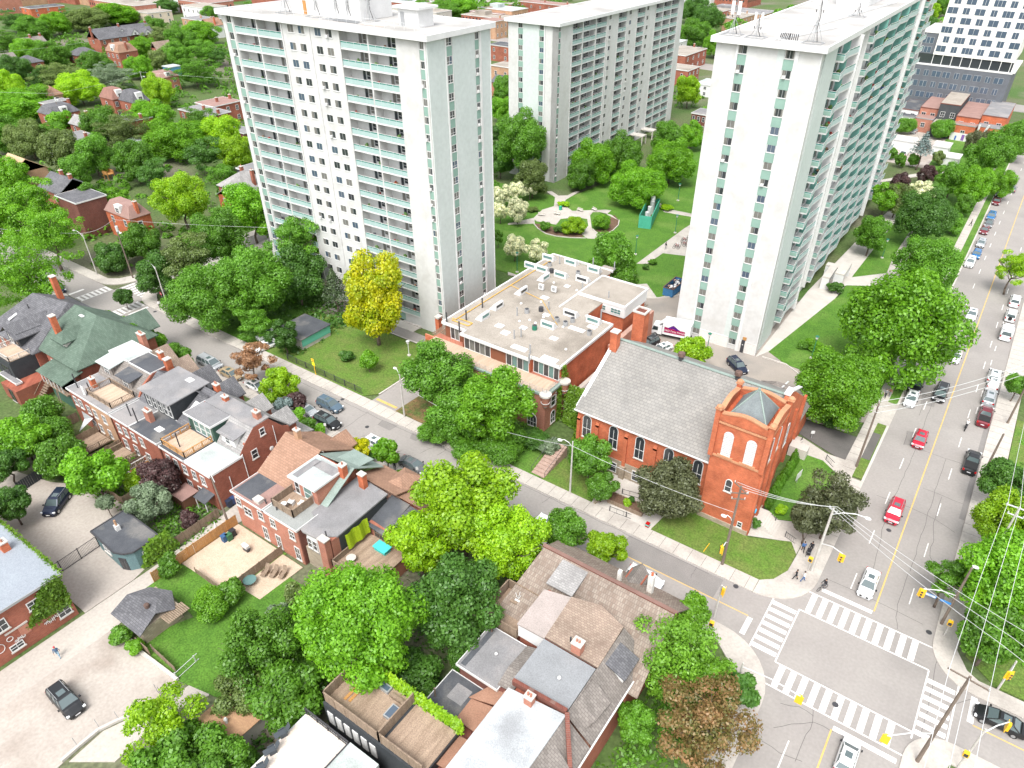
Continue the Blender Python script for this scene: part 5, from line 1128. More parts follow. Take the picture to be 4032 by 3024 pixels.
flatroof(t, -68.7,-62.6,34.1,38.4,5.95, flat_brown, patches=[(flat_dark, (-68.6,-65.1,34.3,38.2))])
flatroof(t, -62.6,-56.7,34.1,38.4,5.97, mat('flat_mid', (.29, .30, .29),(.24, .25, .24), .5, .85))
deck(t, -62.1,-58.4,35.2,38.3,6.15, deck_m, wood_old, 1.2, solid=True, sides='SEW')
roofpoly(t, [[(-69.0,38.2,6.1),(-62.2,38.2,6.1),(-62.2,43.6,9.3),(-69.0,43.6,9.3)], [(-69.0,43.6,9.3),(-62.2,43.6,9.3),(-62.2,49.0,5.9),(-69.0,49.0,5.9)]], shingle_brown); gablewall(t, -68.5, [(38.4,5.9),(48.6,5.9),(43.6,9.1)], brick_pink)
walls(t, -61.9,-57.6,38.5,43.4,8.7, brick_pink, 6.0, 'roof_room'); flatroof(t, -62.1,-57.5,38.2,42.9,8.8, flat_pale, .15, patches=[(flat_grey, (-61.9,-60.9,38.6,42.4)),(flat_grey, (-61.0,-57.6,41.2,42.6))])
wn_(t, 'S', -61.2,38.47,6.3, .7,1.9, mull=0); wn_(t, 'S', -59.2,38.47,6.3,1.4,1.9, gm=glass_teal, mull=0)
roofpoly(t, [[(-57.5,38.5,6.1),(-56.4,38.5,6.1),(-56.4,43.8,9.0),(-57.5,43.8,9.0)], [(-62.2,43.3,9.0),(-56.4,43.8,9.0),(-56.4,48.6,5.9),(-62.2,48.6,5.9)]], shingle_green if 0 else copper_green, .12)
roofpoly(t, [[(-60.6,44.6,8.2),(-57.0,44.6,8.2),(-57.0,47.6,7.6),(-60.6,47.6,7.6)]], copper_green, .1)
chimney(t, -66.6,43.7,8.8,10.6, .8, .6, brick_tan, 1); chimney(t, -57.1,42.6,7.6,10.0, .8, .8, brick_orange, 1); chimney(t, -64.2,34.7,5.9,6.5,1.0, .8, concrete, 0)
vent(t, -63.2,35.0,5.9, .8); vent(t, -61.2,35.0,5.9, .7)
rear_wins(t, 34.1,(-67.9,-63.6,-61.3,-57.8),(3.9,), .85,1.25); rear_wins(t, 34.1,(-66.3,),(3.0,),1.4,1.3); rear_wins(t, 34.1,(-63.5,-61.0,-57.5),(.5,), .8,2.0)
roofpoly(t, gable(-67.4,-64.2,47.2,50.6,5.2,1.4, 'y', .3), shingle_brown, name='porch_roof'); walls(t, -67.2,-64.4,47.5,50.4,5.1, brick_pink, name='bay')
b = MB().mat(brick_dark).box(-56.65,-56.5,34.2,36,-.05,5.9); b.build('side_wall', t)
t = H_('house with one wide grey sloping roof, white bay window and lime cloth wall', -54.5,40)
walls(t, -56.5,-52.0,35.3,44.4,5.9, brick_pink); walls(t, -56.3,-52.9,34.6,35.4,3.1, stone_grey, 0, 'bay_base')
roofpoly(t, [[(-57.6,35.0,5.95),(-56.0,34.4,5.95),(-53.9,34.6,5.95),(-51.9,36.2,6.05),(-51.8,44.6,6.5),(-57.2,44.9,6.6)]], flat_grey, .22)
b = MB().mat(trim_white); b.prism([(-56.3,35.3),(-55.6,34.6),(-53.9,34.6),(-53.2,35.3)], 3.0,5.7); b.build('bay_window', t)
for x in (-55.2,-54.3): wn_(t, 'S', x, 34.57,3.6, .6,1.5, mull=0)
chimney(t, -52.6,34.7,0,6.4,1.2, .8, brick_pink, 0); vent(t, -52.6,35.2,6.3,1.0)
b = MB().mat(sidingdark).box(-52.0,-51.9,36.4,44.4,2.6,6.0); b.build('dark_siding', t)
roofpoly(t, [[(-57.4,44.8,6.8),(-50.6,44.8,6.8),(-50.6,49.6,5.0),(-57.4,49.6,5.0)]], shingle_brown); walls(t, -57.0,-51,44.4,49,5.2, brick_pink); roofpoly(t, hip(-53.8,-51.2,46.6,49.8,5.9, .9, .3), shingle_brown, name='porch_roof')
chimney(t, -55.2,43.8,6.4,8.6, .9, .7, brick_orange, 0)
cl = MB().mat(mat('lime_cloth', (.62, .80, .04),(.5, .68, .03),1.5, .9, stretch=(4,4,1)))
for i in range(10):
 a0, a1 = 37.0+.36*i, 37.36+.36*i; o0, o1 = .12*math.sin(i*1.3), .12*math.sin((i+1)*1.3)
 cl.add([(-51.35+o0, a0,3.4),(-51.35+o1, a1,3.4),(-51.6+o1, a1,5.7),(-51.6+o0, a0,5.7)], [(0,1,2,3),(3,2,1,0)])
o = cl.build('cloth_sheet', label='lime green cloth hung on the dark wall above the rear deck', cat='cloth')
t = H_('low house with dark slate rear roof and wide wooden back deck under the trees', -49.5,41)
walls(t, -51.8,-45.5,41.0,49,4.6, brick_pink); roofpoly(t, [[(-52.0,40.6,4.4),(-48.9,40.4,4.4),(-48.9,45.4,5.6),(-52.0,45.4,5.6)]], flat_dark, .14); roofpoly(t, [[(-49.0,41.6,4.9),(-45.2,41.6,4.9),(-45.2,45.4,5.4),(-49.0,45.4,5.4)]], shingle_grey, .14); roofpoly(t, [[(-52,45.4,6.0),(-45,45.4,6.0),(-45,49.6,4.8),(-52,49.6,4.8)]], shingle_brown)
for x in (-47.5,-46.3): skylight(t, x, 43.2,5.2, .5, .5, white_paint)
wn_(t, 'S', -50.2,40.97,2.6,1.5,1.5, fm=wood_old, mull=1)
deck(t, -51.7,-45.6,34.6,40.9,2.5, deck_m, wood_old, 1.0, solid=True, sides='SW', name='back_deck'); b = MB().mat(brick_pink).box(-51.7,-45.7,34.7,40.9,0,2.5); b.build('deck_base', t)
# ---- houses bottom centre and right
t = H_('corner house with weathered wood shingle gable roof along the side street', -22,46)
walls(t, -29.5,-14.3,38,50.6,5.6, brick_red)
roofpoly(t, [[(-30.5,38.2,5.4),(-13.2,38.2,5.4),(-13.6,46.4,9.2),(-29.4,46.4,9.2)], [(-29.4,46.4,9.2),(-13.6,46.4,9.2),(-13.2,51.6,5.2),(-30.5,51.6,5.2)]], shingle_wood)
b = MB().mat(brick_dark).beam((-29.6,46.45,9.28),(-13.4,46.45,9.28), .45, .16); b.build('ridge_capping', t)
walls(t, -26.1,-24.1,43.4,46,8.5, trim_white, 6.5, 'dormer'); roofpoly(t, [[(-26.8,42.8,8.4),(-23.6,42.8,8.4),(-23.6,46.3,9.1),(-26.8,46.3,9.1)]], shingle_lgrey, .14); wn_(t, 'S', -25.1,43.37,7.2,1.5,1.0, mull=1)
walls(t, -20.9,-18.9,48.6,51.4,6.6, brick_red, name='front_gable'); roofpoly(t, gable(-20.9,-18.9,48.4,51.6,6.4,1.2, 'y', .2), shingle_taupe, name='front_gable_roof')
b = MB().mat(mat('white_stone', (.66, .64, .6),(.55, .53, .5),1.5, .8)).box(-17.8,-17.2,48.6,49.2,5,9.9).box(-20.9,-20.5,47.6,48.0,7,9.6); b.mat(brick_orange).tube((-17.5,48.9,9.9),(-17.5,48.9,10.3), .14, n=8); b.build('chimney', t)
t = H_('house with pale tan shingled upper roof and weathered grey lean-to beside a sunken deck', -21,39)
walls(t, -26.2,-17.4,37.1,42.4,8.1, brick_red, 0)
roofpoly(t, [[(-23.1,37.0,8.5),(-17.1,37.0,8.5),(-17.2,42.2,8.9),(-20.3,43.2,8.95),(-23.4,42.4,8.9)]], shingle_tan, .2); roofpoly(t, [[(-26.4,36.9,8.2),(-23.1,36.9,8.4),(-23.4,42.4,8.8),(-26.4,41.8,8.6)]], mat('taupe_flat', (.36, .31, .29),(.31, .27, .25), .5, .9), .2)
chimney(t, -19.6,37.4,8.6,9.9,1.0, .9, brick_pink, 2); vent(t, -20.7,37.9,8.6, .7); b = MB().mat(white_paint).box(-26.3,-23.2,36.95,37.1,6.3,8.2); b.build('white_wall', t)
deck(t, -31.0,-26.5,36.9,41.8,5.6, deck_m, wood_old, 1.5, solid=True, sides='SWN'); walls(t, -31.0,-26.5,36.9,41.8,5.6, brick_red, 0, 'rear_wing')
t = H_('brick house with smooth light grey flat roof and round white vent', -20,34)
walls(t, -22.8,-17.4,31.8,36.9,7.9, brick_red, 0); roofpoly(t, [[(-23.1,31.7,8.2),(-17.2,31.7,8.2),(-17.2,36.8,8.45),(-23.1,36.8,8.45)]], mat('flat_blue', (.235, .245, .255),(.205, .213, .222), .4, .8), .2)
b = MB().mat(trim_white).ball((-19.5,34.0,8.55), .2); b.build('vent', t)
walls(t, -29.3,-23.2,31.1,36.4,5.9, brick_dark, 0, 'rear_wing'); flatroof(t, -29.4,-24.6,31.0,36.4,5.95, flat_grey, .15, patches=[(flat_dark, (-29.2,-28.6,31.2,36.2))], name='rear_roof'); roofpoly(t, [[(-24.8,31.4,6.1),(-23.0,31.4,6.4),(-22.9,33.2,7.4),(-24.8,33.2,6.8)], [(-24.8,33.2,6.8),(-22.9,33.2,7.4),(-22.9,36.4,7.2),(-24.8,36.4,6.4)]], shingle_taupe, .12)
vent(t, -28.9,35.9,5.9,2.2, .09, MATS['rusty']); b = MB().mat(trim_white).ball((-26.9,34.0,6.2), .18); b.build('vent', t)
t = H_('long house with near white flat roof between dark brick parapets and steep shingled side roof', -19.5,27)
walls(t, -22.4,-17.3,14,31.3,7.9, brick_red, 0); roofpoly(t, [[(-22.9,14,8.1),(-17.2,14,8.2),(-17.0,31.2,8.5),(-22.9,30.6,8.3)]], mat('flat_white', (.43, .45, .46),(.36, .38, .39), .35, .8, col3=(.26, .27, .28), s3=.16), .2)
b = MB().mat(brick_dark).beam((-22.9,31.35,8.3),(-17.1,31.5,8.5), .35, .7).beam((-17.1,31.5,8.4),(-14.6,28.2,6.4), .4, .8); b.build('parapet', t); chimney(t, -20.4,30.4,8.2,9.4, .8, .7, brick_pink, 2)
roofpoly(t, [[(-17.1,31.4,8.3),(-14.2,31.4,5.8),(-14.2,42.6,5.8),(-17.2,42.4,8.5)], [(-17.1,14,8.2),(-14.3,14,5.7),(-14.3,31.2,5.7),(-17.1,31.2,8.3)]], shingle_taupe, .14, name='side_roof')
b = MB().mat(trim_white).beam((-14.2,14,5.75),(-14.2,42.8,5.85), .14, .16); b.build('gutter', t); walls(t, -17.3,-14.6,14,42.4,5.6, brick_red, 0, 'side_wall')
roofpoly(t, [[(-16.9,33.2,8.3),(-16.9,36.0,8.3),(-14.7,35.4,7.0),(-14.9,33.2,7.0)], [(-16.9,33.2,8.3),(-14.9,33.2,7.0),(-15.4,31.8,6.8),(-16.6,31.8,7.6)]], shingle_taupe, .1, name='dormer_roof'); walls(t, -16.8,-15.1,32.4,35.4,7.0, shingle_taupe, 5.6, 'dormer')
roofpoly(t, [[(-17.0,38.0,8.2),(-17.0,41.0,8.2),(-14.6,41.0,7.2),(-14.6,38.0,7.2)]], shingle_grey, .1, name='dormer_roof'); walls(t, -16.8,-14.9,38.2,40.8,7.3, trim_white, 5.6, 'dormer')
for y in (20.0,25.5): roofpoly(t, [[(-17.0, y, 8.0),(-17.0, y+3.4,8.0),(-14.4, y+2.6,6.7),(-14.4, y+.8,6.7)]], shingle_taupe, .1, name='dormer_roof'); walls(t, -16.8,-14.8, y+.6, y+2.8,6.8, shingle_taupe, 5.6, 'dormer')
rr_ = MB().mat(mat('copper_brown', (.34, .19, .13),(.28, .15, .10), .6, .8)); rr_.slab([(-26.6,29.2,5.2),(-23.0,29.8,6.0),(-22.9,31.4,6.2),(-25.6,31.2,5.4)], .12); rr_.slab([(-26.4,26.9,4.8),(-23.0,26.6,5.6),(-23.0,29.6,5.8),(-26.4,29.3,5.0)], .12); rr_.slab([(-26.2,22.4,5.2),(-23.0,22.4,5.9),(-23.0,25.6,5.9),(-25.2,25.6,5.3)], .12); rr_.build('rear_roof', t); walls(t, -26.2,-22.4,22.4,31,4.7, brick_dark, 0, 'rear_wing')
t = H_('low dark flat roofed brick back building below the tall grey roofs', -28,29)
walls(t, -30.1,-26.4,26.9,30.9,4.2, brick_dark, 0); flatroof(t, -30.1,-26.4,26.9,30.9,4.25, flat_dark, .15, patches=[(flat_grey, (-28.8,-27.0,28.4,30.2))]); vent(t, -29.7,27.8,4.3,1.4, .09, pole_wood)
t = H_('house with two weathered timber roof decks separated by a board fence', -31,23)
walls(t, -37.2,-24.8,20.6,25.6,6.0, sidingdark, 0); b = MB().mat(trim_white)
for x in np.arange(-36.8,-30.2,1.1): b.box(x, x+.75,20.52,20.6,3.1,5.0)
b.build('boarded_windows', t)
deck(t, -37.1,-30.1,20.8,25.4,6.05, deck_m, wood_old, 1.5, solid=True, sides='SWE'); deck(t, -29.8,-24.9,20.8,25.4,6.05, deck_m, wood_old, 1.5, solid=True, sides='S')
for x, y, w_, d_ in ((-33.2,24.9,1.1, .7),(-31.0,23.4, .9,1.4)): b = MB().mat(metal_grey).box(x-w_/2, x+w_/2, y-d_/2, y+d_/2,6.13,6.5).mat(glass_blue).box(x-w_/2+.12, x+w_/2-.12, y-d_/2+.12, y+d_/2-.12,6.5,6.52); b.build('skylight', t)
b = MB().mat(wood_old).box(-32.4,-30.6,24.5,24.9,6.2,6.5).mat(wood_new).box(-35.8,-35.5,21.9,23.7,6.14,6.2).box(-35.3,-35.0,22.0,23.6,6.14,6.2); b.build('boards', t)
ivy('ivy', 'yellow green vine running along the back edge of the weathered roof decks', [(-36.6,25.7,5.6),(-24.6,25.7,5.6),(-24.6,25.9,6.9),(-36.6,25.9,6.9)], 3800,(0,-.3,1), .17, .55, 'lime')
t = H_('modern house with pale plank roof terrace and grey lounge seats at the bottom edge', -37,17)
walls(t, -38.6,-29.0,8,19.6,4.4, white_paint, 0); deck(t, -38.4,-32.6,8,19.4,4.45, mat('deck_pale', (.62, .55, .48),(.54, .47, .41), .6, .8, stretch=(5, .5,1)), metal_dark, 1.0, sides='NE');
roofpoly(t, [[(-32.6,8,5.4),(-29.0,8,5.4),(-29.0,19.5,5.4),(-32.6,19.5,5.4)]], flat_pale, .3); walls(t, -32.5,-29.1,8,19.3,5.2, sidingdark, 4.4, 'roof_room')
# ---- outbuildings
t = thing('shed', 'blue green rendered garage with dark flat roof and one doorway', 'garage', (-76,23,0))
b = MB().mat(teal_stucco); pts = [(-79.6,21.2),(-74.4,20.9),(-73.2,21.4),(-72.6,22.2),(-72.7,25.2),(-79.7,25.3)]; b.prism(pts, -.05,3.0); b.build('wall', t)
b = MB().mat(flat_dark); b.prism([(x+(x+76)*.06, y+(y-23)*.08) for x, y in pts], 3.0,3.14); b.mat(metal_dark)
pp = [(x+(x+76)*.07, y+(y-23)*.1,3.12) for x, y in pts]
for a, c in zip(pp, pp[1:]+pp[:1]): b.beam(a, c, .16, .18)
b.build('roof', t); wn_(t, 'S', -77.0,21.02,1.2,1.3, .9, mull=1); wn_(t, 'E', -72.62,23.9,1.0,1.6,1.1, mull=1)
b = MB().mat(metal_dark).box(-.5, .5,-.06,0,0,2.05).mat(glass_dark).box(-.35,-.05,-.08,-.06, .3,1.8).box(.05, .35,-.08,-.06, .3,1.8); b.xf(Matrix.Translation((-73.8,21.14,0)) @ Matrix.Rotation(R_(24),4, 'Z')); b.build('door', t)
b = MB().mat(trim_white).box(-77.7,-77.1,22.9,23.4,3.1,3.9).mat(brick_tan).tube((-77.4,23.15,3.9),(-77.4,23.15,4.7), .16, .13,8); b.build('chimney', t)
t = thing('garage', 'old garage with six sided charcoal shingle roof and rusty vent', 'garage', (-64,18.5,0))
walls(t, -66.4,-62.0,16.4,20.9,2.2, stone_grey)
roofpoly(t, [[(-66.9,15.8,2.3),(-62.0,18.4,3.2),(-61.4,15.9,2.3)], [(-66.9,15.8,2.3),(-67.8,18.3,2.4),(-63.6,19.6,3.4),(-62.0,18.4,3.2)], [(-67.8,18.3,2.4),(-66.7,20.4,2.4),(-64.0,21.5,2.5),(-63.6,19.6,3.4)], [(-64.0,21.5,2.5),(-61.4,20.2,2.5),(-62.0,18.4,3.2),(-63.6,19.6,3.4)]], shingle_grey, .12)
b = MB().mat(MATS['rusty']).tube((-63.6,18.4,3.1),(-63.6,18.4,3.5), .28, n=10).ball((-63.6,18.4,3.5), .3, .3, .15,10,4); b.build('vent', t)
b = MB().mat(wood_old)
for i in range(12): b.box(-61.8+.0,-60.2,18.6+.22*i, 18.76+.22*i, 2.4,2.46)
for i in range(9): b.box(-62.6+.27*i, -62.4+.27*i, 15.7,15.76,0,1.4)
b.build('lean_to', t)
t = thing('garage', 'small garage with orange brown gable roof under the trees', 'garage', (-45.5,15.5,0))
walls(t, -47.6,-43.2,13.4,18.2,2.5, concrete); roofpoly(t, [[(-47.9,13.6,2.6),(-45.4,13.0,3.9),(-45.2,18.4,3.9),(-47.9,17.9,2.6)], [(-45.4,13.0,3.9),(-43.0,13.2,2.6),(-42.8,18.4,2.6),(-45.2,18.4,3.9)]], mat('roof_orange', (.42, .26, .15),(.34, .2, .12), .6, .9, stretch=(1,4,1)), .12)
b = MB().mat(metal_light).tube((-44.6,14.8,3.4),(-44.6,14.8,4.0), .13, n=8).tube((-44.6,14.8,4.0),(-44.6,14.8,4.25), .2, .1,8); b.build('vent', t)
t = H_('red brick building with blue grey flat roof, ivy and painted tags along the lane', -85,8, 'brick_building', 'building')
walls(t, -130,-72.2,-30,14.3,6.6, brick_red); flatroof(t, -130,-72.2,-30,14.3,6.6, mat('flat_steel', (.27, .30, .335),(.245, .27, .305), .25, .8), .3, metal_grey)
for y, z, h_ in ((7.7,4.1,1.4),(11.2,4.4,1.0),(13.2,1.0,1.2),(8.0, .8, .7)): wn_(t, 'E', -72.17, y, z, 1.2, h_, mull=1)
chimney(t, -80.5,12.9,6.6,7.9,1.0, .8, brick_orange, 2)
b = MB().mat(concrete).box(-72.2,-72.1,7.6,9.9,3.3,3.5).box(-72.2,-72.1,10.8,11.8,2.6,2.75).mat(brick_pink).box(-72.2,-72.12,8.8,9.8,1.9,3.2).box(-72.2,-72.12,10.8,11.6,2.0,2.6); b.build('blocked_openings', t)
b = MB().mat(plain('tag_white', (.62, .6, .58), .8))
def scrawl(b, y0, z0, s, seed):
 r = random.Random(seed); y, z = y0, z0
 for k in range(26):
  ny, nz = y+s*(.12+.2*math.cos(k*1.9)), z0+s*.9*math.sin(k*2.3+seed)*r.uniform(.4,1); b.tube((-72.13, y, z),(-72.13, ny, nz), .035, n=4); y, z = ny, nz
scrawl(b, 11.0,1.6, .45,1); scrawl(b, 8.0,1.9, .35,4); b.path([(-72.13,6.6+.5*math.cos(a),2.2+.6*math.sin(a)) for a in np.linspace(0,6.28,14)], .04,4); b.path([(-72.13,7.8+.3*math.cos(a),2.6+.3*math.sin(a)) for a in np.linspace(0,6.28,12)], .04,4); b.build('painted_tags', t)
ivy('ivy', 'bright ivy spreading over the corner of the brick building by the lane', [(-72.1,9.6,2.6),(-72.1,14.2,2.0),(-72.1,14.3,6.8),(-72.1,12.4,6.6)], 3000,(1,0,0), .15, .2)
ivy('ivy', 'fringe of ivy along the back edge of the blue grey flat roof', [(-90,14.4,6.2),(-72.2,14.4,6.0),(-72.0,14.6,6.9),(-90,14.6,6.9)], 1700,(0, .6, .8), .16, .3)
ivy('ivy', 'vine climbing over the right edge of the blue green garage', [(-72.5,22.2,0),(-72.4,27.2,0),(-72.4,26.2,3.4),(-72.5,23.6,3.2)], 1300,(1,0, .3), .2, .5)
t = thing('shed', 'long low bin shed with dark roof and sea green end wall on the tower lawn', 'shed', (-100,71,0))
walls(t, -102.6,-96.2,68.2,74.8,2.3, concrete); b = MB().mat(plain('seagreen', (.12, .42, .33), .7)).box(-96.2,-96.1,68.2,74.8, .8,2.3); b.build('end_wall', t); roofpoly(t, [[(-103,67.8,2.4),(-95.9,67.8,2.4),(-95.9,75.0,2.5),(-103,75.0,2.5)]], flat_dark, .12)
t = thing('plant_enclosure', 'open topped green plant enclosure with silver ducts on the park lawn', 'enclosure', (-67,162,0))
p_ = [q(1,2,1135,325,0), q(1,2,1235,335,0), q(1,2,1370,235,0), q(1,2,1300,210,0)]; b = MB().mat(mat('green_boards', (.07, .38, .27),(.06, .33, .235),1.5, .7))
e0 = q(1,2,1135,325,0); e1 = q(1,2,1240,338,0); dv = (e1-e0).normalized(); nv = Vector((-dv.y, dv.x, 0)); Lg = 13.5
c4 = [e0, e1, e1+nv*Lg, e0+nv*Lg]
for a, c in zip(c4, c4[1:]+c4[:1]): b.beam((a.x, a.y, 1.6),(c.x, c.y, 1.6), .15,3.2)
b.build('boards', t); b = MB().mat(metal_light)
for k in range(3): m_ = e0.lerp(e1, .5)+nv*(2.5+4*k); b.tube((m_.x, m_.y, 0),(m_.x, m_.y, 3.4), .5, n=10)
m_ = e0.lerp(e1, .5)+nv*11.5; b.tube((m_.x, m_.y, 0),(m_.x, m_.y, 4.4), .6, n=12); b.build('duct', t)
# ---- houses and blocks further off
def sh(label, A, B, dep, ze, roof='flat', rise=2.2, wall=None, rm=None, nx=3, chim=1, name='brick_house', cat='house', ny=1, R=None, trim=None, up=1, levels=2):
 a, c = q(*A, ze*up), q(*B, ze*up); em = abs(a.y-c.y) > abs(a.x-c.x) and not R
 if R: dep = q(*R, ze).y-c.y; a.y = c.y
 if em: y0, y1 = sorted((a.y, c.y)); x1 = (a.x+c.x)/2; x0 = x1-dep; roof = {'x': 'y', 'y': 'x'}.get(roof, roof)
 else: x0, x1 = sorted((a.x, c.x)); y0 = (a.y+c.y)/2; y1 = y0+dep
 wall = wall or brick_red; rm = rm or flat_grey; t = thing(name, label, cat, ((x0+x1)/2,(y0+y1)/2,0))
 walls(t, x0, x1, y0, y1, ze, wall)
 if roof == 'flat': flatroof(t, x0, x1, y0, y1, ze, rm, .2, trim)
 elif roof == 'hip': roofpoly(t, hip(x0, x1, y0, y1, ze, rise), rm)
 elif roof in ('x', 'y'): roofpoly(t, gable(x0, x1, y0, y1, ze, rise, roof), rm); gend(t, x0, x1, y0, y1, ze, rise, roof, wall)
 elif roof == 'mansard':
  i = min(1.6,(x1-x0 if em else dep)*.25); A_, B_ = (x0-.2, x1+.2),(y0-.2, y1+.2); C_ = [(A_[0], B_[0]),(A_[1], B_[0]),(A_[1], B_[1]),(A_[0], B_[1])]; I_ = [(x0+i, y0+i),(x1-i, y0+i),(x1-i, y1-i),(x0+i, y1-i)]; zz = ze+rise
  roofpoly(t, [[(*C_[k], ze),(*C_[(k+1) % 4], ze),(*I_[(k+1) % 4], zz),(*I_[k], zz)] for k in range(4)]+[[(*p, zz) for p in I_]], rm, .12)
  xm = (x0*.45+x1*.55); ym_ = (y0+y1)/2
  if em: walls(t, x1-i-1, x1-.1, ym_-1.1, ym_+1.1, ze+rise-.2, trim_white, ze, 'dormer'); wn_(t, 'E', x1-.08, ym_, ze+.5,1.2,1.1, sill=False)
  else: walls(t, xm-1.1, xm+1.1, y0+.1, y0+i+1, ze+rise-.2, trim_white, ze, 'dormer'); wn_(t, 'S', xm, y0+.08, ze+.5,1.2,1.1, sill=False)
 W_ = (y1-y0) if em else x1-x0; dp = dep
 for k in range(nx):
  for lv in range(levels):
   z = ze*(.62 if lv == 0 else .14); w__ = min(1.0, W_/nx*.45); h__ = min(1.5, ze*.24); u = W_*(k+.5)/nx
   wn_(t, *(('E', x1+.02, y0+u) if em else ('S', x0+u, y0-.02)), z, w__, h__, sill=False, mull=0 if W_/nx < 2 else 1)
 for k in range(ny): u = dep*(k+.6)/(ny+.4); wn_(t, *(('S', x0+u, y0-.02) if em else ('E', x1+.02, y0+u)), ze*.6, .9,1.3, sill=False, mull=0)
 for k in range(chim):
  top = ze+(rise if roof != 'flat' else .6)+.9; m_ = wall if wall is not white_paint else brick_orange
  if em: chimney(t, (x0+x1)/2+.3*k, y1-.5-W_*.5*k, ze-.3, top, .7, .8, m_)
  else: chimney(t, x1-.5-W_*.5*k, (y0+y1)/2+.3*k, ze-.3, top, .8, .7, m_)
 return t
sh('pink roofed brick house behind the hip roofed corner house', (1,0,970,150),(1,0,1130,250),9,6.0, 'mansard', 2.4, brick_orange, flat_brown, 2,1, R=(1,0,1360,215))
sh('large plum brick house end half hidden by yellow green trees', (1,0,430,60),(1,0,715,100),7,8.5, 'flat', 2, brick_dark, shingle_grey, 0,0, ny=0)
sh('grey shingled house with long side gable beside the plum brick wall', (0,0,210,1650),(0,0,640,1650),8,6.8, 'x', 2.6, brick_red, shingle_grey, 2,2)
sh('house with tan slope roof at the left edge of the view', (0,0,-150,1500),(0,0,205,1500),9,6.5, 'x', 3.2, brick_tan, mat('tan_roof', (.50, .35, .22),(.43, .30, .19), .6, .9),1,0)
sh('grey complex roofed house with red chimneys close to the broad tower', (0,0,1800,1640),(0,0,2190,1640),9.5,6.5, 'hip', 3.2, brick_red, shingle_lgrey, 3,2, ny=2)
sh('brick house with green gable trim under the broad tower', (1,0,1880,30),(1,0,2130,90),6,6.0, 'y', 2.6, brick_orange, shingle_lgrey, 2,0)
sh('charcoal roofed house with boxy grey dormers against the tower edge', (0,0,2010,1480),(0,0,2212,1480),7,8.5, 'flat', 2, sidingdark, flat_grey, 2,0)
sh('low white roofed rear wing with pale rendered wall among the trees', (0,0,500,1310),(0,0,640,1270),5.5,4.6, 'flat', 1, white_paint, white_paint, 2,0)
sh('house with dark grey flat roof and brick rear behind the white wing', (0,0,470,1190),(0,0,735,1210),6,6.0, 'flat', 1, brick_red, flat_grey, 2,1)
sh('narrow brick house with silver flat roof and red doorway', (0,0,990,1030),(0,0,1180,1050),7,7.5, 'flat', 1, brick_red, flat_grey, 2,1)
sh('brick house with steep maroon mansard seen between big trees', (0,0,945,860),(0,0,1165,850),8.5,6.2, 'mansard', 3.0, brick_red, mat('maroon_roof', (.26, .14, .11),(.21, .11, .09), .6, .9),3,0)
sh('brick house with tall curved gable and slate roof by the light pole', (0,0,1165,900),(0,0,1300,870),9,6.4, 'mansard', 3.2, brick_red, shingle_grey, 1,0)
sh('brick terrace with dark flat roof, left of the two near the tower', (0,0,1520,960),(0,0,1850,1010),8.5,6.4, 'flat', 1, brick_red, flat_grey, 4,2)
sh('brick terrace with pinkish flat roof, right of the two near the tower', (0,0,1850,930),(0,0,2100,880),10,6.6, 'flat', 1, brick_red, flat_brown, 3,2)
sh('small dark garage roof beneath the brick terraces', (0,0,1960,1130),(0,0,2140,1160),5,3.0, 'flat', 1, brick_dark, flat_grey, 0,0, name='garage', cat='garage')
sh('tan shingled gambrel house beneath the white gabled row', (0,0,840,450),(0,0,1110,450),9,6.4, 'mansard', 3.0, brick_red, shingle_brown, 3,1)
sh('short grey tan house hidden behind the bright round tree', (0,0,1290,420),(0,0,1390,420),8,6.4, 'y', 2.6, brick_red, shingle_tan, 1,0)
t = sh('long row of grey roofs with three small white gables', (0,0,800,330),(0,0,1410,290),11,6.2, 'x', 4.0, brick_red, shingle_grey, 7,3)
for k in range(3):
 p = q(0,0,1060+110*k,290,7.0); X_, Y_ = p.x, p.y; roofpoly(t, gable(X_-5, X_+.8, Y_-2.4, Y_+2.4,6.6,2.6, 'x', .3), shingle_grey, name='gable_roof'); b = MB().mat(trim_white); b.add([(X_+.9, Y_-2.4,6.4),(X_+.9, Y_+2.4,6.4),(X_+.9, Y_, 9.1)], [(0,1,2)]); b.build('white_gable', t); wn_(t, 'E', X_+.95, Y_, 6.6,1.0,1.0, sill=False)
sh('cream walled long building with pale brown roof at the top', (0,0,1240,110),(0,0,1540,100),22,6.5, 'flat', 1, mat('cream', (.62, .52, .42),(.56, .47, .38), .5, .9), flat_taupe, 3,1, name='building', cat='building')
sh('orange brown shop block right of the cream building', (0,0,1545,160),(0,0,1800,180),12,7.0, 'flat', 1, brick_tan, flat_grey, 3,2, name='building', cat='building')
sh('pale brown gabled house against the tower roof corner', (0,0,1700,220),(0,0,1860,220),9,6.5, 'y', 3.0, white_paint, shingle_brown, 2,1)
sh('grey gabled house between dark trees at the upper left', (0,0,230,400),(0,0,430,380),9,6.5, 'x', 3.0, brick_red, shingle_taupe, 2,2)
sh('charcoal roofed house below the grey gabled one at the upper left', (0,0,200,560),(0,0,370,530),8,6.0, 'hip', 2.4, brick_red, shingle_grey, 2,0)
sh('brown roofed house at the left edge above the charcoal one', (0,0,-120,560),(0,0,190,530),9,6.0, 'x', 2.8, brick_red, shingle_taupe, 2,0)
sh('brick house with white trim behind left hand yellow green tree', (0,0,300,900),(0,0,420,900),8,7.0, 'flat', 1, brick_red, flat_grey, 1,0)
sh('tan hipped roof peeping over trees left of the pole', (0,0,420,830),(0,0,560,820),8,6.0, 'hip', 2.6, brick_tan, shingle_brown, 1,0)
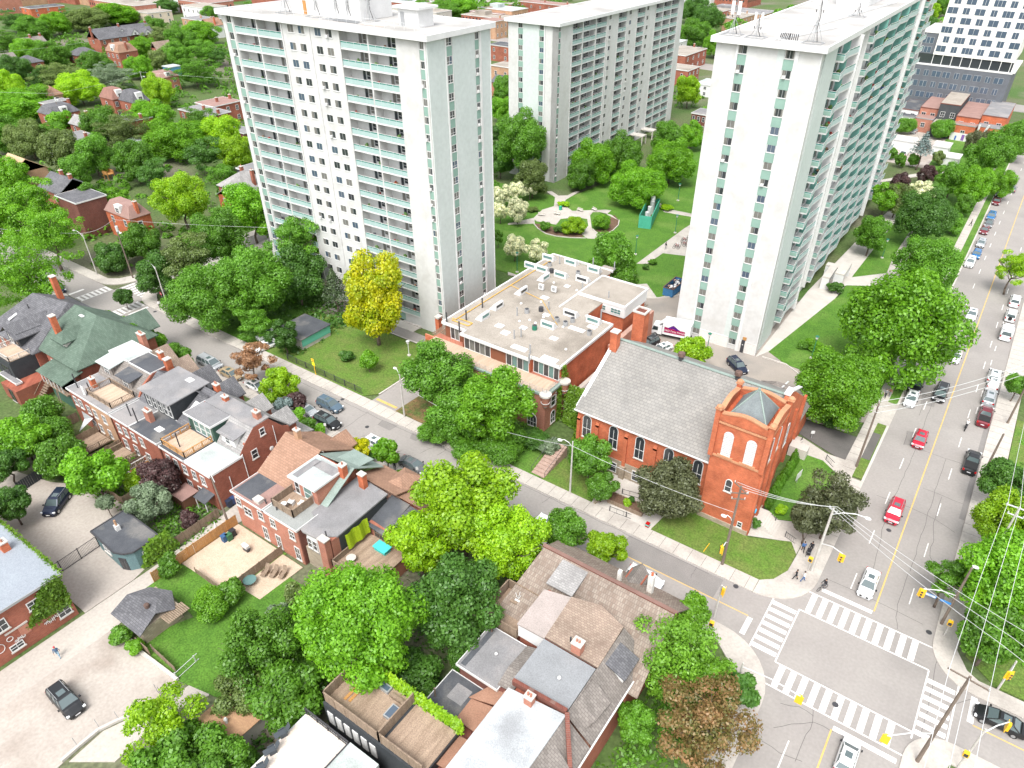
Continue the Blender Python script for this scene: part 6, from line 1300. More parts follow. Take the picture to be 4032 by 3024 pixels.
sh('three storey red brick school with tall windows at the top left corner', (0,0,-200,150),(0,0,250,120),30,15, 'flat', 1, brick_pink, flat_brown, 7,0, name='school_building', cat='building', up=0)
sh('blue black roofed building in front of the brick school', (0,0,250,75),(0,0,570,50),12,5.0, 'flat', 1, brick_orange, flat_dark, 3,0, name='building', cat='building')
sh('brick block at the top edge left of the tower', (0,0,600,20),(0,0,1380,30),14,9, 'flat', 1, brick_pink, flat_taupe, 7,0, name='building', cat='building')
sh('low white industrial block with flat roof at the top edge', (0,0,1450,60),(0,0,1900,60),16,8, 'flat', 1, white_paint, flat_taupe, 5,0, name='building', cat='building')
sh('long pale warehouse with cars along its roof behind the broad tower', (0,1,1130,60),(0,1,1600,110),14,8, 'flat', 1, concrete, flat_taupe, 5,0, name='warehouse', cat='building')
sh('brown brick block right behind the broad tower roof corner', (0,1,2040,180),(0,2,60,175),10,9, 'flat', 1, brick_tan, flat_brown, 3,1, name='building', cat='building')
sh('orange rendered flats with square windows behind the broad tower', (0,1,2090,560),(0,1,2205,600),9,9, 'flat', 1, brick_tan, flat_taupe, 2,0, name='flats', cat='building')
sh('grey roofed brick row between the two left towers', (0,1,2070,380),(0,1,2210,420),10,7, 'flat', 1, brick_red, flat_dark, 2,1)
sh('low grey gabled house below the orange flats', (0,1,2090,700),(0,1,2200,740),8,5.5, 'x', 2.0, brick_pink, shingle_grey, 1,0)
sh('brick row at the top edge between the left towers', (0,2,90,10),(0,2,480,50),12,8, 'flat', 1, brick_red, flat_brown, 5,2, name='building', cat='building')
sh('brick block with grey flat roof and green cooling unit right of the long tower', (0,2,1490,480),(0,2,1790,430),13,7.0, 'flat', 1, brick_red, flat_taupe, 4,1, name='building', cat='building')
sh('brick house with white trimmed grey roof in the gap between towers', (0,2,1500,610),(0,2,1740,590),12,6.5, 'flat', 1, brick_red, flat_taupe, 3,0, ny=3)
sh('low white roofed annex in the gap between towers', (0,2,1650,720),(0,2,1790,760),12,4.5, 'flat', 1, white_paint, flat_pale, 1,0, name='annex', cat='building')
sh('dark brick house with white door behind the yellow green tree', (0,2,1590,990),(0,2,1740,1000),8,6.0, 'flat', 1, brick_dark, flat_grey, 3,0)
sh('white roofed garage beside the blue bins near the long tower', (0,2,1610,1050),(0,2,1730,1060),7,2.8, 'flat', 1, concrete, white_paint, 0,0, name='garage', cat='garage')
sh('white block at the right side of the long tower top', (0,2,1470,380),(0,2,1560,350),8,6.5, 'flat', 1, white_paint, flat_pale, 1,0, name='building', cat='building')
sh('wide pale roofed block at the top edge between right hand towers', (0,2,1760,90),(0,2,2100,80),16,8, 'flat', 1, brick_pink, flat_taupe, 4,1, name='building', cat='building')
sh('brick row with pale roofs along the top edge beside the near tower', (0,2,1950,160),(0,2,2212,130),10,7.5, 'flat', 1, brick_tan, flat_taupe, 3,1, name='building', cat='building')
t = thing('apartment_block', 'new white apartment block with grid of windows above a dark grey base', 'apartment block', (-28,336,0))
F0 = 322.0; b = MB().mat(mat('zinc_dark', (.13, .14, .16),(.105, .115, .13), .5, .6)); b.box(-47,-13.9, F0, F0+30,0,17.4).box(-47.2,-41.2, F0+2, F0+28,17.4,27.8); b.build('base_wall', t)
b = MB().mat(mat('white_render', (.78, .76, .72),(.73, .71, .67), .2, .7, fine=.02)).box(-41.2,-14.6, F0+1.2, F0+28,21.0,66).box(-47.3,-41.2, F0+1.8, F0+28.2,27.8,28.1).box(-14.6,-13.2, F0+2.5, F0+30,17.4,18.0); b.build('upper_wall', t)
b = MB().mat(glass_dark); b.box(-46,-14.6, F0+1.6, F0+27,17.4,21.0); b.mat(trim_white)
for k in range(9): b.box(-41+3.2*k, -40.8+3.2*k, F0+1.3, F0+1.6,17.6,21.0)
b.box(-47.1,-13.8, F0-.1, F0+1.4,17.4,17.8); b.build('glazed_storey', t)
def bw(x, z, w_, h_, y=None, fr=True, m=None):
 y = F0+1.2 if y is None else y; o = MB().mat(m or metal_light); o.box(x-w_/2-.08, x+w_/2+.08, y-.05, y+.02, z-.08, z+h_+.08).mat(glass_blue).box(x-w_/2, x+w_/2, y-.07, y-.05, z, z+h_)
 o.mat(metal_light)
 for k in range(1, max(2, int(w_/1.1))): o.box(x-w_/2+w_*k/max(2, int(w_/1.1))-.04, x-w_/2+w_*k/max(2, int(w_/1.1))+.04, y-.09, y-.07, z, z+h_)
 o.build('window', t)
rb_ = random.Random(12)
for row in range(12):
 z = 22.2+3.1*row
 for k in range(6):
  w_ = (3.1,1.9,3.5,2.0,3.3,2.1)[(k+row) % 6]; bw(-38.9+4.4*k+(.5 if row % 2 else -.3), z-.1, w_, 2.0)
for row in range(4):
 for k in range(9):
  if row*9+k < 40: bw(-44.9+3.45*k, 2.2+3.7*row+(.6 if row else 0),(2.4,1.6,2.9)[(k+row) % 3], 1.9, F0, m=metal_grey)
for row in range(3): bw(-44.3,18.2+3.1*row, 3.6,1.9, F0+2, m=metal_grey)
bw(-14.62,22,1,1) if 0 else None
def back(label, x0, x1, y0, dep, z, wall, rm, low=None, lz=4, wn=2):
 t = thing('shop_building', label, 'building', ((x0+x1)/2, y0,0)); walls(t, x0, x1, y0, y0+dep, z, wall); flatroof(t, x0, x1, y0, y0+dep, z, rm, .1, brick_dark)
 for k in range(wn): wn_(t, 'S', x0+(x1-x0)*(k+.5)/wn, y0-.02, z*.55,1.3,1.6, sill=False)
 if low: walls(t, x0+.1, x1-.1, y0-low, y0, lz, wall, name='rear_wing'); flatroof(t, x0+.1, x1-.1, y0-low, y0, lz, rm, .1, metal_grey, name='rear_roof'); wn_(t, 'S', (x0+x1)/2, y0-low-.02, lz*.4,1.2,1.4, sill=False)
 return t
back('white rendered shop back with charcoal roof, leftmost of the row', -43.5,-37.3,300,18,6.0, white_paint, flat_dark, 4,4.5)
back('narrow white and brick shop back with red brown roof', -37.1,-31.2,302,20,7.0, brick_pink, flat_brown, 6,4.6)
back('tall brown shop with dark rear wall and timber balcony frame', -31.0,-24.6,300,26,9.5, mat('dark_tar', (.07, .075, .08),(.05, .055, .06), .5, .9), flat_taupe, 8,4.2)
back('orange brick shop back with broad rust roof and painted ground wall', -24.4,-17.2,296,26,7.0, brick_orange, flat_brown, 4,5.2)
t = back('orange brick shop back with silver duct, rightmost of the row', -17.0,-9.4,298,26,8.0, brick_orange, flat_grey, 5,5.4)
b = MB().mat(metal_light).path([(-16.4,292.6,6),(-16.4,292.5,2.5),(-14.5,292.4,3.4),(-13.6,292.4,6.2)], .35,8); b.build('duct', t)
b = MB().mat(plain('mural_white', (.62, .62, .6), .8)).box(-24.2,-17.4,291.9,291.95,0,2.6); b.mat(plain('mural_violet', (.2, .1, .32), .8)).box(-20.6,-19.7,291.85,291.9, .3,2.2).mat(plain('mural_blue', (.05, .12, .4), .8)).box(-22.6,-22.1,291.85,291.9, .2,1.6); b.build('mural', t)
sh('row of low white garages with a flat roof behind the park', (0,3,1120,1200),(0,3,1370,1255),6,3.0, 'flat', 1, white_paint, concrete, 0,0, name='garage_row', cat='garages')
sh('second low white garage row right of the blue spruce', (0,3,1490,1270),(0,3,1630,1290),7,3.0, 'flat', 1, white_paint, concrete, 0,0, name='garage_row', cat='garages')
sh('white sloping ramp housing on the park lawn edge', (0,3,1570,1350),(0,3,1710,1400),6,2.6, 'flat', 1, white_paint, white_paint, 0,0, name='ramp_housing', cat='shelter')
sheet('driveway', [(-46,252),(-9,252),(-9,300),(-46,300)], .03, lot_m)
sheet('road', rect(-300,200,352,366), .01, asphalt)
rd_ = random.Random(21)
ORD2 = 'first second third fourth fifth sixth seventh eighth ninth tenth eleventh twelfth thirteenth fourteenth fifteenth'.split()
for ri, (yy, xs_, rowname) in enumerate(((4, list(range(20,500,38)), 'topmost row at the upper left'),(26, [255,310,420,455], 'second row at the upper left'),(6, [600,655,705,755,800,850,900], 'topmost row behind the broad tower'),(24, [880,930,1050,1095], 'second row behind the broad tower'),(52, [1062,1092], 'third row behind the broad tower'),(8, [1100,1150,1500,1545,1590], 'topmost row behind the long tower'),(48, [1080,1590], 'lower row behind the long tower'),(6, [1990,2040], 'row beside the white gridded block'))):
 for ci, xx in enumerate(xs_):
  p = D(xx+rd_.uniform(-6,6), yy+rd_.uniform(-4,4),0); w_ = rd_.uniform(20,34); d_ = rd_.uniform(16,26); z = rd_.uniform(5.5,8.5); n_ = ri*7+ci
  if p.y > 500: w_ *= 1.3; d_ *= 1.3
  wl_, wname = ((brick_red, 'red brick'),(brick_tan, 'tan brick'),(white_paint, 'white'),(brick_pink, 'pink brick'))[(n_*5+ri) % 4]
  rf_, rname = ((flat_taupe, 'taupe'),(flat_grey, 'grey'),(flat_brown, 'brown'),(flat_pale, 'pale'))[(n_*3) % 4]
  x0, yr = p.x-w_/2, p.y-d_/2; t = thing('building', '%s block from the left, %s, %s roof' % (ORD2[ci], rowname, rname), 'building', (p.x, p.y, 0)); walls(t, x0, x0+w_, yr, yr+d_, z, wl_); flatroof(t, x0, x0+w_, yr, yr+d_, z, rf_, .2)
  b = MB().mat(rf_).box(x0+w_*.2, x0+w_*.45, yr+d_*.3, yr+d_*.7, z+.1, z+2.2); b.build('roof_house', t); b = MB().mat(glass_dark)
  for k in range(int(w_/2.6)): b.box(x0+1+2.6*k, x0+2.1+2.6*k, yr-.04, yr, z*.55, z*.55+1.5)
  for k in range(int(d_/2.6)): b.box(x0+w_, x0+w_+.04, yr+1+2.6*k, yr+2.1+2.6*k, z*.55, z*.55+1.5)
  b.build('windows', t)
sh('house with rusty pink roof below the great round tree', (0,0,1410,690),(0,0,1530,650),8,5.5, 'mansard', 1.8, brick_pink, flat_brown, 2,0)
sh('low shed with bright blue roof edge among the trees', (0,0,1480,590),(0,0,1560,570),5,4.0, 'flat', 1, plain('blue_wall', (.08, .25, .42), .6), flat_pale, 0,0, ny=0, name='shed', cat='shed')
sh('charcoal roofed house peeping left of the gambrel house', (0,0,700,490),(0,0,830,450),8,5.5, 'hip', 2.4, brick_red, shingle_grey, 1,0)
sh('silver roofed house with brick front right of the leaning pole', (0,0,690,1090),(0,0,830,1060),6,6.0, 'y', 2.0, brick_red, shingle_lgrey, 1,1)
sh('white porch roofed bungalow among shady middle gardens', (0,0,1190,1240),(0,0,1330,1220),6,3.6, 'flat', 1, brick_dark, flat_pale, 2,0)
sh('brick semi with charcoal porch, left part hidden by the yellow green tree', (0,0,450,1010),(0,0,690,960),9,6.2, 'mansard', 2.2, brick_red, shingle_grey, 2,1)
# ---- vehicles
paints = {k: plain('paint_'+k, c, .28, .25 if k not in ('white', 'black', 'red') else 0, .6) for k, c in dict(white=(.74,.75,.76), black=(.012,.013,.015), navy=(.014,.022,.05), red=(.42,.012,.035), grey=(.14,.145,.155), silver=(.42,.44,.46), blue=(.03,.16,.38), gold=(.42,.32,.2), darkred=(.16,.02,.03), slate=(.10,.15,.20)).items()}
tyre = plain('tyre', (.015, .015, .016), .8); rimm = plain('rim', (.45, .46, .47), .3, .7); lampw = plain('lamp_clear', (.75, .78, .8), .15); lampr = plain('lamp_red', (.4, .01, .01), .25); platem = plain('plate', (.7, .7, .72), .5); wglass = plain('car_glass', (.09, .12, .125), .06,0, .9)
SPEC = {  # length, half width, hood z, belt z, roof z, cabin base x0..x1, roof x0..x1, tail z
 'sedan': (4.7, .90, .92, .95,1.45,-1.75,1.25,-1.05, .35,1.02), 'suv': (4.7, .94,1.02,1.06,1.70,-2.2,1.2,-1.95, .45,1.08), 'hatch': (4.3, .88, .95, .98,1.5,-2.0,1.15,-1.55, .4,1.0),
 'minivan': (5.1, .98,1.0,1.05,1.75,-2.45,1.75,-2.2, .85,1.08), 'pickup': (5.7, .98,1.15,1.18,1.85,-.65,1.45,-.4, .75,1.2), 'van': (5.4,1.0,1.25,1.3,2.1,-2.65,2.0,-2.6,1.25,1.3), 'jeep': (4.4, .93,1.12,1.15,1.85,-2.05,1.0,-2.0, .65,1.15)}
def car_proto(kind):
 Ln, hw, hz, bz, rz, cx0, cx1, rx0, rx1, tz = SPEC[kind]; h = Ln/2
 t = thing('vehicle', 'prototype', 'car', (0,-900,0)); b = MB().mat(paints['white'])
 st = [(-h, .80, tz*.80),(-h+.12, .93, tz*.97),(-h+.5, .98, tz),(cx0,1, bz),(0,1, bz),(cx1,1, bz),(cx1+.25, .99, hz+.02),(h-.75, .96, hz-.04),(h-.25, .90, hz-.16),(h-.04, .80, hz-.34)]
 rings = []
 for x, k, z in st:
  w = hw*k; rings.append([(x, -w*.9, .24),(x, -w, .42),(x, -w, z*.72),(x, -w*.90, z),(x, -w*.45, z+.03),(x, w*.45, z+.03),(x, w*.90, z),(x, w, z*.72),(x, w, .42),(x, w*.9, .24)])
 n = 10; vs = [v for r in rings for v in r]; fs = []
 for i in range(len(rings)-1):
  for j in range(n): fs.append((i*n+j, i*n+(j+1) % n, (i+1)*n+(j+1) % n, (i+1)*n+j)[::-1])
 fs += [tuple(range(n)), tuple(range((len(rings)-1)*n, len(rings)*n))[::-1]]; b.add(vs, fs)
 if kind == 'pickup': b.mat(tyre).box(-h+.25, cx0-.15,-hw*.82, hw*.82, tz+.02, tz+.06)
 o = b.build('body', t, local=True, smooth=False)
 bw, rw = hw*.88, hw*.70; g = MB().mat(wglass)
 B0 = [(cx0,-bw, bz),(cx1,-bw, bz),(cx1, bw, bz),(cx0, bw, bz)]; T0 = [(rx0,-rw, rz-.05),(rx1,-rw, rz-.05),(rx1, rw, rz-.05),(rx0, rw, rz-.05)]
 g.add(B0+T0, [(0,1,5,4),(1,2,6,5),(2,3,7,6),(3,0,4,7),(4,5,6,7)]); g.build('glass', t, local=True)
 b = MB().mat(paints['white'])
 m_ = (rx0+rx1)/2; b.add([(rx0-.03,-rw-.02, rz-.06),(rx1+.03,-rw-.02, rz-.06),(rx1+.03, rw+.02, rz-.06),(rx0-.03, rw+.02, rz-.06),(rx0+.12,-rw+.12, rz),(rx1-.15,-rw+.12, rz),(rx1-.15, rw-.12, rz),(rx0+.12, rw-.12, rz)], [(0,1,5,4),(1,2,6,5),(2,3,7,6),(3,0,4,7),(4,5,6,7),(3,2,1,0)])
 for s in (-1,1):
  b.beam((cx0, s*bw, bz),(rx0, s*rw, rz-.04), .10, .07).beam((cx1, s*bw, bz),(rx1, s*rw, rz-.04), .07, .06)
  for k in ((.38, .68) if kind in ('suv', 'minivan', 'van') else (.5,)):
   if kind != 'pickup': b.beam((cx0+(cx1-cx0)*k, s*bw*1.0, bz),(rx0+(rx1-rx0)*k, s*rw, rz-.05), .07, .06)
  if kind == 'van': b.beam((cx0+.1, s*(bw+.01),(bz+rz)/2),(cx0+3.0, s*(bw-.02),(bz+rz)/2), .22, rz-bz-.1)
 b.build('roof', t, local=True)
 if kind in ('sedan', 'suv', 'minivan', 'hatch'): x_ = rx1-.75; q_ = MB().mat(wglass).box(x_-.38, x_+.32,-rw*.55, rw*.55, rz+.001, rz+.012); q_.build('sunroof', t, local=True)
 if kind in ('suv', 'minivan'):
  q_ = MB().mat(metal_grey)
  for s in (-1,1): q_.tube((rx0+.1, s*(rw-.06), rz+.06),(rx1-.2, s*(rw-.06), rz+.06), .025, n=5)
  q_.build('roof_rack', t, local=True)
 wr = .33 if kind in ('sedan', 'hatch') else .37
 for sx in (-Ln*.29, Ln*.31):
  for s in (-1,1):
   w = MB().mat(tyre).tube((sx, s*(hw-.2), wr),(sx, s*(hw+.015), wr), wr, n=16).build('wheel', t, local=True); MB().mat(rimm).tube((sx, s*(hw+.01), wr),(sx, s*(hw+.03), wr), wr*.62, n=12).build('rim', w, local=True)
 for s in (-1,1):
  MB().mat(lampw).box(h-.32, h-.10, s*hw*.84-.14, s*hw*.84+.14, hz-.34, hz-.17).build('headlight', t, local=True)
  MB().mat(lampr).box(-h-.01,-h+.16, s*hw*.80-.13, s*hw*.80+.13, tz*.66, tz*.9).build('tail_light', t, local=True)
  MB().mat(black_paint).box(cx1-.25, cx1-.08, s*(hw+.02)-.02, s*(hw+.18), bz-.02, bz+.14).build('mirror', t, local=True)
 MB().mat(platem).box(h-.03, h, -.25, .25, .42, .54).box(-h-.02,-h+.02,-.25, .25, .6, .73).build('number_plate', t, local=True)
 MB().mat(tyre).box(h-.1, h-.02,-.5, .5, .34, .62).build('grille', t, local=True)
 return t
PROTO = {k: car_proto(k) for k in SPEC}
USED = set(); WORD = {'sedan': 'car', 'suv': 'suv', 'hatch': 'hatchback', 'minivan': 'minivan', 'pickup': 'pickup_truck', 'van': 'van', 'jeep': 'off_road_car'}
def car(kind, paint, pos, head, label, group=None, dx=0, dy=0):
 """pos = middle of the car seen on the sheet; head = compass of travel in degrees from +x"""
 p = q(*pos, .8) if len(pos) == 4 else Vector((*pos, 0)); pr = PROTO[kind]
 c = pr if kind not in USED else copy_tree(pr); USED.add(kind)
 if c is pr: DONE.append(kind)
 c.name = WORD[kind]; c.location = (p.x+dx, p.y+dy, .01); c.rotation_euler = (0,0, R_(head)); WM[c.name] = Matrix.Translation(c.location) @ Matrix.Rotation(R_(head),4, 'Z'); tag(c, label, WORD[kind].replace('_', ' '), group)
 return c, paint
DONE = []; PLACED = []
CARS = [
 ('hatch','red',(2,3,1380,500),-90,'red hatchback driving down the avenue, further from the crossing'),('suv','red',(2,3,1158,1130),-90,'red suv driving down the avenue, nearer the crossing'),
 ('sedan','white',(3,3,935,95),-90,'white sedan about to reach the zebra crossing'),('minivan','black',(2,3,1560,100),-90,'black minivan in the inner lane beside the parked white car'),
 ('sedan','white',(2,3,1305,145),-90,'white sedan parked at the front of the kerb row by the drive'),('suv','black',(2,3,1350,25),-90,'black suv parked right behind the white sedan by the drive'),
 ('sedan','white',(1,3,1832,1070),-90,'white sedan driving beside the enormous spreading tree'),('sedan','white',(1,3,1690,1435),-90,'white car half hidden under the enormous spreading tree'),
 ('suv','white',(1,3,1815,620),-90,'white suv at the head of the parked row on the avenue'),('hatch','blue',(1,3,1872,548),-90,'bright blue hatchback parked behind the white suv'),
 ('hatch','silver',(1,3,1912,452),-90,'silver white hatchback parked behind the bright blue one'),('sedan','darkred',(1,3,1942,338),-90,'dull red sedan parked behind the silver white hatchback'),
 ('hatch','grey',(1,3,1980,282),-90,'grey hatchback parked behind the dull red sedan'),('suv','blue',(1,3,1999,222),-90,'blue suv parked behind the grey hatchback'),
 ('sedan','darkred',(1,3,2048,88),-90,'wine coloured sedan parked further up the avenue'),('suv','black',(1,3,2072,25),-90,'black suv parked last in the far avenue row'),
 ('pickup','black',(2,3,1830,700),90,'black pickup driving up the avenue with covered bed'),('pickup','darkred',(2,3,1945,300),90,'dark maroon pickup parked on the far kerb'),
 ('suv','silver',(2,3,1985,135),90,'silver suv parked in front of the maroon pickup'),('hatch','white',(2,3,2022,10),90,'white hatchback parked in front of the silver suv'),
 ('suv','white',(1,3,2025,1610),90,'white suv with roof rack parked beside the painted bay'),('van','white',(1,3,2132,1235),90,'white cargo van with dark lettering on its roof'),
 ('jeep','white',(1,3,2170,1085),90,'white off road car with spare wheel parked ahead of the van'),('jeep','white',(1,3,2205,960),90,'white off road car furthest along the right kerb'),
 ('sedan','grey',(0,3,2185,1640),90,'dark car driving up the far avenue at the right edge'),
 ('hatch','white',(3,3,750,1600),90,'white hatchback cut by the bottom edge waiting at the stop bar'),('sedan','black',(3,3,2080,1290),180,'black sedan waiting in the side street at lower right'),
 ('sedan','grey',(2,1,1385,722),0,'dark grey sedan parked past the front garden trees'),('suv','black',(2,1,640,345),0,'black suv parked nearest the driveway entrance'),
 ('hatch','silver',(2,1,452,245),0,'silver hatchback parked behind the black suv, by the plum shrub'),('suv','slate',(2,1,660,200),0,'blue grey suv driving along the side street'),
 ('minivan','silver',(1,0,1825,1495),0,'silver minivan parked in front of the dark shingled gables'),('sedan','gold',(1,0,2010,1590),0,'tan sedan parked under the orange brown tree'),
 ('sedan','white',(2,1,20,35),0,'white sedan parked between the orange brown and lime trees'),('hatch','white',(2,1,1065,535),0,'white hatchback parked behind the round front garden tree'),
 ('suv','white',(3,2,1190,55),0,'white suv parked beside the corner house chimney'),('suv','white',(2,2,375,1265),0,'white suv hidden among the kerbside trees'),
 ('suv','navy',(1,0,505,840),-13,'navy suv parked at the upper street crossing'),('sedan','white',(1,0,400,772),-13,'white car parked behind the navy suv at the upper crossing'),
 ('suv','navy',(2,0,490,1050),-55,'navy suv parked on the gravel lot under the trees'),('suv','black',(3,0,570,1115),-2,'charcoal suv parked on the pale lower lot'),
 ('sedan','white',(1,1,95,1345),-100,'white car parked beside the bin shed'),('hatch','white',(1,1,120,1250),-100,'white hatchback behind the car at the bin shed'),
 ('suv','black',(1,2,1225,1325),-104,'black suv standing behind the church chimney'),('sedan','white',(1,2,1340,1370),-108,'white sedan standing beside the black suv behind the church'),
 ('suv','navy',(1,2,2000,1520),-38,'midnight blue suv parked between the church and the near tower'),
 ('sedan','silver',(0,3,1330,1135),90,'silver car behind the white shop backs'),('suv','black',(0,3,1345,1092),90,'black suv behind the white shop backs'),('van','white',(0,3,1240,1335),90,'white van in the garage court behind the park'),('suv','grey',(0,3,1148,1340),90,'grey suv beside the white van in the garage court'),
 ('sedan','white',(0,1,1190,10),20,'white car on the pale warehouse roof, left'),('sedan','grey',(0,1,1330,20),20,'grey car on the pale warehouse roof, right'),
]
for c in CARS: PLACED.append(car(*c[:5]))
for c, pnt in PLACED:
 for ch_ in c.children:
  if ch_.name.split('.')[0] in ('body', 'roof') and ch_.material_slots: ch_.material_slots[0].link = 'OBJECT'; ch_.material_slots[0].material = paints[pnt]
for k in SPEC:
 if k not in DONE: bpy.data.objects.remove(PROTO[k])
def at(lbl): return next(c for c, _ in PLACED if c['label'].startswith(lbl))
for l_ in ('white car on the pale', 'grey car on the pale'): at(l_).location.z = 8.1
def text(s, size, parent, loc, rot, m, ext=.01, name='lettering'):
 cu = bpy.data.curves.new('txt', 'FONT'); cu.body = s; cu.size = size; cu.extrude = ext; cu.align_x = 'CENTER'; cu.align_y = 'CENTER'
 o = bpy.data.objects.new(name, cu); COL.objects.link(o); dg = bpy.context.evaluated_depsgraph_get(); me = bpy.data.meshes.new_from_object(o.evaluated_get(dg)); bpy.data.objects.remove(o)
 me.materials.clear(); me.materials.append(m); return inst(me, name, parent, loc, rot)
van = at('white cargo van'); text('FORSAT', .55, van, (-2.0,0,2.11),(0,0,-math.pi/2), black_paint)
j = at('white off road car with spare'); MB().mat(tyre).tube((-2.35,0,1.0),(-2.2,0,1.0), .36, n=14).build('spare_wheel', None, label='x') if 0 else None
o = MB().mat(tyre).tube((-2.38,0,1.0),(-2.18,0,1.0), .36, n=14); me = o.mesh('spare_wheel'); inst(me, 'spare_wheel', j)
p = q(1,2,1430,1215,1.5); t = thing('box_truck', 'white box truck with a magenta and violet party rental sign', 'truck', (p.x, p.y, 0), R_(191))
b = MB().mat(paints['white']).box(-3.6,1.6,-1.22,1.22, .95,3.5); b.build('cargo_box', t, local=True); b = MB().mat(tyre).box(-3.5,3.3,-.5, .5, .5, .95).box(-3.7,-3.5,-1.1,1.1, .45, .6); b.build('chassis', t, local=True)
b = MB().mat(paints['white']); pr = [(1.75, .6),(3.75, .6),(3.8,1.3),(3.45,2.3),(1.75,2.45)]
b.add([(x, -1.0, z) for x, z in pr]+[(x, 1.0, z) for x, z in pr], [(4,3,2,1,0),(5,6,7,8,9),(0,1,6,5),(1,2,7,6),(2,3,8,7),(3,4,9,8),(4,0,5,9)]); b.slab([(1.6,-1.0,3.3),(1.6,1.0,3.3),(2.5, .9,2.5),(2.5,-.9,2.5)], .1); b.build('cab', t, local=True)
b = MB().mat(wglass); b.add([(3.82,-.85,1.35),(3.82, .85,1.35),(3.49, .85,2.2),(3.49,-.85,2.2)], [(0,1,2,3)]);
for s in (-1.01,1.01): b.add([(2.5, s, 1.35),(3.6, s, 1.35),(3.35, s, 2.15),(2.5, s, 2.15)], [(0,1,2,3),(3,2,1,0)])
b.build('cab_glass', t, local=True)
for sx in (-2.3,2.9):
 for s in (-1,1): w = MB().mat(tyre).tube((sx, s*.75, .42),(sx, s*1.08, .42), .42, n=16).build('wheel', t, local=True); MB().mat(rimm).tube((sx, s*1.07, .42),(sx, s*1.1, .42), .25, n=12).build('rim', w, local=True)
mag = plain('sign_magenta', (.62, .02, .16), .5); vio = plain('sign_violet', (.16, .02, .35), .5)
for s, rz_ in ((1, math.pi),):
 b = MB().mat(trim_white); y = 1.225
 def pl(pts, y0, m): b.mat(m).add([(x, y0, z) for x, z in pts], [tuple(range(len(pts)))[::-1], tuple(range(len(pts)))])
 pl([(1.35,1.35),(-2.75,1.35),(-2.75,2.3),(-1.6,2.4),(-.4,3.2),(.5,2.5),(1.35,2.6)], y, trim_white); pl([(1.25,1.45),(-2.65,1.45),(-2.65,2.2),(1.25,2.5)], y+.006, mag); pl([(-1.75,2.3),(-.4,3.05),(.65,2.42),(.2,2.3),(-.4,2.45),(-1.0,2.2)], y+.012, vio); sg = b.build('sign_panel', t, local=True)
 text('D&D Party Rentals', .52, t, (-.72, y+.02,1.85),(math.pi/2,0, math.pi), trim_white)
p = q(1,2,1445,850,.8); t = thing('skip', 'blue steel skip heaped with rubbish bags in the tower yard', 'skip', (p.x, p.y, 0), R_(90))
b = MB().mat(mat('skip_blue', (.05, .18, .36),(.04, .14, .28),1.5, .6));
for a in ((-3,3,-1.1,-1.0),(-3,3,1.0,1.1),(-3,-2.9,-1,1),(2.9,3,-1,1)): b.box(*a, .15,1.9)
b.box(-2.9,2.9,-1,1, .15, .3)
for k in np.arange(-2.6,2.8, .9): b.box(k-.06, k+.06,-1.2,-1.1, .2,1.8)
b.mat(MATS['rusty'])
for a in ((-3.1,3.1,-1.2,-1.0),(-3.1,3.1,1.0,1.2),(-3.1,-2.9,-1,1),(2.9,3.1,-1,1)): b.box(*a, 1.9,2.02)
b.build('container', t, local=True); r = random.Random(4); b = MB()
for k in range(42): b.mat((black_paint, trim_white, metal_grey, flat_brown)[k % 4 if k % 3 else 0]).ball((r.uniform(-2.5,2.5), r.uniform(-.8, .8),1.4+r.uniform(-.2, .3)), r.uniform(.25, .42), None, .26,6,4)
o = b; mx = WM[t.name]; o.v = [tuple(mx @ Vector(v)) for v in o.v]; o.build('rubbish_bags', kind='stuff', label='black and white rubbish bags piled in the blue skip', cat='rubbish')
# ---- poles, wires, lamps, signals
def wire(label, pts, sag=.6, r=.022, name='power_line', group='overhead wires'):
 b = MB().mat(metal_light);
 for a, c in zip(pts[:-1], pts[1:]):
  a, c = Vector(a), Vector(c); n = 10; L = [a.lerp(c, i/n)-Vector((0,0, sag*4*(i/n)*(1-i/n))) for i in range(n+1)]
  b.path(L, r, 4)
 return b.build(name, label=label, cat='wire', group=group)
def pole(label, pos, h, m=None, arm=None, top=None, lean=(0,0), transformer=False, lamp_side=None, cross=(), r=.16, name='utility_pole', group=None):
 x, y = pos[0], pos[1]; t = thing(name, label, 'pole', (x, y, 0),0, group); m = m or pole_wood
 MB().mat(m).tube((0,0,0),(lean[0], lean[1], h), r, r*.62,10).build('shaft', t, local=True)
 if cross:
  b = MB().mat(metal_light if m is pole_conc else m)
  for z, dx, dy in cross: b.beam((lean[0]-dx, lean[1]-dy, z),(lean[0]+dx, lean[1]+dy, z), .11, .12)
  b.mat(metal_light)
  for z, dx, dy in cross:
   for k in (-1,0,1): b.tube((lean[0]+dx*k*.92, lean[1]+dy*k*.92, z),(lean[0]+dx*k*.92, lean[1]+dy*k*.92, z+.28), .06, n=6)
  b.build('crossarm', t, local=True)
 if transformer: MB().mat(metal_light).tube((.35,0, h-2.6),(.35,0, h-1.5), .28, n=12).build('transformer', t, local=True)
 if lamp_side:
  dx, dy, hz = lamp_side; b = MB().mat(metal_light).path([(0,0, hz-.8),(dx*.3, dy*.3, hz-.15),(dx*.7, dy*.7, hz+.15),(dx, dy, hz)], .05,6); b.build('lamp_arm', t, local=True)
  MB().mat(trim_white).ball((dx*1.08, dy*1.08, hz-.06), .38, .26, .14,10,5).build('lamp_head', t, local=True)
 return t
P0 = q(2,2,1865,1600)                       # corner pole before the church tower
pole('tall wooden utility pole with three crossarms on the church corner lawn', P0,13.2, cross=((12.9,1.0,-.6),(12.1, .9, .5),(11.2, .7, .4)), lamp_side=(-1.0,-.3,8.2), r=.19)
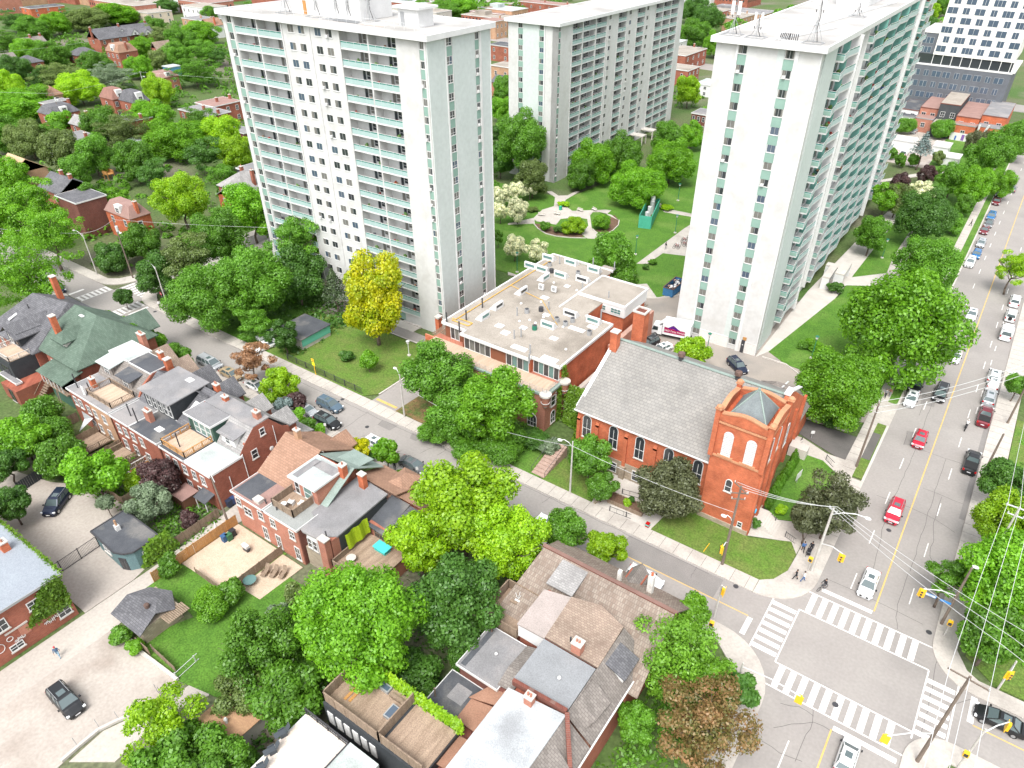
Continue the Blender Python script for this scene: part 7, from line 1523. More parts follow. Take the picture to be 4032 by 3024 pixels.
P1 = q(3,3,430,0); pole('pale concrete pole with curved lamp arm at the pavement corner', P1,10.8, pole_conc, lamp_side=(3.4, .8,10.6), cross=((10.5, .5,-.2),), r=.2)
P2 = q(2,3,820,750); pole('dark wooden pole beside the avenue grass verge', P2,11.5, cross=((11.2, .2,-1.0),(10.3, .1, .7)), r=.18)
P3 = q(2,3,1900,870); pole('dark pole with round headed lamp on the far avenue pavement', P3,8.6, pole_wood, r=.2, lamp_side=(-.4, .3,8.9))
P4 = q(3,3,1350,1655); pole('leaning dark pole carrying three long wires at the bottom right', P4,14.0, pole_wood, cross=((13.6,1.7,-.2),), r=.2)
P5 = q(3,3,1560,460); pole('dark pole with lantern under the tree on the far corner', P5,9.6, pole_wood, lamp_side=(.3, .3,9.7), r=.18)
P6 = (12.6,78.0); pole('steel pole with two crossarms rising through the right hand trees', P6,13.5, pole_conc, cross=((13.3,1.3,0),(12.2, .8,0)), r=.17)
P7 = (12.0,118.0); pole('pole at the right edge joining the three avenue wires', P7,12.0, pole_wood, lamp_side=(-2.6,-.6,9.2), cross=((11.8, .3,1.1),), r=.18)
P8 = q(2,1,1312,315); pole('concrete lamp pole with small banner before the big townhouse trees', P8,8.6, pole_conc, lamp_side=(-1.4, .6,8.4), r=.14)
P9 = q(2,2,540,975); pole('concrete lamp pole beside the church stone steps', P9,9.2, pole_conc, lamp_side=(-1.6,-.4,9.0), r=.15)
P10 = q(2,0,2000,1270); pole('leaning wooden pole with lamp where the lane passes the yards', P10,8.4, pole_wood, lamp_side=(-1.2, .2,8.6), lean=(-.9, .2), r=.16)
P11 = q(1,0,1460,1010); pole('concrete lamp pole on the upper crossing corner', P11,8.6, pole_conc, lamp_side=(-3.2, .6,8.6), r=.14)
P12 = q(1,0,850,735); pole('leaning grey pole with lamp on the far corner lawn', P12,9.4, pole_conc, lamp_side=(-3.0,0,9.3), r=.14)
P13 = q(1,0,1160,765); pole('wooden pole with transformer on the far corner lawn', P13,13.2, pole_wood, transformer=True, lamp_side=(1.8,-.3,10.8), r=.17)
P14 = q(0,0,575,1135); pole('wooden pole with transformer among the upper left gardens', P14,12, pole_wood, transformer=True, lamp_side=(1.6,0,10), r=.16)
P15 = q(0,0,1295,890); pole('pale pole with lamp beside the curved gable', P15,11, pole_conc, lamp_side=(1.8,0,9.4), r=.15)
tp = lambda P, h, dx=0, dy=0: (P[0]+dx, P[1]+dy, h)
for i, dx in enumerate((-.8,0, .8)):
 wire(('north', 'middle', 'south')[i]+' strand of the wires running from the church corner pole across the avenue', [tp(P0,13.2, dx*.8,-dx*.5), tp(P1,10.8+.2*i, dx*.4,0),(14+dx, 57.5+1.4*i, 12.8),(40,47+1.4*i, 12.5)], .5)
 wire(('left', 'middle', 'right')[i]+' strand of the long wires along the right side of the avenue', [(P4[0]+dx*2, P4[1]-40,13.4), tp(P4,13.9, dx*2.0), tp(P6,13.6, dx*1.5), tp(P7,12.1,0, dx),(12.5+dx, 190,12)], .6, .026)
 wire(('upper', 'middle', 'lower')[i]+' strand of the wires sagging across the avenue above the red hatchback', [tp(P2,11.4-.5*i, 0,-dx), tp(P7,12-.8*i, 0,-dx*.6)], 1.0, .032)
wire('single wire crossing the corner lawn at upper left', [(P12[0]-25, P12[1]-12,9.5), tp(P12,9.4), tp(P13,13.0),(P13[0]+45, P13[1]+30,12)], .6)
wire('long wire passing the upper left garden pole', [(P14[0]-60, P14[1]-25,11.5), tp(P14,11.8), tp(P15,10.8),(P15[0]+90, P15[1]+40,11)], .8)
wire('upper wire over the houses in the top left corner', [tuple(q(0,0,-50,450,11)), tuple(q(0,0,900,330,11))], 1.0)
wire('thin wire along the pavement between the two lamp poles', [tp(P8,6.6),(-55,63.4,5.5), tp(P9,8.4), tp(P0,9.0)], .5, .025)
a, c = q(2,2,1700,1490), q(2,2,1755,1415,1.6); b = MB().mat(signal_yellow).tube(a, c, .05, n=6); b.build('guy_guard', label='yellow guard tube on the guy wire in the corner lawn', cat='guard')
def signal(label, base, arm_to, h=5.6, poleless=False, head_rot=0):
 """signal head hung from a mast arm: yellow box with backboard"""
 t = thing('traffic_signal', label, 'traffic signal', (base[0], base[1], 0),0, 'traffic signals of the crossing'); ax_, ay_ = arm_to[0]-base[0], arm_to[1]-base[1]
 if not poleless: MB().mat(pole_conc).tube((0,0,0),(0,0, h), .12, .1,8).build('post', t, local=True)
 MB().mat(metal_light).path([(0,0, h-.6),(ax_*.5, ay_*.5, h+.1),(ax_, ay_, h+.15)], .06,6).build('mast_arm', t, local=True)
 b = MB().mat(signal_yellow).box(-.36, .36,-.06, .0,-1.1, .12).box(-.18, .18,-.3,-.06,-1.0, .03); b.mat(metal_dark)
 for k in range(3): b.tube((0,-.35,-.15-.38*k),(0,-.33,-.15-.38*k), .13, n=10)
 b.xf(Matrix.Translation((ax_, ay_, h)) @ Matrix.Rotation(R_(head_rot),4, 'Z')); b.build('signal_head', t, local=True); return t
S1 = q(3,3,1070,1470,5.0); signal('signal on the long arms over the lower zebra, right one', (P4[0], P4[1]),(S1.x, S1.y),5.6, True, 180)
S2 = q(3,3,320,1125,5.0); signal('signal hanging over the lower zebra, left one', (-6.2,47.6),(S2.x, S2.y),5.6, False, 180)
S3 = q(2,3,690,1545,5.0); signal('signal on the short arm of the pale concrete pole', (P1[0], P1[1]),(S3.x, S3.y),5.6, True, 0)
S4 = q(3,3,1390,190,5.0); signal('signal over the avenue beside the blue street name plates', (P5[0], P5[1]),(S4.x, S4.y),5.6, True, 0)
S5 = q(3,2,1885,185,5.0); bs = q(3,2,1795,400); signal('signal on a slim post at the near kerb of the side street', (bs.x, bs.y),(S5.x, S5.y),5.6, False, -90)
S6 = q(3,3,2125,1350,5.0); bs = q(3,3,1790,1600,1.0); signal('signal reaching over the black sedan at lower right', (bs.x, bs.y),(S6.x, S6.y),5.6, False, 90)
S7 = q(2,2,1870,1465,4.2); signal('cluster of signals low on the corner lawn pole', (P0[0], P0[1]),(S7.x, S7.y),4.6, True, -60)
S8 = q(3,3,2150,900,4.5); bs = q(3,3,2050,1030); signal('signal with paired heads beside the corner lawn at the right edge', (bs.x, bs.y),(S8.x, S8.y),5.0, False, 30)
for lab, px, m_ in (('pedestrian signal box on the near corner post', (3,2,1775,455),2.6),('pedestrian signal box on the far right corner', (3,3,1640,450),2.6),('pedestrian signal box above the lower pavement corner', (3,3,1780,1590),2.8),('pedestrian signal box beside the stroller group', (2,3,425,1555),2.4)):
 p = q(*px, m_); b = MB().mat(signal_yellow).box(p.x-.25, p.x+.25, p.y-.2, p.y+.2, m_-.3, m_+.3).mat(metal_dark).box(p.x-.18, p.x+.18, p.y-.22, p.y-.2, m_-.22, m_+.22).mat(pole_conc).tube((p.x+.1, p.y+.25,0),(p.x+.1, p.y+.25, m_+.4), .07, n=6); b.build('pedestrian_signal', label=lab, cat='signal', group='pedestrian signals')
p = q(3,3,1480,205,5.2); t = thing('street_sign', 'blue street name plates hanging over the avenue', 'street sign', (p.x, p.y, 0)); b = MB().mat(plain('sign_blue', (.03,.2,.5), .5)).box(-.7, .5,-.02, .02,4.9,5.25).box(.9,2.0,-.02, .02,4.9,5.2).mat(trim_white).box(-.62, .42,-.03,-.02,4.95,5.2); b.build('plate', t, local=True); text('Way', .22, t, (-.1,-.04,5.07),(math.pi/2,0,0), plain('sign_blue2', (.03,.2,.5), .5))
def lantern(label, pos, h=4.6, m=None):
 t = thing('park_lamp', label, 'lamp', (pos[0], pos[1], 0),0, 'green park lamps'); MB().mat(m or green_metal).tube((0,0,0),(0,0,h), .08, .06,8).tube((0,0,h),(0,0,h+.08), .34, .34,12).build('post', t, local=True); MB().mat(trim_white).tube((0,0,h-.45),(0,0,h), .2, .26,12).build('lamp_shade', t, local=True)
 MB().mat(concrete).tube((0,0,0),(0,0,.25), .35, n=10).build('footing', t, local=True)
for lab, px in (('green lamp beside the midnight blue suv', (1,2,1725,1440)),('green lamp on the grass below the bicycles', (1,2,1455,372)),('green lamp in the open park lawn', (1,2,1110,560)),('green lamp beside the broad tower lawn path', (1,2,80,715)),('green lamp in the near tower lawn clipped hedge', (1,3,430,1465)),('green lamp on the entrance path by the dark trees', (1,3,1045,590)),('green lamp near the garden path fork', (1,2,1480,90))):
 p = q(*px); lantern(lab, p)
p = q(1,1,1352,1440); lantern('small white lamp on the tower lawn', p, 3.0, metal_light)
def sign(label, px, h, w, hh, m, rot=0, name='sign', tx=None, ts=.2, tm=None):
 p = q(*px); t = thing(name, label, 'sign', (p.x, p.y, 0), R_(rot)); MB().mat(metal_grey).tube((0,0,0),(0,0, h), .04, n=6).build('post', t, local=True)
 MB().mat(m).box(-w/2, w/2,-.06,-.03, h-hh, h).build('plate', t, local=True)
 if tx: text(tx, ts, t, (0,-.08, h-hh/2),(math.pi/2,0,0), tm or trim_white)
 return t
t = sign('red stop sign at the upper crossing corner', (1,0,1430,985),2.6, .1, .1, trim_white, 0, 'stop_sign'); b = MB().mat(plain('stop_red', (.55,.02,.03), .5)); b.add([(.42*math.cos(R_(22.5+45*i)),-.09,2.3+.42*math.sin(R_(22.5+45*i))) for i in range(8)], [tuple(range(8))]); b.build('plate', t, local=True); text('STOP', .26, t, (0,-.11,2.3),(math.pi/2,0,0), trim_white)
t = sign('yellow school crossing sign on an orange post at the tower lawn fence', (1,1,540,1610),3.3, .1, .1, trim_white, 0, 'crossing_sign'); MB().mat(plain('lime_yellow', (.75,.7,.02), .5)).box(-.35, .35,-.08,-.06,2.0,2.7).build('plate', t, local=True); MB().mat(signal_yellow).box(-.3, .3,-.12,-.06,2.9,3.4).tube((0,0,0),(0,0,3), .06, n=6).build('beacon', t, local=True)
sign('white notice on a post beside the church drive', (2,3,428,500),1.5, .55, .55, trim_white, 30)
sign('white parking sign in front of the black suv', (2,1,640,490),2.7, .35, .5, trim_white, 40); sign('white parking sign beside the front garden bush', (2,1,1432,870),2.6, .35, .5, trim_white, 40)
t = sign('slanting church notice board on the side lawn', (2,3,300,890),2.2,1.6,1.3, trim_white, 80, 'notice_board')
def fence(label, pts, h, m, style='board', name='fence', z=.0, gap=.16):
 b = MB().mat(m)
 for a, c in zip(pts[:-1], pts[1:]):
  L = math.dist(a[:2], c[:2]); n = max(1, int(L/gap)); d = ((c[0]-a[0])/L, (c[1]-a[1])/L)
  if style == 'board':
   for k in range(n): x, y = a[0]+d[0]*gap*k, a[1]+d[1]*gap*k; b.beam((x, y, z+h/2),(x+d[0]*gap*.88, y+d[1]*gap*.88, z+h/2), .03, h*(1-.03*(k % 2)))
  elif style == 'bars':
   for zz in (z+.12, z+h-.05): b.beam((a[0], a[1], zz),(c[0], c[1], zz), .05, .05)
   for k in range(n): b.box(a[0]+d[0]*gap*k-.012, a[0]+d[0]*gap*k+.012, a[1]+d[1]*gap*k-.012, a[1]+d[1]*gap*k+.012, z, z+h)
  elif style == 'wall': b.beam((a[0], a[1], z+h/2),(c[0], c[1], z+h/2), .25, h)
  for k in range(int(L/2.4)+1):
   if style != 'wall': x, y = a[0]+d[0]*2.4*k, a[1]+d[1]*2.4*k; b.box(x-.05, x+.05, y-.05, y+.05, z, z+h+.08)
 return b.build(name, label=label, cat='fence' if style != 'wall' else 'wall')
fence('black iron fence along the tower lawn pavement', [(-96,64.5),(-77.4,64.5)], 1.3, metal_dark, 'bars')
fence('new orange board fence beside the rear lane', [(-69.3,21.9),(-69.35,27.6),(-69.3,33.9)], 1.7, wood_new)
fence('weathered picket fence on the far side of the rear lane', [(-72.2,25.6),(-72.3,33.4)], 1.6, wood_old)
fence('board fence between the two pink brick back yards', [(-60.4,25.6),(-60.3,33.9)], 1.5, wood_old); fence('low board fence at the end of the sandy patio', [(-66.4,25.6),(-60.4,25.6)], 1.0, wood_old)
fence('iron gate across the pale yard beside the lane', [(-80.2,21.3),(-79.8,15.0)], 1.8, metal_dark, 'bars', 'gate'); fence('black solid gate at the head of the gravel lot', [tuple(q(2,0,180,975)[:2]), tuple(q(2,0,400,830)[:2])], 1.8, sidingdark, 'board', 'gate', 0, .3)
for i, (x, l) in enumerate(((-84.5, 'right'),(-90.4, 'second from right'),(-96.4, 'third from right'),(-102.4, 'fourth from right'),(-108.2, 'left'))): fence('weathered yard fence %s of the row behind the houses' % l, [(x, 27.2),(x, 34.0)], 1.7, wood_old)
fence('weathered back fence running behind the row of yards', [(-108.4,27.4),(-84.3,27.2)], 1.5, wood_old); fence('board screen in the lower yard beside the six sided garage', [tuple(q(3,0,1340,700)[:2]), tuple(q(3,0,1545,890)[:2])], 1.2, wood_old)
fence('wire fence rail at the end of the green yard', [tuple(q(3,0,1545,940)[:2]), tuple(q(3,0,1735,765)[:2])], 1.1, metal_light, 'bars', gap=1.2)
for i, px in enumerate(((3,0,1200,1225),(3,0,1040,1295),(3,0,870,1365),(3,0,680,1525),(3,0,1380,1060),(3,0,1410,1080))): p = q(*px); b = MB().mat(metal_grey).tube((p.x, p.y, 0),(p.x-.1, p.y, 1.5), .03, n=5); b.build('fence_post', label='thin grey post on the lot kerb, '+('by the weeds', 'second from the weeds', 'middle one', 'lowest one', 'left of the gap', 'right of the gap')[i], cat='post', group='thin posts along the lot kerb')
fence('stone retaining wall along the church drive', [(-19,100.5),(-8.4,100.8)], .7, concrete, 'wall', 'retaining_wall')
fence('stone edging beside the church steps lawn', [tuple(q(2,2,750,1075)[:2]), tuple(q(2,2,830,1020)[:2]), tuple(q(2,2,845,930)[:2])], .45, stone_grey, 'wall', 'low_wall')
fence('black handrail before the church planter', [tuple(q(2,2,885,1135)[:2]), tuple(q(2,2,1070,1205)[:2])], .95, metal_dark, 'bars', 'handrail', gap=1.0); fence('black handrail along the church ramp', [tuple(q(2,2,995,985)[:2]), tuple(q(2,2,1160,1030)[:2])], .95, metal_dark, 'bars', 'handrail', gap=1.0)
fence('dark railing around the steps at the church rear corner', [tuple(q(2,3,215,500)[:2]), tuple(q(2,3,300,600)[:2]), tuple(q(2,3,350,520)[:2])], 1.0, metal_dark, 'bars', 'handrail', gap=.35); fence('dark railing at the bend of the church side path', [tuple(q(2,3,555,690)[:2]), tuple(q(2,3,620,755)[:2])], 1.0, metal_dark, 'bars', 'handrail', gap=.3)
fence('upper dark railing beside the church front steps', [tuple(q(2,3,5,1140)[:2]), tuple(q(2,3,120,1250)[:2])], 1.0, metal_dark, 'bars', 'handrail', gap=.3); fence('lower dark railing beside the church front steps', [tuple(q(2,3,200,1360)[:2]), tuple(q(2,3,285,1420)[:2])], 1.0, metal_dark, 'bars', 'handrail', gap=.3)
fence('dark railing over the car park ramp beside the broad tower', [(-78.6,100.5),(-72.5,112)], 1.2, metal_dark, 'bars', gap=.5)
t = thing('planter', 'raised timber planter box in front of the church', 'planter', tuple(q(2,2,1035,1090)), R_(2)); b = MB().mat(wood_old).box(-2.6,2.6,-.9,-.8,0, .7).box(-2.6,2.6, .8, .9,0, .7).box(-2.6,-2.5,-.8, .8,0, .7).box(2.5,2.6,-.8, .8,0, .7).mat(soil_m).box(-2.5,2.5,-.8, .8,0, .6); b.build('box', t, local=True)
t = thing('stone_steps', 'pinkish stone steps climbing from the pavement beside the church', 'steps', (-42.4,64.3,0)); b = MB().mat(mat('pink_stone', (.42,.30,.25),(.34,.24,.2),1, .9))
for k in range(10): b.box(-1.1,1.1, .1+.62*k, .72+.62*k, 0, .17*(k+1))
b.build('treads', t, local=True); b = MB().mat(metal_dark);
for s in (-1.15,1.15): b.path([(s, .2,1.1),(s, 6.2,2.7)], .035,5).tube((s, .2,0),(s, .2,1.1), .03, n=5).tube((s, 3.2, .8),(s, 3.2,1.9), .03, n=5).tube((s, 6.2,1.6),(s, 6.2,2.7), .03, n=5)
b.build('handrail', t, local=True)
for i, (px, c_, lab) in enumerate((((2,0,1965,1395),(.03,.09,.2), 'blue wheelie bin by the orange fence'),((2,0,2005,1385),(.03,.12,.05), 'green wheelie bin by the orange fence'),((2,0,2035,1350),(.02,.02,.025), 'black wheelie bin by the orange fence'),((2,0,2005,1090),(.02,.03,.06), 'dark wheelie bin standing in the lane'),((2,0,2040,1065),(.03,.06,.16), 'blue wheelie bin standing in the lane'),((0,2,1620,1085),(.03,.08,.3), 'blue bin container beside the white roofed garage'),((1,2,458,172),(.02,.35,.2), 'green box bin in the park'),((0,3,1695,1195),(.03,.1,.4), 'blue bin before the mural wall'))):
 p = q(*px); b = MB().mat(plain('bin_%d' % i, c_, .6)).box(p.x-.3, p.x+.3, p.y-.33, p.y+.33, .05,1.0).box(p.x-.34, p.x+.34, p.y-.38, p.y+.36,1.0,1.1).mat(tyre).tube((p.x-.3, p.y+.3, .12),(p.x+.3, p.y+.3, .12), .12, n=8); b.build('wheelie_bin', label=lab, cat='bin')
def garden_chair(label, p, z, rot, m=None, lounge=False):
 t = thing('lounge_chair' if lounge else 'garden_chair', label, 'chair', (p[0], p[1], z), R_(rot)); m = m or white_paint
 MB().mat(m).box(-.3, .3,-.3, .35 if not lounge else .8, .35, .4).build('seat', t, local=True); b = MB().mat(m); b.slab([(-.3,-.32, .38),(.3,-.32, .38),(.26,-.75,1.05),(-.26,-.75,1.05)], .05); b.build('backrest', t, local=True)
 for sx in (-.32, .32): MB().mat(m).box(sx-.04, sx+.04,-.3, .35,0, .55).build('arm_frame', t, local=True)
garden_chair('white deck chair on the fenced roof deck, left one', (-60.4,36.6),6.25,20); garden_chair('white deck chair on the fenced roof deck, right one', (-59.2,37.2),6.25,100)
for i in range(3): garden_chair('weathered lounge chair %s on the pink house patio' % ('nearest the round table', 'in the middle of the three', 'furthest from the round table')[i], (-59.4+1.0*i, 30.4+.5*i), .08,200, wood_old, True)
for i in range(3): garden_chair('dark grey lounge seat %s on the plank terrace' % ('at the back', 'in the middle', 'at the front')[i], (-38.6+.5*i, 16.8-1.6*i),4.55,160, plain('charcoal_seat', (.05,.06,.07), .8), True)
def rtable(label, p, z, r=.55, m=None): t = thing('garden_table', label, 'table', (p[0], p[1], z)); MB().mat(m or metal_grey).tube((0,0,.68),(0,0,.73), r, n=14).build('table_top', t, local=True); MB().mat(metal_dark).tube((0,0,0),(0,0,.68), .05, n=6).build('leg', t, local=True)
rtable('round glass table on the pink house patio', (-61.2+1.6,28.3), .08, .8, glass_teal); rtable('round pale table on the wooden back deck', (-50.3,36.3),2.6, .6, concrete); rtable('small white table on the fenced roof deck', (-60.6,35.7),6.25, .4, white_paint); rtable('round table in the dark yard behind the brown shingled pair', (-100,30), .1, .5, metal_grey)
t = thing('picnic_table', 'weathered picnic table on the sunken roof deck with chairs upturned on it', 'table', tuple(q(3,2,80,270,5.6))); MB().mat(wood_old).box(-.4, .4,-.8, .8, .7, .78).build('table_top', t, local=True); MB().mat(wood_old).box(-.35,-.25,-.7, .7,0, .7).box(.25, .35,-.7, .7,0, .7).build('leg', t, local=True)
b = MB().mat(trim_white); p = q(3,2,90,240,6.5)
for k in range(4): a_ = k*1.57; b.tube((p.x, p.y, 6.45),(p.x+.35*math.cos(a_), p.y+.35*math.sin(a_),7.3), .035, n=5)
b.box(p.x-.3, p.x+.3, p.y-.3, p.y+.3,6.42,6.48); b.build('upturned_chair', label='white chair turned upside down on the picnic table', cat='chair')
t = thing('parasol', 'folded white parasol beside the orange fence', 'parasol', tuple(q(2,0,1905,1345))); MB().mat(metal_grey).tube((0,0,0),(0,0,2.5), .03, n=5).build('pole', t, local=True); MB().mat(trim_white).tube((0,0,1.0),(0,0,2.4), .24, .06,8).build('canopy', t, local=True)
for (x0_, x1_, y0_, y1_, z_, lab) in ((-89.5,-86.2,30.6,33.9, .9, 'small raised back deck with orange boards behind the dark flat roof'),(-95.8,-92.2,29.4,33.9, .5, 'grey back deck with white railings behind the band of dormers'),(-102.8,-98.8,28.6,33.8, .4, 'back deck with dark furniture behind the tan wall')): deck(thing('back_deck', lab, 'deck', (x0_, y0_, 0)), x0_, x1_, y0_, y1_, z_, deck_m if z_ < .8 else wood_new, wood_old if z_ < .8 else trim_white, .95, sides='SEW')
t = thing('garden_shed', 'small brown shed behind the green garage beside the plum tree', 'shed', tuple(q(2,0,1640,1070))); MB().mat(plain('shed_brown', (.16,.07,.04), .8)).box(-1.3,1.3,-1.1,1.1,0,2.1).build('wall', t, local=True); MB().mat(flat_brown).box(-1.45,1.45,-1.25,1.25,2.1,2.2).build('roof', t, local=True)
t = thing('porch', 'small grey lean-to porch on the corner of the red brick pair', 'porch', tuple(q(2,0,1800,1050))); p = q(2,0,1790,1000,2.4); b = MB().mat(flat_dark); b.slab([(p.x-1.3,p.y-1.0,2.3),(p.x+1.2,p.y-1.0,2.3),(p.x+1.2,p.y+1.0,2.9),(p.x-1.3,p.y+1.0,2.9)], .12); b.build('roof', t); b = MB().mat(trim_white)
for sx in (-1.1,1.0): b.box(p.x+sx-.05, p.x+sx+.05, p.y-.9, p.y-.8,0,2.3)
b.build('posts', t)
t = thing('barbecue', 'silver barbecue on the sandy back patio', 'barbecue', tuple(q(2,0,2150,1480))); MB().mat(metal_light).box(-.5, .5,-.25, .25, .7,1.1).build('hood', t, local=True); MB().mat(metal_dark).box(-.7, .7,-.22, .22, .6, .68).box(-.45, .45,-.2, .2,0, .6).build('stand', t, local=True)
b = MB().mat(plain('turquoise', (.06,.5,.48), .5)); p = q(2,1,1115,1440,3.3); b.slab([(p.x-1.1, p.y-.6,3.2),(p.x+1.0, p.y-.7,3.2),(p.x+1.1, p.y+.6,3.35),(p.x-1.0, p.y+.6,3.35)], .08); b.box(p.x-.9, p.x+.9, p.y-.5, p.y+.5,2.6,3.1); b.build('bench_box', label='turquoise topped storage bench at the deck edge', cat='bench')
b = MB().mat(mat('sailcloth', (.52,.54,.55),(.46,.48,.49),1, .8)); b.slab([tuple(q(2,0,710,260,4.5)), tuple(q(2,0,810,325,3.2)), tuple(q(2,0,690,440,1.5)), tuple(q(2,0,735,330,2.7))], .04); b.build('shade_sail', label='grey triangular shade sail tied over a back yard', cat='shade sail')
t = thing('play_set', 'orange wooden play tower with yellow slide in a garden', 'play set', tuple(q(0,0,960,1560))); MB().mat(wood_new).box(-1.2,1.2,-1,1,1.5,1.65).box(-1.2,1.2,-1.05,-.95,1.7,2.5).box(-1.2,1.2, .95,1.05,1.7,2.5).box(-1.25,-1.15,-1,1,1.7,2.5).build('platform', t, local=True)
for sx in (-1.1,1.1):
 for sy in (-.9, .9): MB().mat(wood_new).box(sx-.08, sx+.08, sy-.08, sy+.08,0,2.6).build('post', t, local=True)
b = MB().mat(plain('slide_yellow', (.75,.5,.02), .4)); b.slab([(-1.2,-.35,1.6),(-1.2, .35,1.6),(-3.6, .35, .2),(-3.6,-.35, .2)], .1); b.build('slide', t, local=True)
for i, px in enumerate(((1,2,290,225),(1,2,425,215),(1,2,625,185),(1,2,750,180))):
 p = q(*px); t = thing('park_bench', 'pale park bench %s' % ('left end of the flower bed', 'beside the green bin', 'under the right flower bed', 'right end of the right flower bed')[i], 'bench', (p.x, p.y, .1), R_(20-15*i)); MB().mat(concrete).box(-.9, .9,-.25, .25, .38, .45).build('seat', t, local=True); MB().mat(concrete).box(-.9, .9, .2, .28, .45, .85).build('backrest', t, local=True)
 for s in (-.75, .75): MB().mat(concrete).box(s-.06, s+.06,-.2, .2,0, .38).build('leg', t, local=True)
r = random.Random(8); c0 = q(1,2,1520,470)
for k in range(12):
 t = thing('bicycle', '%s bicycle from the near end of the crowded rack by the tower' % ORD2[k], 'bicycle', (c0.x+r.uniform(-.5,1.4), c0.y+.75*k-3.6, .09), R_(r.uniform(-12,12)), 'bicycles in the rack')
 for sx in (-.5, .5): MB().mat(tyre).path([(sx+.33*math.cos(a_),0, .35+.33*math.sin(a_)) for a_ in np.linspace(0,6.283,13)], .03,4).build('wheel', t, local=True)
 MB().mat((metal_dark, lampr, metal_light)[k % 3]).path([(-.5,0, .35),(-.15,0, .8),(.4,0, .8),(.5,0, .35)], .03,4).path([(-.15,0, .8),(-.05,0, .35),(.4,0, .8)], .025,4).box(-.28,-.02,-.06, .06, .88, .94).box(.34, .4,-.25, .25, .98,1.02).build('frame', t, local=True)
p = q(1,2,2030,1410); b = MB().mat(metal_dark).box(p.x-.3, p.x+.3, p.y-.1, p.y+.15,0,2.6).mat(trim_white).box(p.x-.12, p.x+.12, p.y-.12, p.y-.1,1.6,1.75).mat(wood_new).box(p.x-.2, p.x+.45, p.y, p.y+.15,2.6,3.2); b.build('waste_chute', label='dark service box with orange cap against the near tower', cat='service box')
p = q(2,2,1215,1270); b = MB().mat(lampr).box(p.x-.25, p.x+.25, p.y-.25, p.y+.25, .1, .7).mat(plain('turq2', (.1,.45,.4), .5)).box(p.x-.27, p.x+.27, p.y-.27, p.y+.27, .35, .55); b.build('newspaper_box', label='red and turquoise paper box beside the church lawn', cat='box')
# ---- people
skin = plain('skin', (.42, .25, .17), .7); hairm = plain('hair', (.03, .02, .015), .8)
def person(label, pos, head, top, legs, hat=None, pose='walk', h=1.72, sit=False):
 """one skinned body: pelvis root, tapering limbs, head on a neck, hands with fingers"""
 k = h/1.72; st = .26 if pose == 'walk' else .05; J = [((0,0,.95),.145),((0,0,1.18),.135),((0,.0,1.40),.15),((0,0,1.52),.058),((0,.02,1.60),.085),((0,.01,1.70),.075)]
 E = [(0,1),(1,2),(2,3),(3,4),(4,5)]
 for s, f in ((-1,1),(1,-1)):
  n = len(J); J += [((s*.10,0,.90),.10),((s*.11,f*st*.6+.03,.50),.07),((s*.11,f*st-(.06 if f < 0 else 0),.10),.045),((s*.12,f*st+.13,.05),.04)]; E += [(0,n),(n,n+1),(n+1,n+2),(n+2,n+3)]
  n = len(J); fy = -f*st*.7 if pose != 'push' else .34; ez = 1.12; hz_ = .86 if pose != 'push' else 1.02
  J += [((s*.20,0,1.42),.06),((s*.25,fy*.35,ez),.048),((s*.26,fy,hz_),.032),((s*.26,fy+.05,hz_-.08),.028)]; E += [(2,n),(n,n+1),(n+1,n+2),(n+2,n+3)]
  hb = n+3
  for q_ in range(4): m = len(J); J += [((s*(.235+.017*q_), fy+.07, hz_-.14-.008*(q_ in (1,2))), .009),((s*(.235+.017*q_), fy+.085, hz_-.18), .007)]; E += [(hb, m),(m, m+1)]
  m = len(J); J += [((s*.215, fy+.085, hz_-.09), .010)]; E += [(hb, m)]
 me = bpy.data.meshes.new('person'); me.from_pydata([tuple(c*k for c in j[0]) for j in J], E, []); o = bpy.data.objects.new('tmp', me); COL.objects.link(o)
 md = o.modifiers.new('s', 'SKIN');
 for i, j in enumerate(J): me.skin_vertices[0].data[i].radius = (j[1]*k, j[1]*k); me.skin_vertices[0].data[i].use_root = (i == 0)
 o.modifiers.new('u', 'SUBSURF').levels = 1; o.modifiers['u'].render_levels = 1
 dg = bpy.context.evaluated_depsgraph_get(); dg.update(); m2 = bpy.data.meshes.new_from_object(o.evaluated_get(dg)); bpy.data.objects.remove(o)
 m2.materials.clear()
 for mm in (skin, top, legs, hairm, metal_dark): m2.materials.append(mm)
 for p_ in m2.polygons:
  c = p_.center/k; i = 0
  if c.z < .09: i = 4
  elif c.z < .98 and abs(c.x) < .2: i = 2
  elif c.z < 1.5 and (abs(c.x) < .2 or c.z > .95): i = 1
  elif c.z > 1.60 and (c.y < .05 or c.z > 1.68): i = 3
  p_.material_index = i; p_.use_smooth = True
 t = thing('person', label, 'person', tuple(pos)[:2]+(.12 if len(pos) < 3 else pos[2],), R_(head)); inst(m2, 'body', t)
 b = MB().mat(hat or hairm).ball((0,-.01*k, 1.71*k), .105*k, .115*k, .10*k, 10,6); b.build('hat' if hat else 'hair', t, local=True)
 f_ = MB().mat(skin).ball((0, .105*k, 1.63*k), .02, .03, .02,6,4); f_.build('nose', t, local=True); return t
dk = plain('cloth_dark', (.02,.02,.025), .9); jean = plain('denim', (.06,.11,.19), .9); lj = plain('light_denim', (.22,.33,.42), .9); red = plain('cloth_red', (.5,.03,.05), .9); wt = plain('cloth_white', (.6,.6,.6), .9); gy = plain('cloth_grey', (.2,.2,.21), .9); bl = plain('cloth_blue', (.05,.12,.28), .9)
def pp_(r_, c_, x, y): p = q(r_, c_, x, y); return (p.x, p.y)
w_ = person('person in a red hat and dark jacket striding across the pale lane', pp_(3,0,520,745),-120, jean, lj, red); w_.location.z = .03
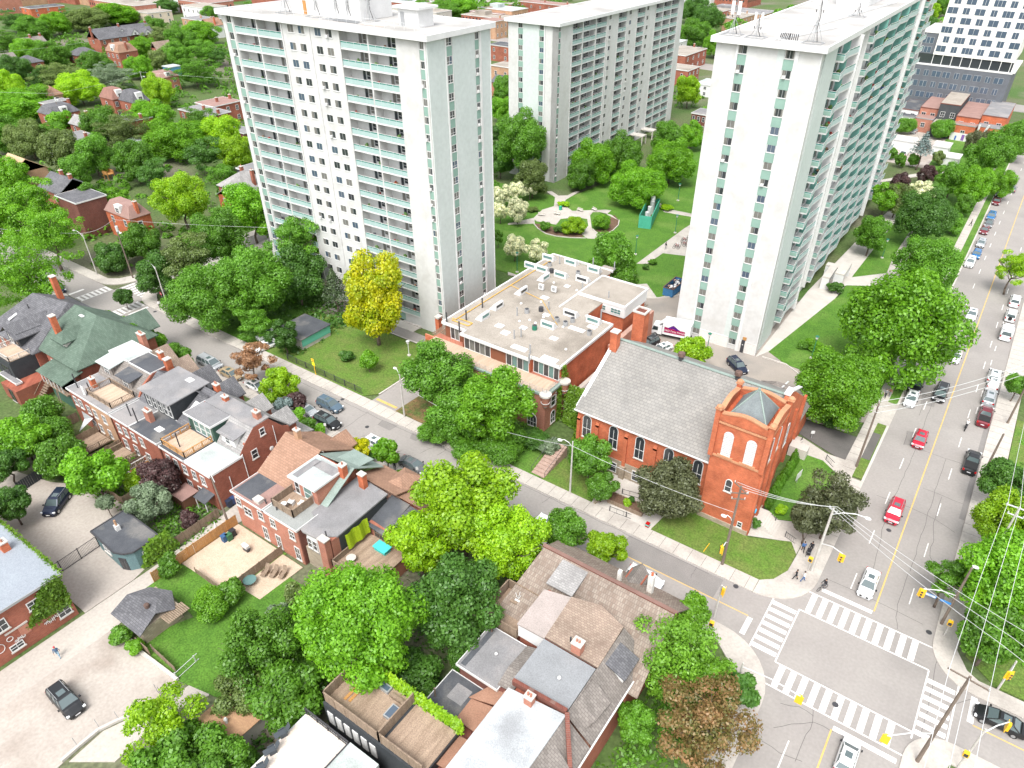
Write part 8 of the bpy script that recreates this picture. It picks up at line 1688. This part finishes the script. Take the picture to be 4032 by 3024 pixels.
person('person in a blue shirt pushing near the stroller', pp_(2,3,350,1490),200, bl, dk); person('person in black standing behind the stroller', pp_(2,3,418,1490),180, dk, dk, pose='push')
person('person in dark clothes walking at the corner pavement, left of the pair', pp_(3,3,285,75),100, dk, dk); person('person in a white top and jeans at the corner pavement, right of the pair', pp_(3,3,350,90),-60, wt, bl)
w_ = person('cyclist in black waiting with a bicycle at the kerb edge', pp_(3,3,535,150),150, dk, gy, pose='push'); w_.location.z = .01
person('person in black standing by the front garden tree', pp_(2,1,1230,780),40, dk, dk, pose='stand'); person('person with a dark top walking on the diagonal park path', pp_(1,2,1372,515),150, dk, gy)
person('person in black walking on the far avenue pavement', pp_(1,3,1812,315),80, dk, dk); person('person in pale top waiting by the upper crossing stop sign', pp_(1,0,1398,1030),60, wt, dk, pose='stand')
person('person in grey walking on the avenue pavement beside the verge, left', pp_(2,3,1068,150),170, gy, dk); person('person in brown walking on the avenue pavement beside the verge, right', pp_(2,3,1105,140),170, plain('cloth_brown', (.2,.1,.07), .9), gy)
w_ = person('motorcyclist in white riding up the avenue', pp_(2,3,1768,420),0, wt, dk, trim_white, pose='push'); w_.location.z = .15
def bike(label, p, rot, moto=False):
 t = thing('motorcycle' if moto else 'bicycle', label, 'motorcycle' if moto else 'bicycle', (p[0], p[1], .01), R_(rot)); rw = .33
 for sx in (-.55, .55): MB().mat(tyre).path([(sx+rw*math.cos(a_),0, .36+rw*math.sin(a_)) for a_ in np.linspace(0,6.283,15)], .03 if not moto else .07,5).build('wheel', t, local=True)
 b = MB().mat(metal_dark).path([(-.55,0, .36),(-.15,0, .8),(.42,0, .82),(.55,0, .36)], .03 if not moto else .08,5).box(-.3,-.02,-.08, .08, .88, .95).box(.36, .42,-.3, .3,1.0,1.05)
 if moto: b.ball((.1,0, .75), .35, .16, .18).box(-.5, .1,-.1, .1, .7, .82)
 b.build('frame', t, local=True)
bike('motorcycle ridden up the avenue by the rider in white', pp_(2,3,1768,420),90, True); bike('bicycle held by the cyclist at the kerb edge', pp_(3,3,520,160),60)
t = thing('stroller', 'black stroller on the corner pavement', 'stroller', pp_(2,3,398,1525)+(.12,), R_(190)); MB().mat(dk).box(-.25, .25,-.35, .3, .35, .6).box(-.25, .25,-.4,-.05, .6, .95).build('seat', t, local=True)
for sx in (-.27, .27):
 for sy in (-.35, .35): MB().mat(tyre).tube((sx-.02, sy, .13),(sx+.02, sy, .13), .13, n=10).build('wheel', t, local=True)
MB().mat(metal_grey).path([(-.25,-.3, .6),(-.25, .5,1.0),(.25, .5,1.0),(.25,-.3, .6)], .02,4).build('handle', t, local=True)
# ---- trees and shrubs: (x, y, half width in sheet pixels, height of crown middle, kind, colour, label)
TR = [
 (775,1345,143,8.5,'broad','bright','huge bright green maple filling the middle foreground'),
 (560,1400,92,5.5,'broad','mid','shaggy mid green tree left of the huge foreground maple'),
 (520,1500,62,3.6,'broad','olive','olive shrubby tree below the shaggy one at the lane lot'),
 (620,1500,80,4.2,'broad','mid','spreading tree below the foreground maple, beside the sunken garage'),
 (985,1295,108,7.5,'broad','dark','broad dark green tree right of the foreground maple'),
 (1000,1090,112,9.0,'broad','lime','largest lime yellow tree along the side street'),
 (1095,1165,92,7.5,'broad','lime','lime tree right of the largest one, over the wooden gable roof'),
 (905,1165,70,6.5,'broad','lime','lime tree left of the largest one, above the wooden back deck'),
 (1222,1145,52,5.2,'broad','mid','deep green kerbside tree with a pointed top near the corner house'),
 (1310,1182,44,4.4,'broad','lime','small yellow green kerbside tree right of the deep green one'),
 (1495,1318,42,5.0,'column','bright','neat oval pear tree beside the traffic signal'),
 (1462,1408,112,6.5,'airy','locust','feathery light green tree at the street corner'),
 (1535,1455,62,4.5,'airy','locust','smaller feathery light green tree right of the larger one'),
 (1600,1490,40,3.2,'broad','dark','dark evergreen shrub tree beside the curved pavement'),
 (1530,1570,118,6.2,'airy','rust','half dead tree with rust brown foliage at the bottom'),
 (1375,1560,50,3.0,'broad','mid','bushy tree with pale berries beside the rust brown tree'),
 (1450,1055,73,5.2,'broad','maroon','dark bronze maple in front of the church wall'),
 (1275,985,50,5.2,'broad','mid','fresh green tree by the church steps'),
 (1300,1050,34,3.0,'broad','mid','low limb cluster tree below the fresh green one by the steps'),
 (945,800,74,8.0,'broad','mid','left tree of the pair hiding the townhouse terrace'),
 (1065,870,84,8.5,'broad','bright','right tree of the pair hiding the townhouse terrace'),
 (985,895,68,5.0,'broad','mid','low spreading tree between the townhouse and the pavement'),
 (1800,1085,82,6.5,'airy','maroon','bronze leaved maple overhanging the pavement beside the avenue'),
 (1750,1120,44,4.6,'broad','maroon','small bronze maple left of the overhanging one'),
 (1805,835,92,7.0,'broad','bright','bright green tree above the church drive'),
 (1955,700,138,10.5,'broad','bright','enormous spreading green tree beside the avenue'),
 (2005,570,74,7.5,'broad','mid','dark topped tree behind the enormous one'),
 (1885,505,42,5.5,'broad','mid','small dark tree close to the wavy balcony tower'),
 (2000,465,60,8.0,'broad','dark','blue green conifer like tree in the park by the avenue'),
 (1940,430,36,5.0,'broad','olive','olive tree left of the blue green one in the park'),
 (2060,480,26,3.0,'broad','mid','small street tree beside the parked blue car'),
 (2180,1240,100,7.5,'broad','bright','large bright tree at the right edge south of the crossing'),
 (2170,1120,72,6.5,'broad','lime','yellow green tree at the right edge'),
 (2175,1035,52,5.5,'broad','dark','dark green tree at the right edge above the yellow green one'),
 (2150,1370,70,5.5,'broad','mid','green tree overhanging the corner lawn at lower right'),
 (2050,1250,46,5.0,'airy','mid','loose leafy limb tree reaching over the avenue pavement'),
 (2195,575,44,6.5,'airy','lime','yellow tinged tree overhanging the far lane at the right edge'),
 (2200,830,28,3.5,'broad','mid','slim tree at the right edge beside the row of parked cars'),
 (805,640,74,10.0,'broad','yellow','yellow and lime tree standing alone on the tower lawn',1.25),
 (720,610,37,6.5,'cone','conifer','dark pine beside the yellow tree'),
 (612,722,32,4.2,'broad','dark','small dark oval tree beside the bin shed'),
 (795,777,23,2.6,'column','bright','small upright bright tree on the tower lawn'),
 (640,515,66,12.0,'airy','mid','tall pale tree against the lower left of the broad tower'),
 (640,590,62,7.0,'broad','dark','dark tree under the tall pale one beside the tower'),
 (540,610,92,8.5,'broad','mid','great dark green maple over the side street pavement'),
 (445,640,80,7.5,'broad','mid','dense round tree left of the great maple'),
 (550,695,48,4.0,'airy','mid','low tree with bare limbs beneath the great maple'),
 (395,555,66,8.0,'airy','olive','soft olive willow like tree behind the corner lamp'),
 (470,510,68,8.5,'broad','mid','rounded green tree behind the olive one'),
 (335,590,46,5.5,'broad','dark','dark tree at the crossing corner behind the light pole'),
 (540,455,58,8.0,'broad','bright','bright tree touching the foot of the broad tower'),
 (390,425,62,9.5,'broad','lime','glowing lime green tree before the red chimneyed house'),
 (300,520,42,4.5,'broad','mid','bushy tree beside the hip roofed corner house'),
 (240,555,36,3.6,'broad','dark','dark garden tree behind the corner lawn'),
 (50,590,105,9.5,'airy','bright','biggest yellow green tree at the left edge'),
 (100,500,80,9.0,'airy','bright','feathery bright tree above the biggest one at the left'),
 (20,470,60,9.0,'broad','bright','yellow green tree cut by the left edge'),
 (70,430,58,8.0,'airy','bright','light green tree below the tan slope roof'),
 (230,705,42,4.5,'broad','mid','round shrub tree beside the green hipped roof'),
 (290,745,50,4.2,'broad','mid','leafy yard tree right of the green hipped roof'),
 (315,735,34,3.4,'broad','bright','bright yellow green small tree facing the side street'),
 (375,775,40,3.4,'broad','mid','dark yard tree behind the brown shingled pair'),
 (268,640,22,3.0,'column','dark','narrow dark cedar beside the street corner'),
 (200,1020,62,5.0,'broad','bright','bright green tree over the gravel lot'),
 (125,985,52,3.6,'broad','mid','mid green tree left of the bright one over the lot'),
 (45,945,52,4.2,'broad','bright','bright green tree at the left edge of the yards'),
 (90,890,46,3.2,'bush','mid','large shrub beneath the charcoal roofed house'),
 (120,930,42,2.8,'bush','mid','second large shrub beneath the charcoal roofed house'),
 (20,1085,40,4.0,'broad','dark','dark tree at the left edge beside the gravel lot'),
 (10,1000,40,4.0,'broad','dark','dark tree behind the black gate at the left edge'),
 (345,1030,46,3.8,'broad','purple','plum purple tree behind the green garage'),
 (320,1085,46,3.4,'broad','grey','silvery green tree behind the green garage'),
 (228,1085,20,2.6,'column','grey','slender grey green tree at the end of the gravel lot'),
 (290,1040,28,2.4,'bush','lime','small yellow green shrub in the yard behind the lot'),
 (408,1120,24,1.4,'bush','purple','dark red shrub beside the lane fence'),
 (365,1222,30,1.8,'bush','mid','rounded cedar shrub at the end of the new fence'),
 (458,1300,50,1.8,'bush','bright','long clipped hedge shrub left part on the yard lawn'),
 (500,1275,36,1.8,'bush','mid','long clipped hedge shrub right part on the yard lawn'),
 (260,1370,30,1.2,'bush','mid','shrub in front of the six sided garage'),
 (290,1395,24,1.0,'bush','bright','bright shrub hiding the end of the yard wall'),
 (345,1560,80,4.6,'airy','lime','loose yellow green tree at the bottom left'),
 (380,1640,84,3.8,'broad','mid','mid green tree along the bottom edge at left'),
 (480,1640,60,3.4,'broad','mid','small green tree along the bottom edge beside the lot'),
 (325,1525,22,.8,'bush','bright','weedy shrub on the dividing kerb between the lots'),
 (150,1000,20,2,'bush','mid','small shrub beside the parked navy car'),
 (880,1450,70,2.6,'bush','dark','dark undergrowth shrub beside the vine covered deck'),
 (920,1510,40,2.0,'bush','dark','low undergrowth shrub below the dark flat roof'),
 (1000,1420,44,2.4,'bush','dark','shady shrub between the dark tree and grey flat roof'),
 (640,1290,36,2.0,'bush','olive','scrubby bush at the head of the yard'),
 (600,1330,34,2.0,'bush','grey','dry twiggy bush beside the yard lawn'),
 (545,775,44,5.0,'airy','orange','sparse orange brown street tree with bare stems'),
 (603,830,40,4.0,'broad','lime','bright lime ornamental tree by the parked cars'),
 (640,865,26,2.2,'bush','purple','dark plum shrub in the front garden by the parked cars'),
 (608,880,26,2.2,'bush','spruce','blue grey juniper in the front garden'),
 (640,905,28,1.8,'bush','bright','green shrub in the front garden by the sloping roof'),
 (665,915,20,1.4,'bush','mid','small shrub beside the driveway entrance'),
 (692,925,16,1.2,'bush','bright','round bush on the front garden corner'),
 (776,970,24,3.0,'broad','yellow','small yellow green tree in the front garden island'),
 (833,975,32,4.2,'broad','bright','small round bright tree in the front garden'),
 (862,1030,30,1.0,'bush','bright','spreading bush beside the front walk'),
 (795,985,18,1.2,'bush','dark','dark low bush beneath the small yellow green tree'),
 (748,767,22,1.1,'bush','dark','round dark yew on the tower lawn'),
 (1085,960,58,2.4,'bush','mid','green thicket at the foot of the townhouse wall'),
 (1005,965,44,1.8,'bush','mid','thicket beside the pavement under the big trees'),
 (940,930,44,1.8,'bush','mid','dark thicket behind the light pole by the pavement'),
 (1150,945,40,1.6,'bush','dark','low dark planting below the round turret'),
 (1190,965,28,1.6,'bush','grey','pale flowering shrub in front of the turret'),
 (1355,1085,13,.9,'bush','lime','low lime planting in the church planter box'),
 (1365,1078,8,1.2,'column','dark','tiny upright cedar in the church planter box'),
 (1635,1130,12,1.1,'bush','dark','small dark bush at the foot of the church tower'),
 (1688,1100,16,.8,'bush','lime','spiky lime plant beside the church steps'),
 (1600,1118,10,.7,'bush','mid','small bush against the church tower base'),
 (1495,762,42,4.0,'broad','lime','bright yellow green tree behind the church ridge'),
 (1795,890,40,2.0,'bush','dark','dark hedge below the bright green tree by the drive'),
 (1760,745,22,1.0,'bush','bright','clipped hedge on the near tower lawn'),
 (1735,745,16,.8,'bush','mid','small hedge clump on the near tower lawn'),
 (1805,620,20,1.4,'bush','dark','dark hedge beside the entrance canopy'),
 (1128,300,62,12.5,'broad','mid','tall green tree at the near corner of the long tower'),
 (1150,385,42,5.5,'broad','olive','dark olive tree at the foot of the long tower corner'),
 (1080,340,34,6.0,'broad','dark','dark tree between the broad tower and the long one'),
 (1280,350,52,6.5,'broad','bright','left tree of the park grove'),
 (1345,335,50,6.5,'broad','mid','back tree of the park grove'),
 (1375,400,62,6.0,'broad','bright','front tree of the park grove'),
 (1450,350,54,6.5,'broad','bright','right tree of the park grove beside the near tower'),
 (1255,375,36,4.5,'broad','mid','small left outlier of the park grove'),
 (1445,300,36,6.0,'broad','mid','tree beyond the grove near the parking court'),
 (1495,290,30,5.0,'broad','bright','tree squeezed against the near tower edge'),
 (1325,560,56,5.5,'broad','mid','park tree behind the far end of the townhouses'),
 (1350,610,34,3.6,'broad','mid','low park tree right of the pergola roof'),
 (1240,487,26,2.0,'broad','lime','low yellow green japanese maple in the round bed'),
 (1300,478,24,2.2,'bush','bright','round clipped shrub right of the round bed path'),
 (1178,487,16,1.4,'bush','mid','dark clipped shrub in the round bed'),
 (1205,495,12,1.0,'bush','dark','small dark clipped ball in the round bed'),
 (1410,565,12,.8,'bush','mid','low shrub line beside the diagonal park path'),
 (1395,575,10,.8,'bush','dark','darker low shrub beside the diagonal park path'),
 (1217,440,16,.7,'bush','lime','flower bed planting right of the park fork'),
 (1150,452,14,.7,'bush','olive','flower bed planting left of the park fork'),
 (1440,447,18,.8,'bush','lime','flower bed by the green enclosure'),
 (1180,380,18,.8,'bush','mid','low hedge bed at the top of the park path'),
 (1085,420,22,3.6,'broad','bloom','white blossoming tree nearest the broad tower wall'),
 (1115,410,20,3.6,'broad','bloom','white blossoming tree second from the tower wall'),
 (1145,405,18,3.6,'broad','bloom','white blossoming tree beside the long tower corner'),
 (1080,455,20,3.4,'broad','bloom','white blossoming tree at the tower edge by the path'),
 (1118,452,28,3.8,'broad','bloom','white blossoming tree standing over the park path'),
 (1112,530,26,3.8,'broad','bloom','white blossoming tree left of the pair near the townhouses'),
 (1160,540,24,3.4,'broad','bloom','white blossoming tree right of the pair near the townhouses'),
 (1075,510,14,3.0,'broad','mid','small tree against the broad tower wall'),
 (1488,195,32,6.5,'broad','lime','yellow green tree in the gap between the towers'),
 (1500,70,40,8.0,'broad','mid','tall tree beyond the gap at the top'),
 (1530,40,36,8.0,'broad','dark','dark tree beyond the near tower roof corner'),
 (1545,95,28,6.5,'broad','bright','bright tree beyond the near tower roof corner'),
 (1500,20,34,8.0,'broad','dark','dark tree at the very top in the tower gap'),
 (1998,305,24,8.5,'cone','spruce','blue spruce standing in the park'),
 (1955,270,24,3.0,'bush','mid','ivy mound left behind the blue spruce'),
 (2035,277,24,3.6,'bush','mid','ivy mound right behind the blue spruce'),
 (1945,345,14,2.4,'broad','mid','small lollipop tree left of the spruce'),
 (1975,345,13,2.4,'broad','mid','second lollipop tree left of the spruce'),
 (2028,340,14,2.4,'broad','olive','small olive tree right of the spruce'),
 (1946,393,22,3.6,'broad','purple','purple leaved tree in the park, left one'),
 (2005,375,20,2.8,'broad','purple','purple leaved tree in the park, right one'),
 (1995,412,28,2.8,'broad','bloom','white flowering mound in the park'),
 (1915,425,30,5.5,'broad','bright','bright tree next to the far end of the wavy balconies'),
 (1925,330,14,2.0,'broad','mid','little tree beside the parked white van'),
 (2060,385,36,6.0,'broad','mid','avenue tree behind the dark purple ones'),
 (2105,400,40,6.5,'broad','bright','bright avenue tree above the parked cars'),
 (2140,330,46,7.0,'broad','mid','avenue tree in front of the brick shops'),
 (2190,300,40,7.0,'broad','mid','avenue tree at the right edge by the shops'),
 (2115,310,30,4.5,'broad','maroon','bronze leaved avenue tree left of the others'),
 (2160,395,32,5.0,'broad','bright','low avenue tree beside the far parked cars'),
 (2085,440,24,3.5,'broad','mid','little street tree beside the pavement walker'),
 (2010,20,26,6.0,'broad','lime','yellow tree beyond the near tower at the top'),
 (2000,55,22,7.0,'broad','dark','dark tree beyond the near tower at the top'),
 (2035,12,24,7.0,'broad','mid','tree left of the white gridded block at the top'),
]
for a in TR: tree(*a)
for i in range(7):
 p = Vector((-12.9,76.6+1.75*i, 0)); o = inst(COLM, 'cedar', None, (p.x, p.y, 1.5),(0,0, i),(.75, .75,1.55 if i < 6 else 2.3), GREENS['mid']); tag(o, 'dark upright cedar, %s of the row along the church flank' % ('nearest the street', 'second', 'third', 'fourth', 'fifth', 'sixth', 'tallest and furthest')[i], 'cedar', 'cedars along the church flank')
FOREST = [
 (30,45,44,'dark','at the top left corner below the school'),(70,60,42,'mid','right of the corner tree below the school'),(120,50,34,'bright','in front of the school wing'),(150,35,30,'dark','dark against the school wing'),
 (190,40,52,'olive','like a willow left of the largest top tree'),(250,30,58,'bright','largest of the trees along the top edge'),(10,90,50,'mid','cut by the left edge near the top'),(60,110,40,'bright','above the charcoal roofed house'),
 (110,120,46,'mid','between the grey gabled houses'),(125,165,52,'olive','in the middle of the upper left quarter'),(170,110,30,'mid','below the willow like one'),(205,140,40,'mid','left of the tan gambrel house'),
 (240,165,52,'grey','round like a willow below the tan gambrel house'),(20,185,40,'lime','left edge beside the brown roof'),(30,230,62,'bright','spreading over the brick house at the left edge'),(90,205,36,'bright','above the light pole at the left'),
 (170,190,50,'lime','with open crown over the mansard house'),(310,100,30,'bright','between the white gabled row and the tower'),(350,75,38,'olive','below the cream building'),(390,85,40,'mid','right of the one below the cream building'),
 (430,70,42,'bright','nearest the tower roof corner'),(440,110,40,'mid','beside the upper tower edge'),(380,120,36,'mid','in the middle of the row beside the tower'),(345,130,26,'olive','small, left of the blue awning'),
 (420,155,54,'mid','great and round beside the tower edge'),(300,145,30,'bright','behind the tall light pole'),(340,195,36,'lime','right of the tall light pole'),(470,120,22,'dark','against the tower edge'),
 (10,290,52,'mid','big at the left edge'),(60,300,50,'olive','over the left gardens'),(110,290,34,'mid','behind the white rear wing'),(135,330,44,'olive','in front of the white rear wing'),
 (225,270,44,'mid','left of the silver roofed brick house'),(265,280,56,'olive','darkest in the middle gardens'),(320,255,52,'bright','round and bright below the brick terraces'),(375,300,64,'bright','tall in the middle gardens'),
 (430,260,44,'mid','below the left brick terrace'),(480,290,42,'lime','yellow green beside the tower edge'),(510,330,38,'lime','yellow green touching the tower'),(440,330,44,'dark','behind the red chimneyed house'),
 (200,335,44,'mid','above the play set'),(290,350,42,'mid','right of the play set'),(330,370,36,'dark','shady, right of the play set'),(160,370,34,'mid','left of the play set'),(195,430,34,'mid','below the play set'),(250,430,30,'bright','low, below the play set'),
 (20,380,40,'bright','left edge above the tan slope roof'),(130,260,24,'bright','under the leaning light pole'),(480,380,34,'mid','above the boxy grey dormers'),(95,170,26,'dark','shadowed, left of the middle quarter'),
 (30,150,38,'dark','dark at the left edge'),(540,15,14,'mid','tiny beyond the tower roof'),
 (1000,15,40,'bright','beyond the broad tower roof, right one'),(960,20,36,'mid','beyond the broad tower roof, left one'),(1080,15,26,'bright','just left of the long tower roof'),(1085,190,24,'mid','between broad tower and long tower, upper'),(1085,235,26,'bright','between broad tower and long tower, middle'),(1075,285,22,'dark','between broad tower and long tower, lower'),
 (1140,8,24,'mid','above the long tower roof'),(330,55,28,'mid','behind the white gabled row'),(285,10,30,'mid','at the top edge behind the largest top tree'),(360,12,26,'dark','at the top edge by the white industrial block'),(450,30,22,'mid','dark patch beside the white industrial block'),
]
CN_ = dict(dark='dark green', mid='mid green', bright='bright green', lime='yellow green', olive='olive green', grey='grey green')
for i, (x, y, r, c, where) in enumerate(FOREST):
 r *= 1.04; tree(x, y, r, 6.0 if r > 35 else 4.8, 'broad' if i % 3 else 'airy', c, '%s tree %s' % (CN_[c], where), group='trees of the leafy quarter at upper left' if x < 600 else None)
def wood(name, label, region, n, size, color, seed):
 g = np.random.default_rng(seed); P = []; Q = []
 for i in range(n):
  x, y = g.uniform(region[0], region[1]), g.uniform(region[2], region[3]); R = g.uniform(3,5.5); h = g.uniform(3.5,6.5)
  for k in range(9):
   c = np.array([x, y, h])+g.normal(0,1,3)*R*np.array([.5, .5, .35]); dd = g.normal(0,1,(60,3)); dd /= np.linalg.norm(dd, axis=1, keepdims=True); dd[:, 2] = np.abs(dd[:, 2])*.9+.05; P.append(c+dd*R*.42); Q.append(dd)
 me = leaf_mesh(name, np.vstack(P), np.vstack(Q), size, seed); o = inst(me, name, None, (0,0,0), mt=GREENS[color]); tag(o, label, 'trees', kind='stuff')
wood('distant_trees', 'far off tree canopy beyond the roof of the broad tower', (-400,-310,400,540),60, .6, 'mid', 31)
wood('distant_trees', 'canopy of trees beyond the towers along the top', (-170,-70,420,560),60, .6, 'mid', 33)
def scatter(name, region, n, size, color, h=(.1,1.6), seed=3):
 g = np.random.default_rng(seed); xs = g.uniform(region[0], region[1], n); ys = g.uniform(region[2], region[3], n)
 k = 40; P = []
 for i in range(n):
  m = 36; r = g.uniform(.8,2.2); dd = g.normal(0,1,(m, 3)); dd /= np.linalg.norm(dd, axis=1, keepdims=True); dd[:, 2] = np.abs(dd[:, 2])
  P.append(np.array([xs[i], ys[i], 0])+dd*np.array([r, r, g.uniform(*h)]))
 P = np.vstack(P); Nn = np.tile(np.array([0,0,1.0]),(len(P),1)); me = leaf_mesh('ground_cover', P, Nn, size, seed); o = inst(me, name, None, (0,0,0), mt=GREENS[color]); tag(o, 'garden undergrowth filling the yards', 'undergrowth', kind='stuff'); return o
scatter('ground_cover', (-460,-112,66,300),1900, .5, 'mid', (.4,3.5),3)
scatter('ground_cover', (-135,-96,66,84),160, .3, 'dark', (.2,1.0),4)
scatter('ground_cover', (-57,-48,64.3,72.5),90, .22, 'mid', (.1, .9),5)
scatter('ground_cover', (-96,-72.5,26.5,33.5),110, .2, 'mid', (.1,1.0),6)
scatter('ground_cover', (-45,-30,14,40),130, .22, 'dark', (.1,1.2),7)
scatter('ground_cover', (-12.8,-8,20,50),100, .22, 'mid', (.1,1.0),8)
scatter('ground_cover', (-110,-40,262,420),300, .5, 'mid', (.4,2.5),9)
scatter('ground_cover', (14,60,66,120),150, .3, 'mid', (.1,1.2),10)
sheet('lawn', [(13.2,66.8),(16.4,64.4),(140,64.4),(140,120),(13.2,120)], .08, grass_dry)
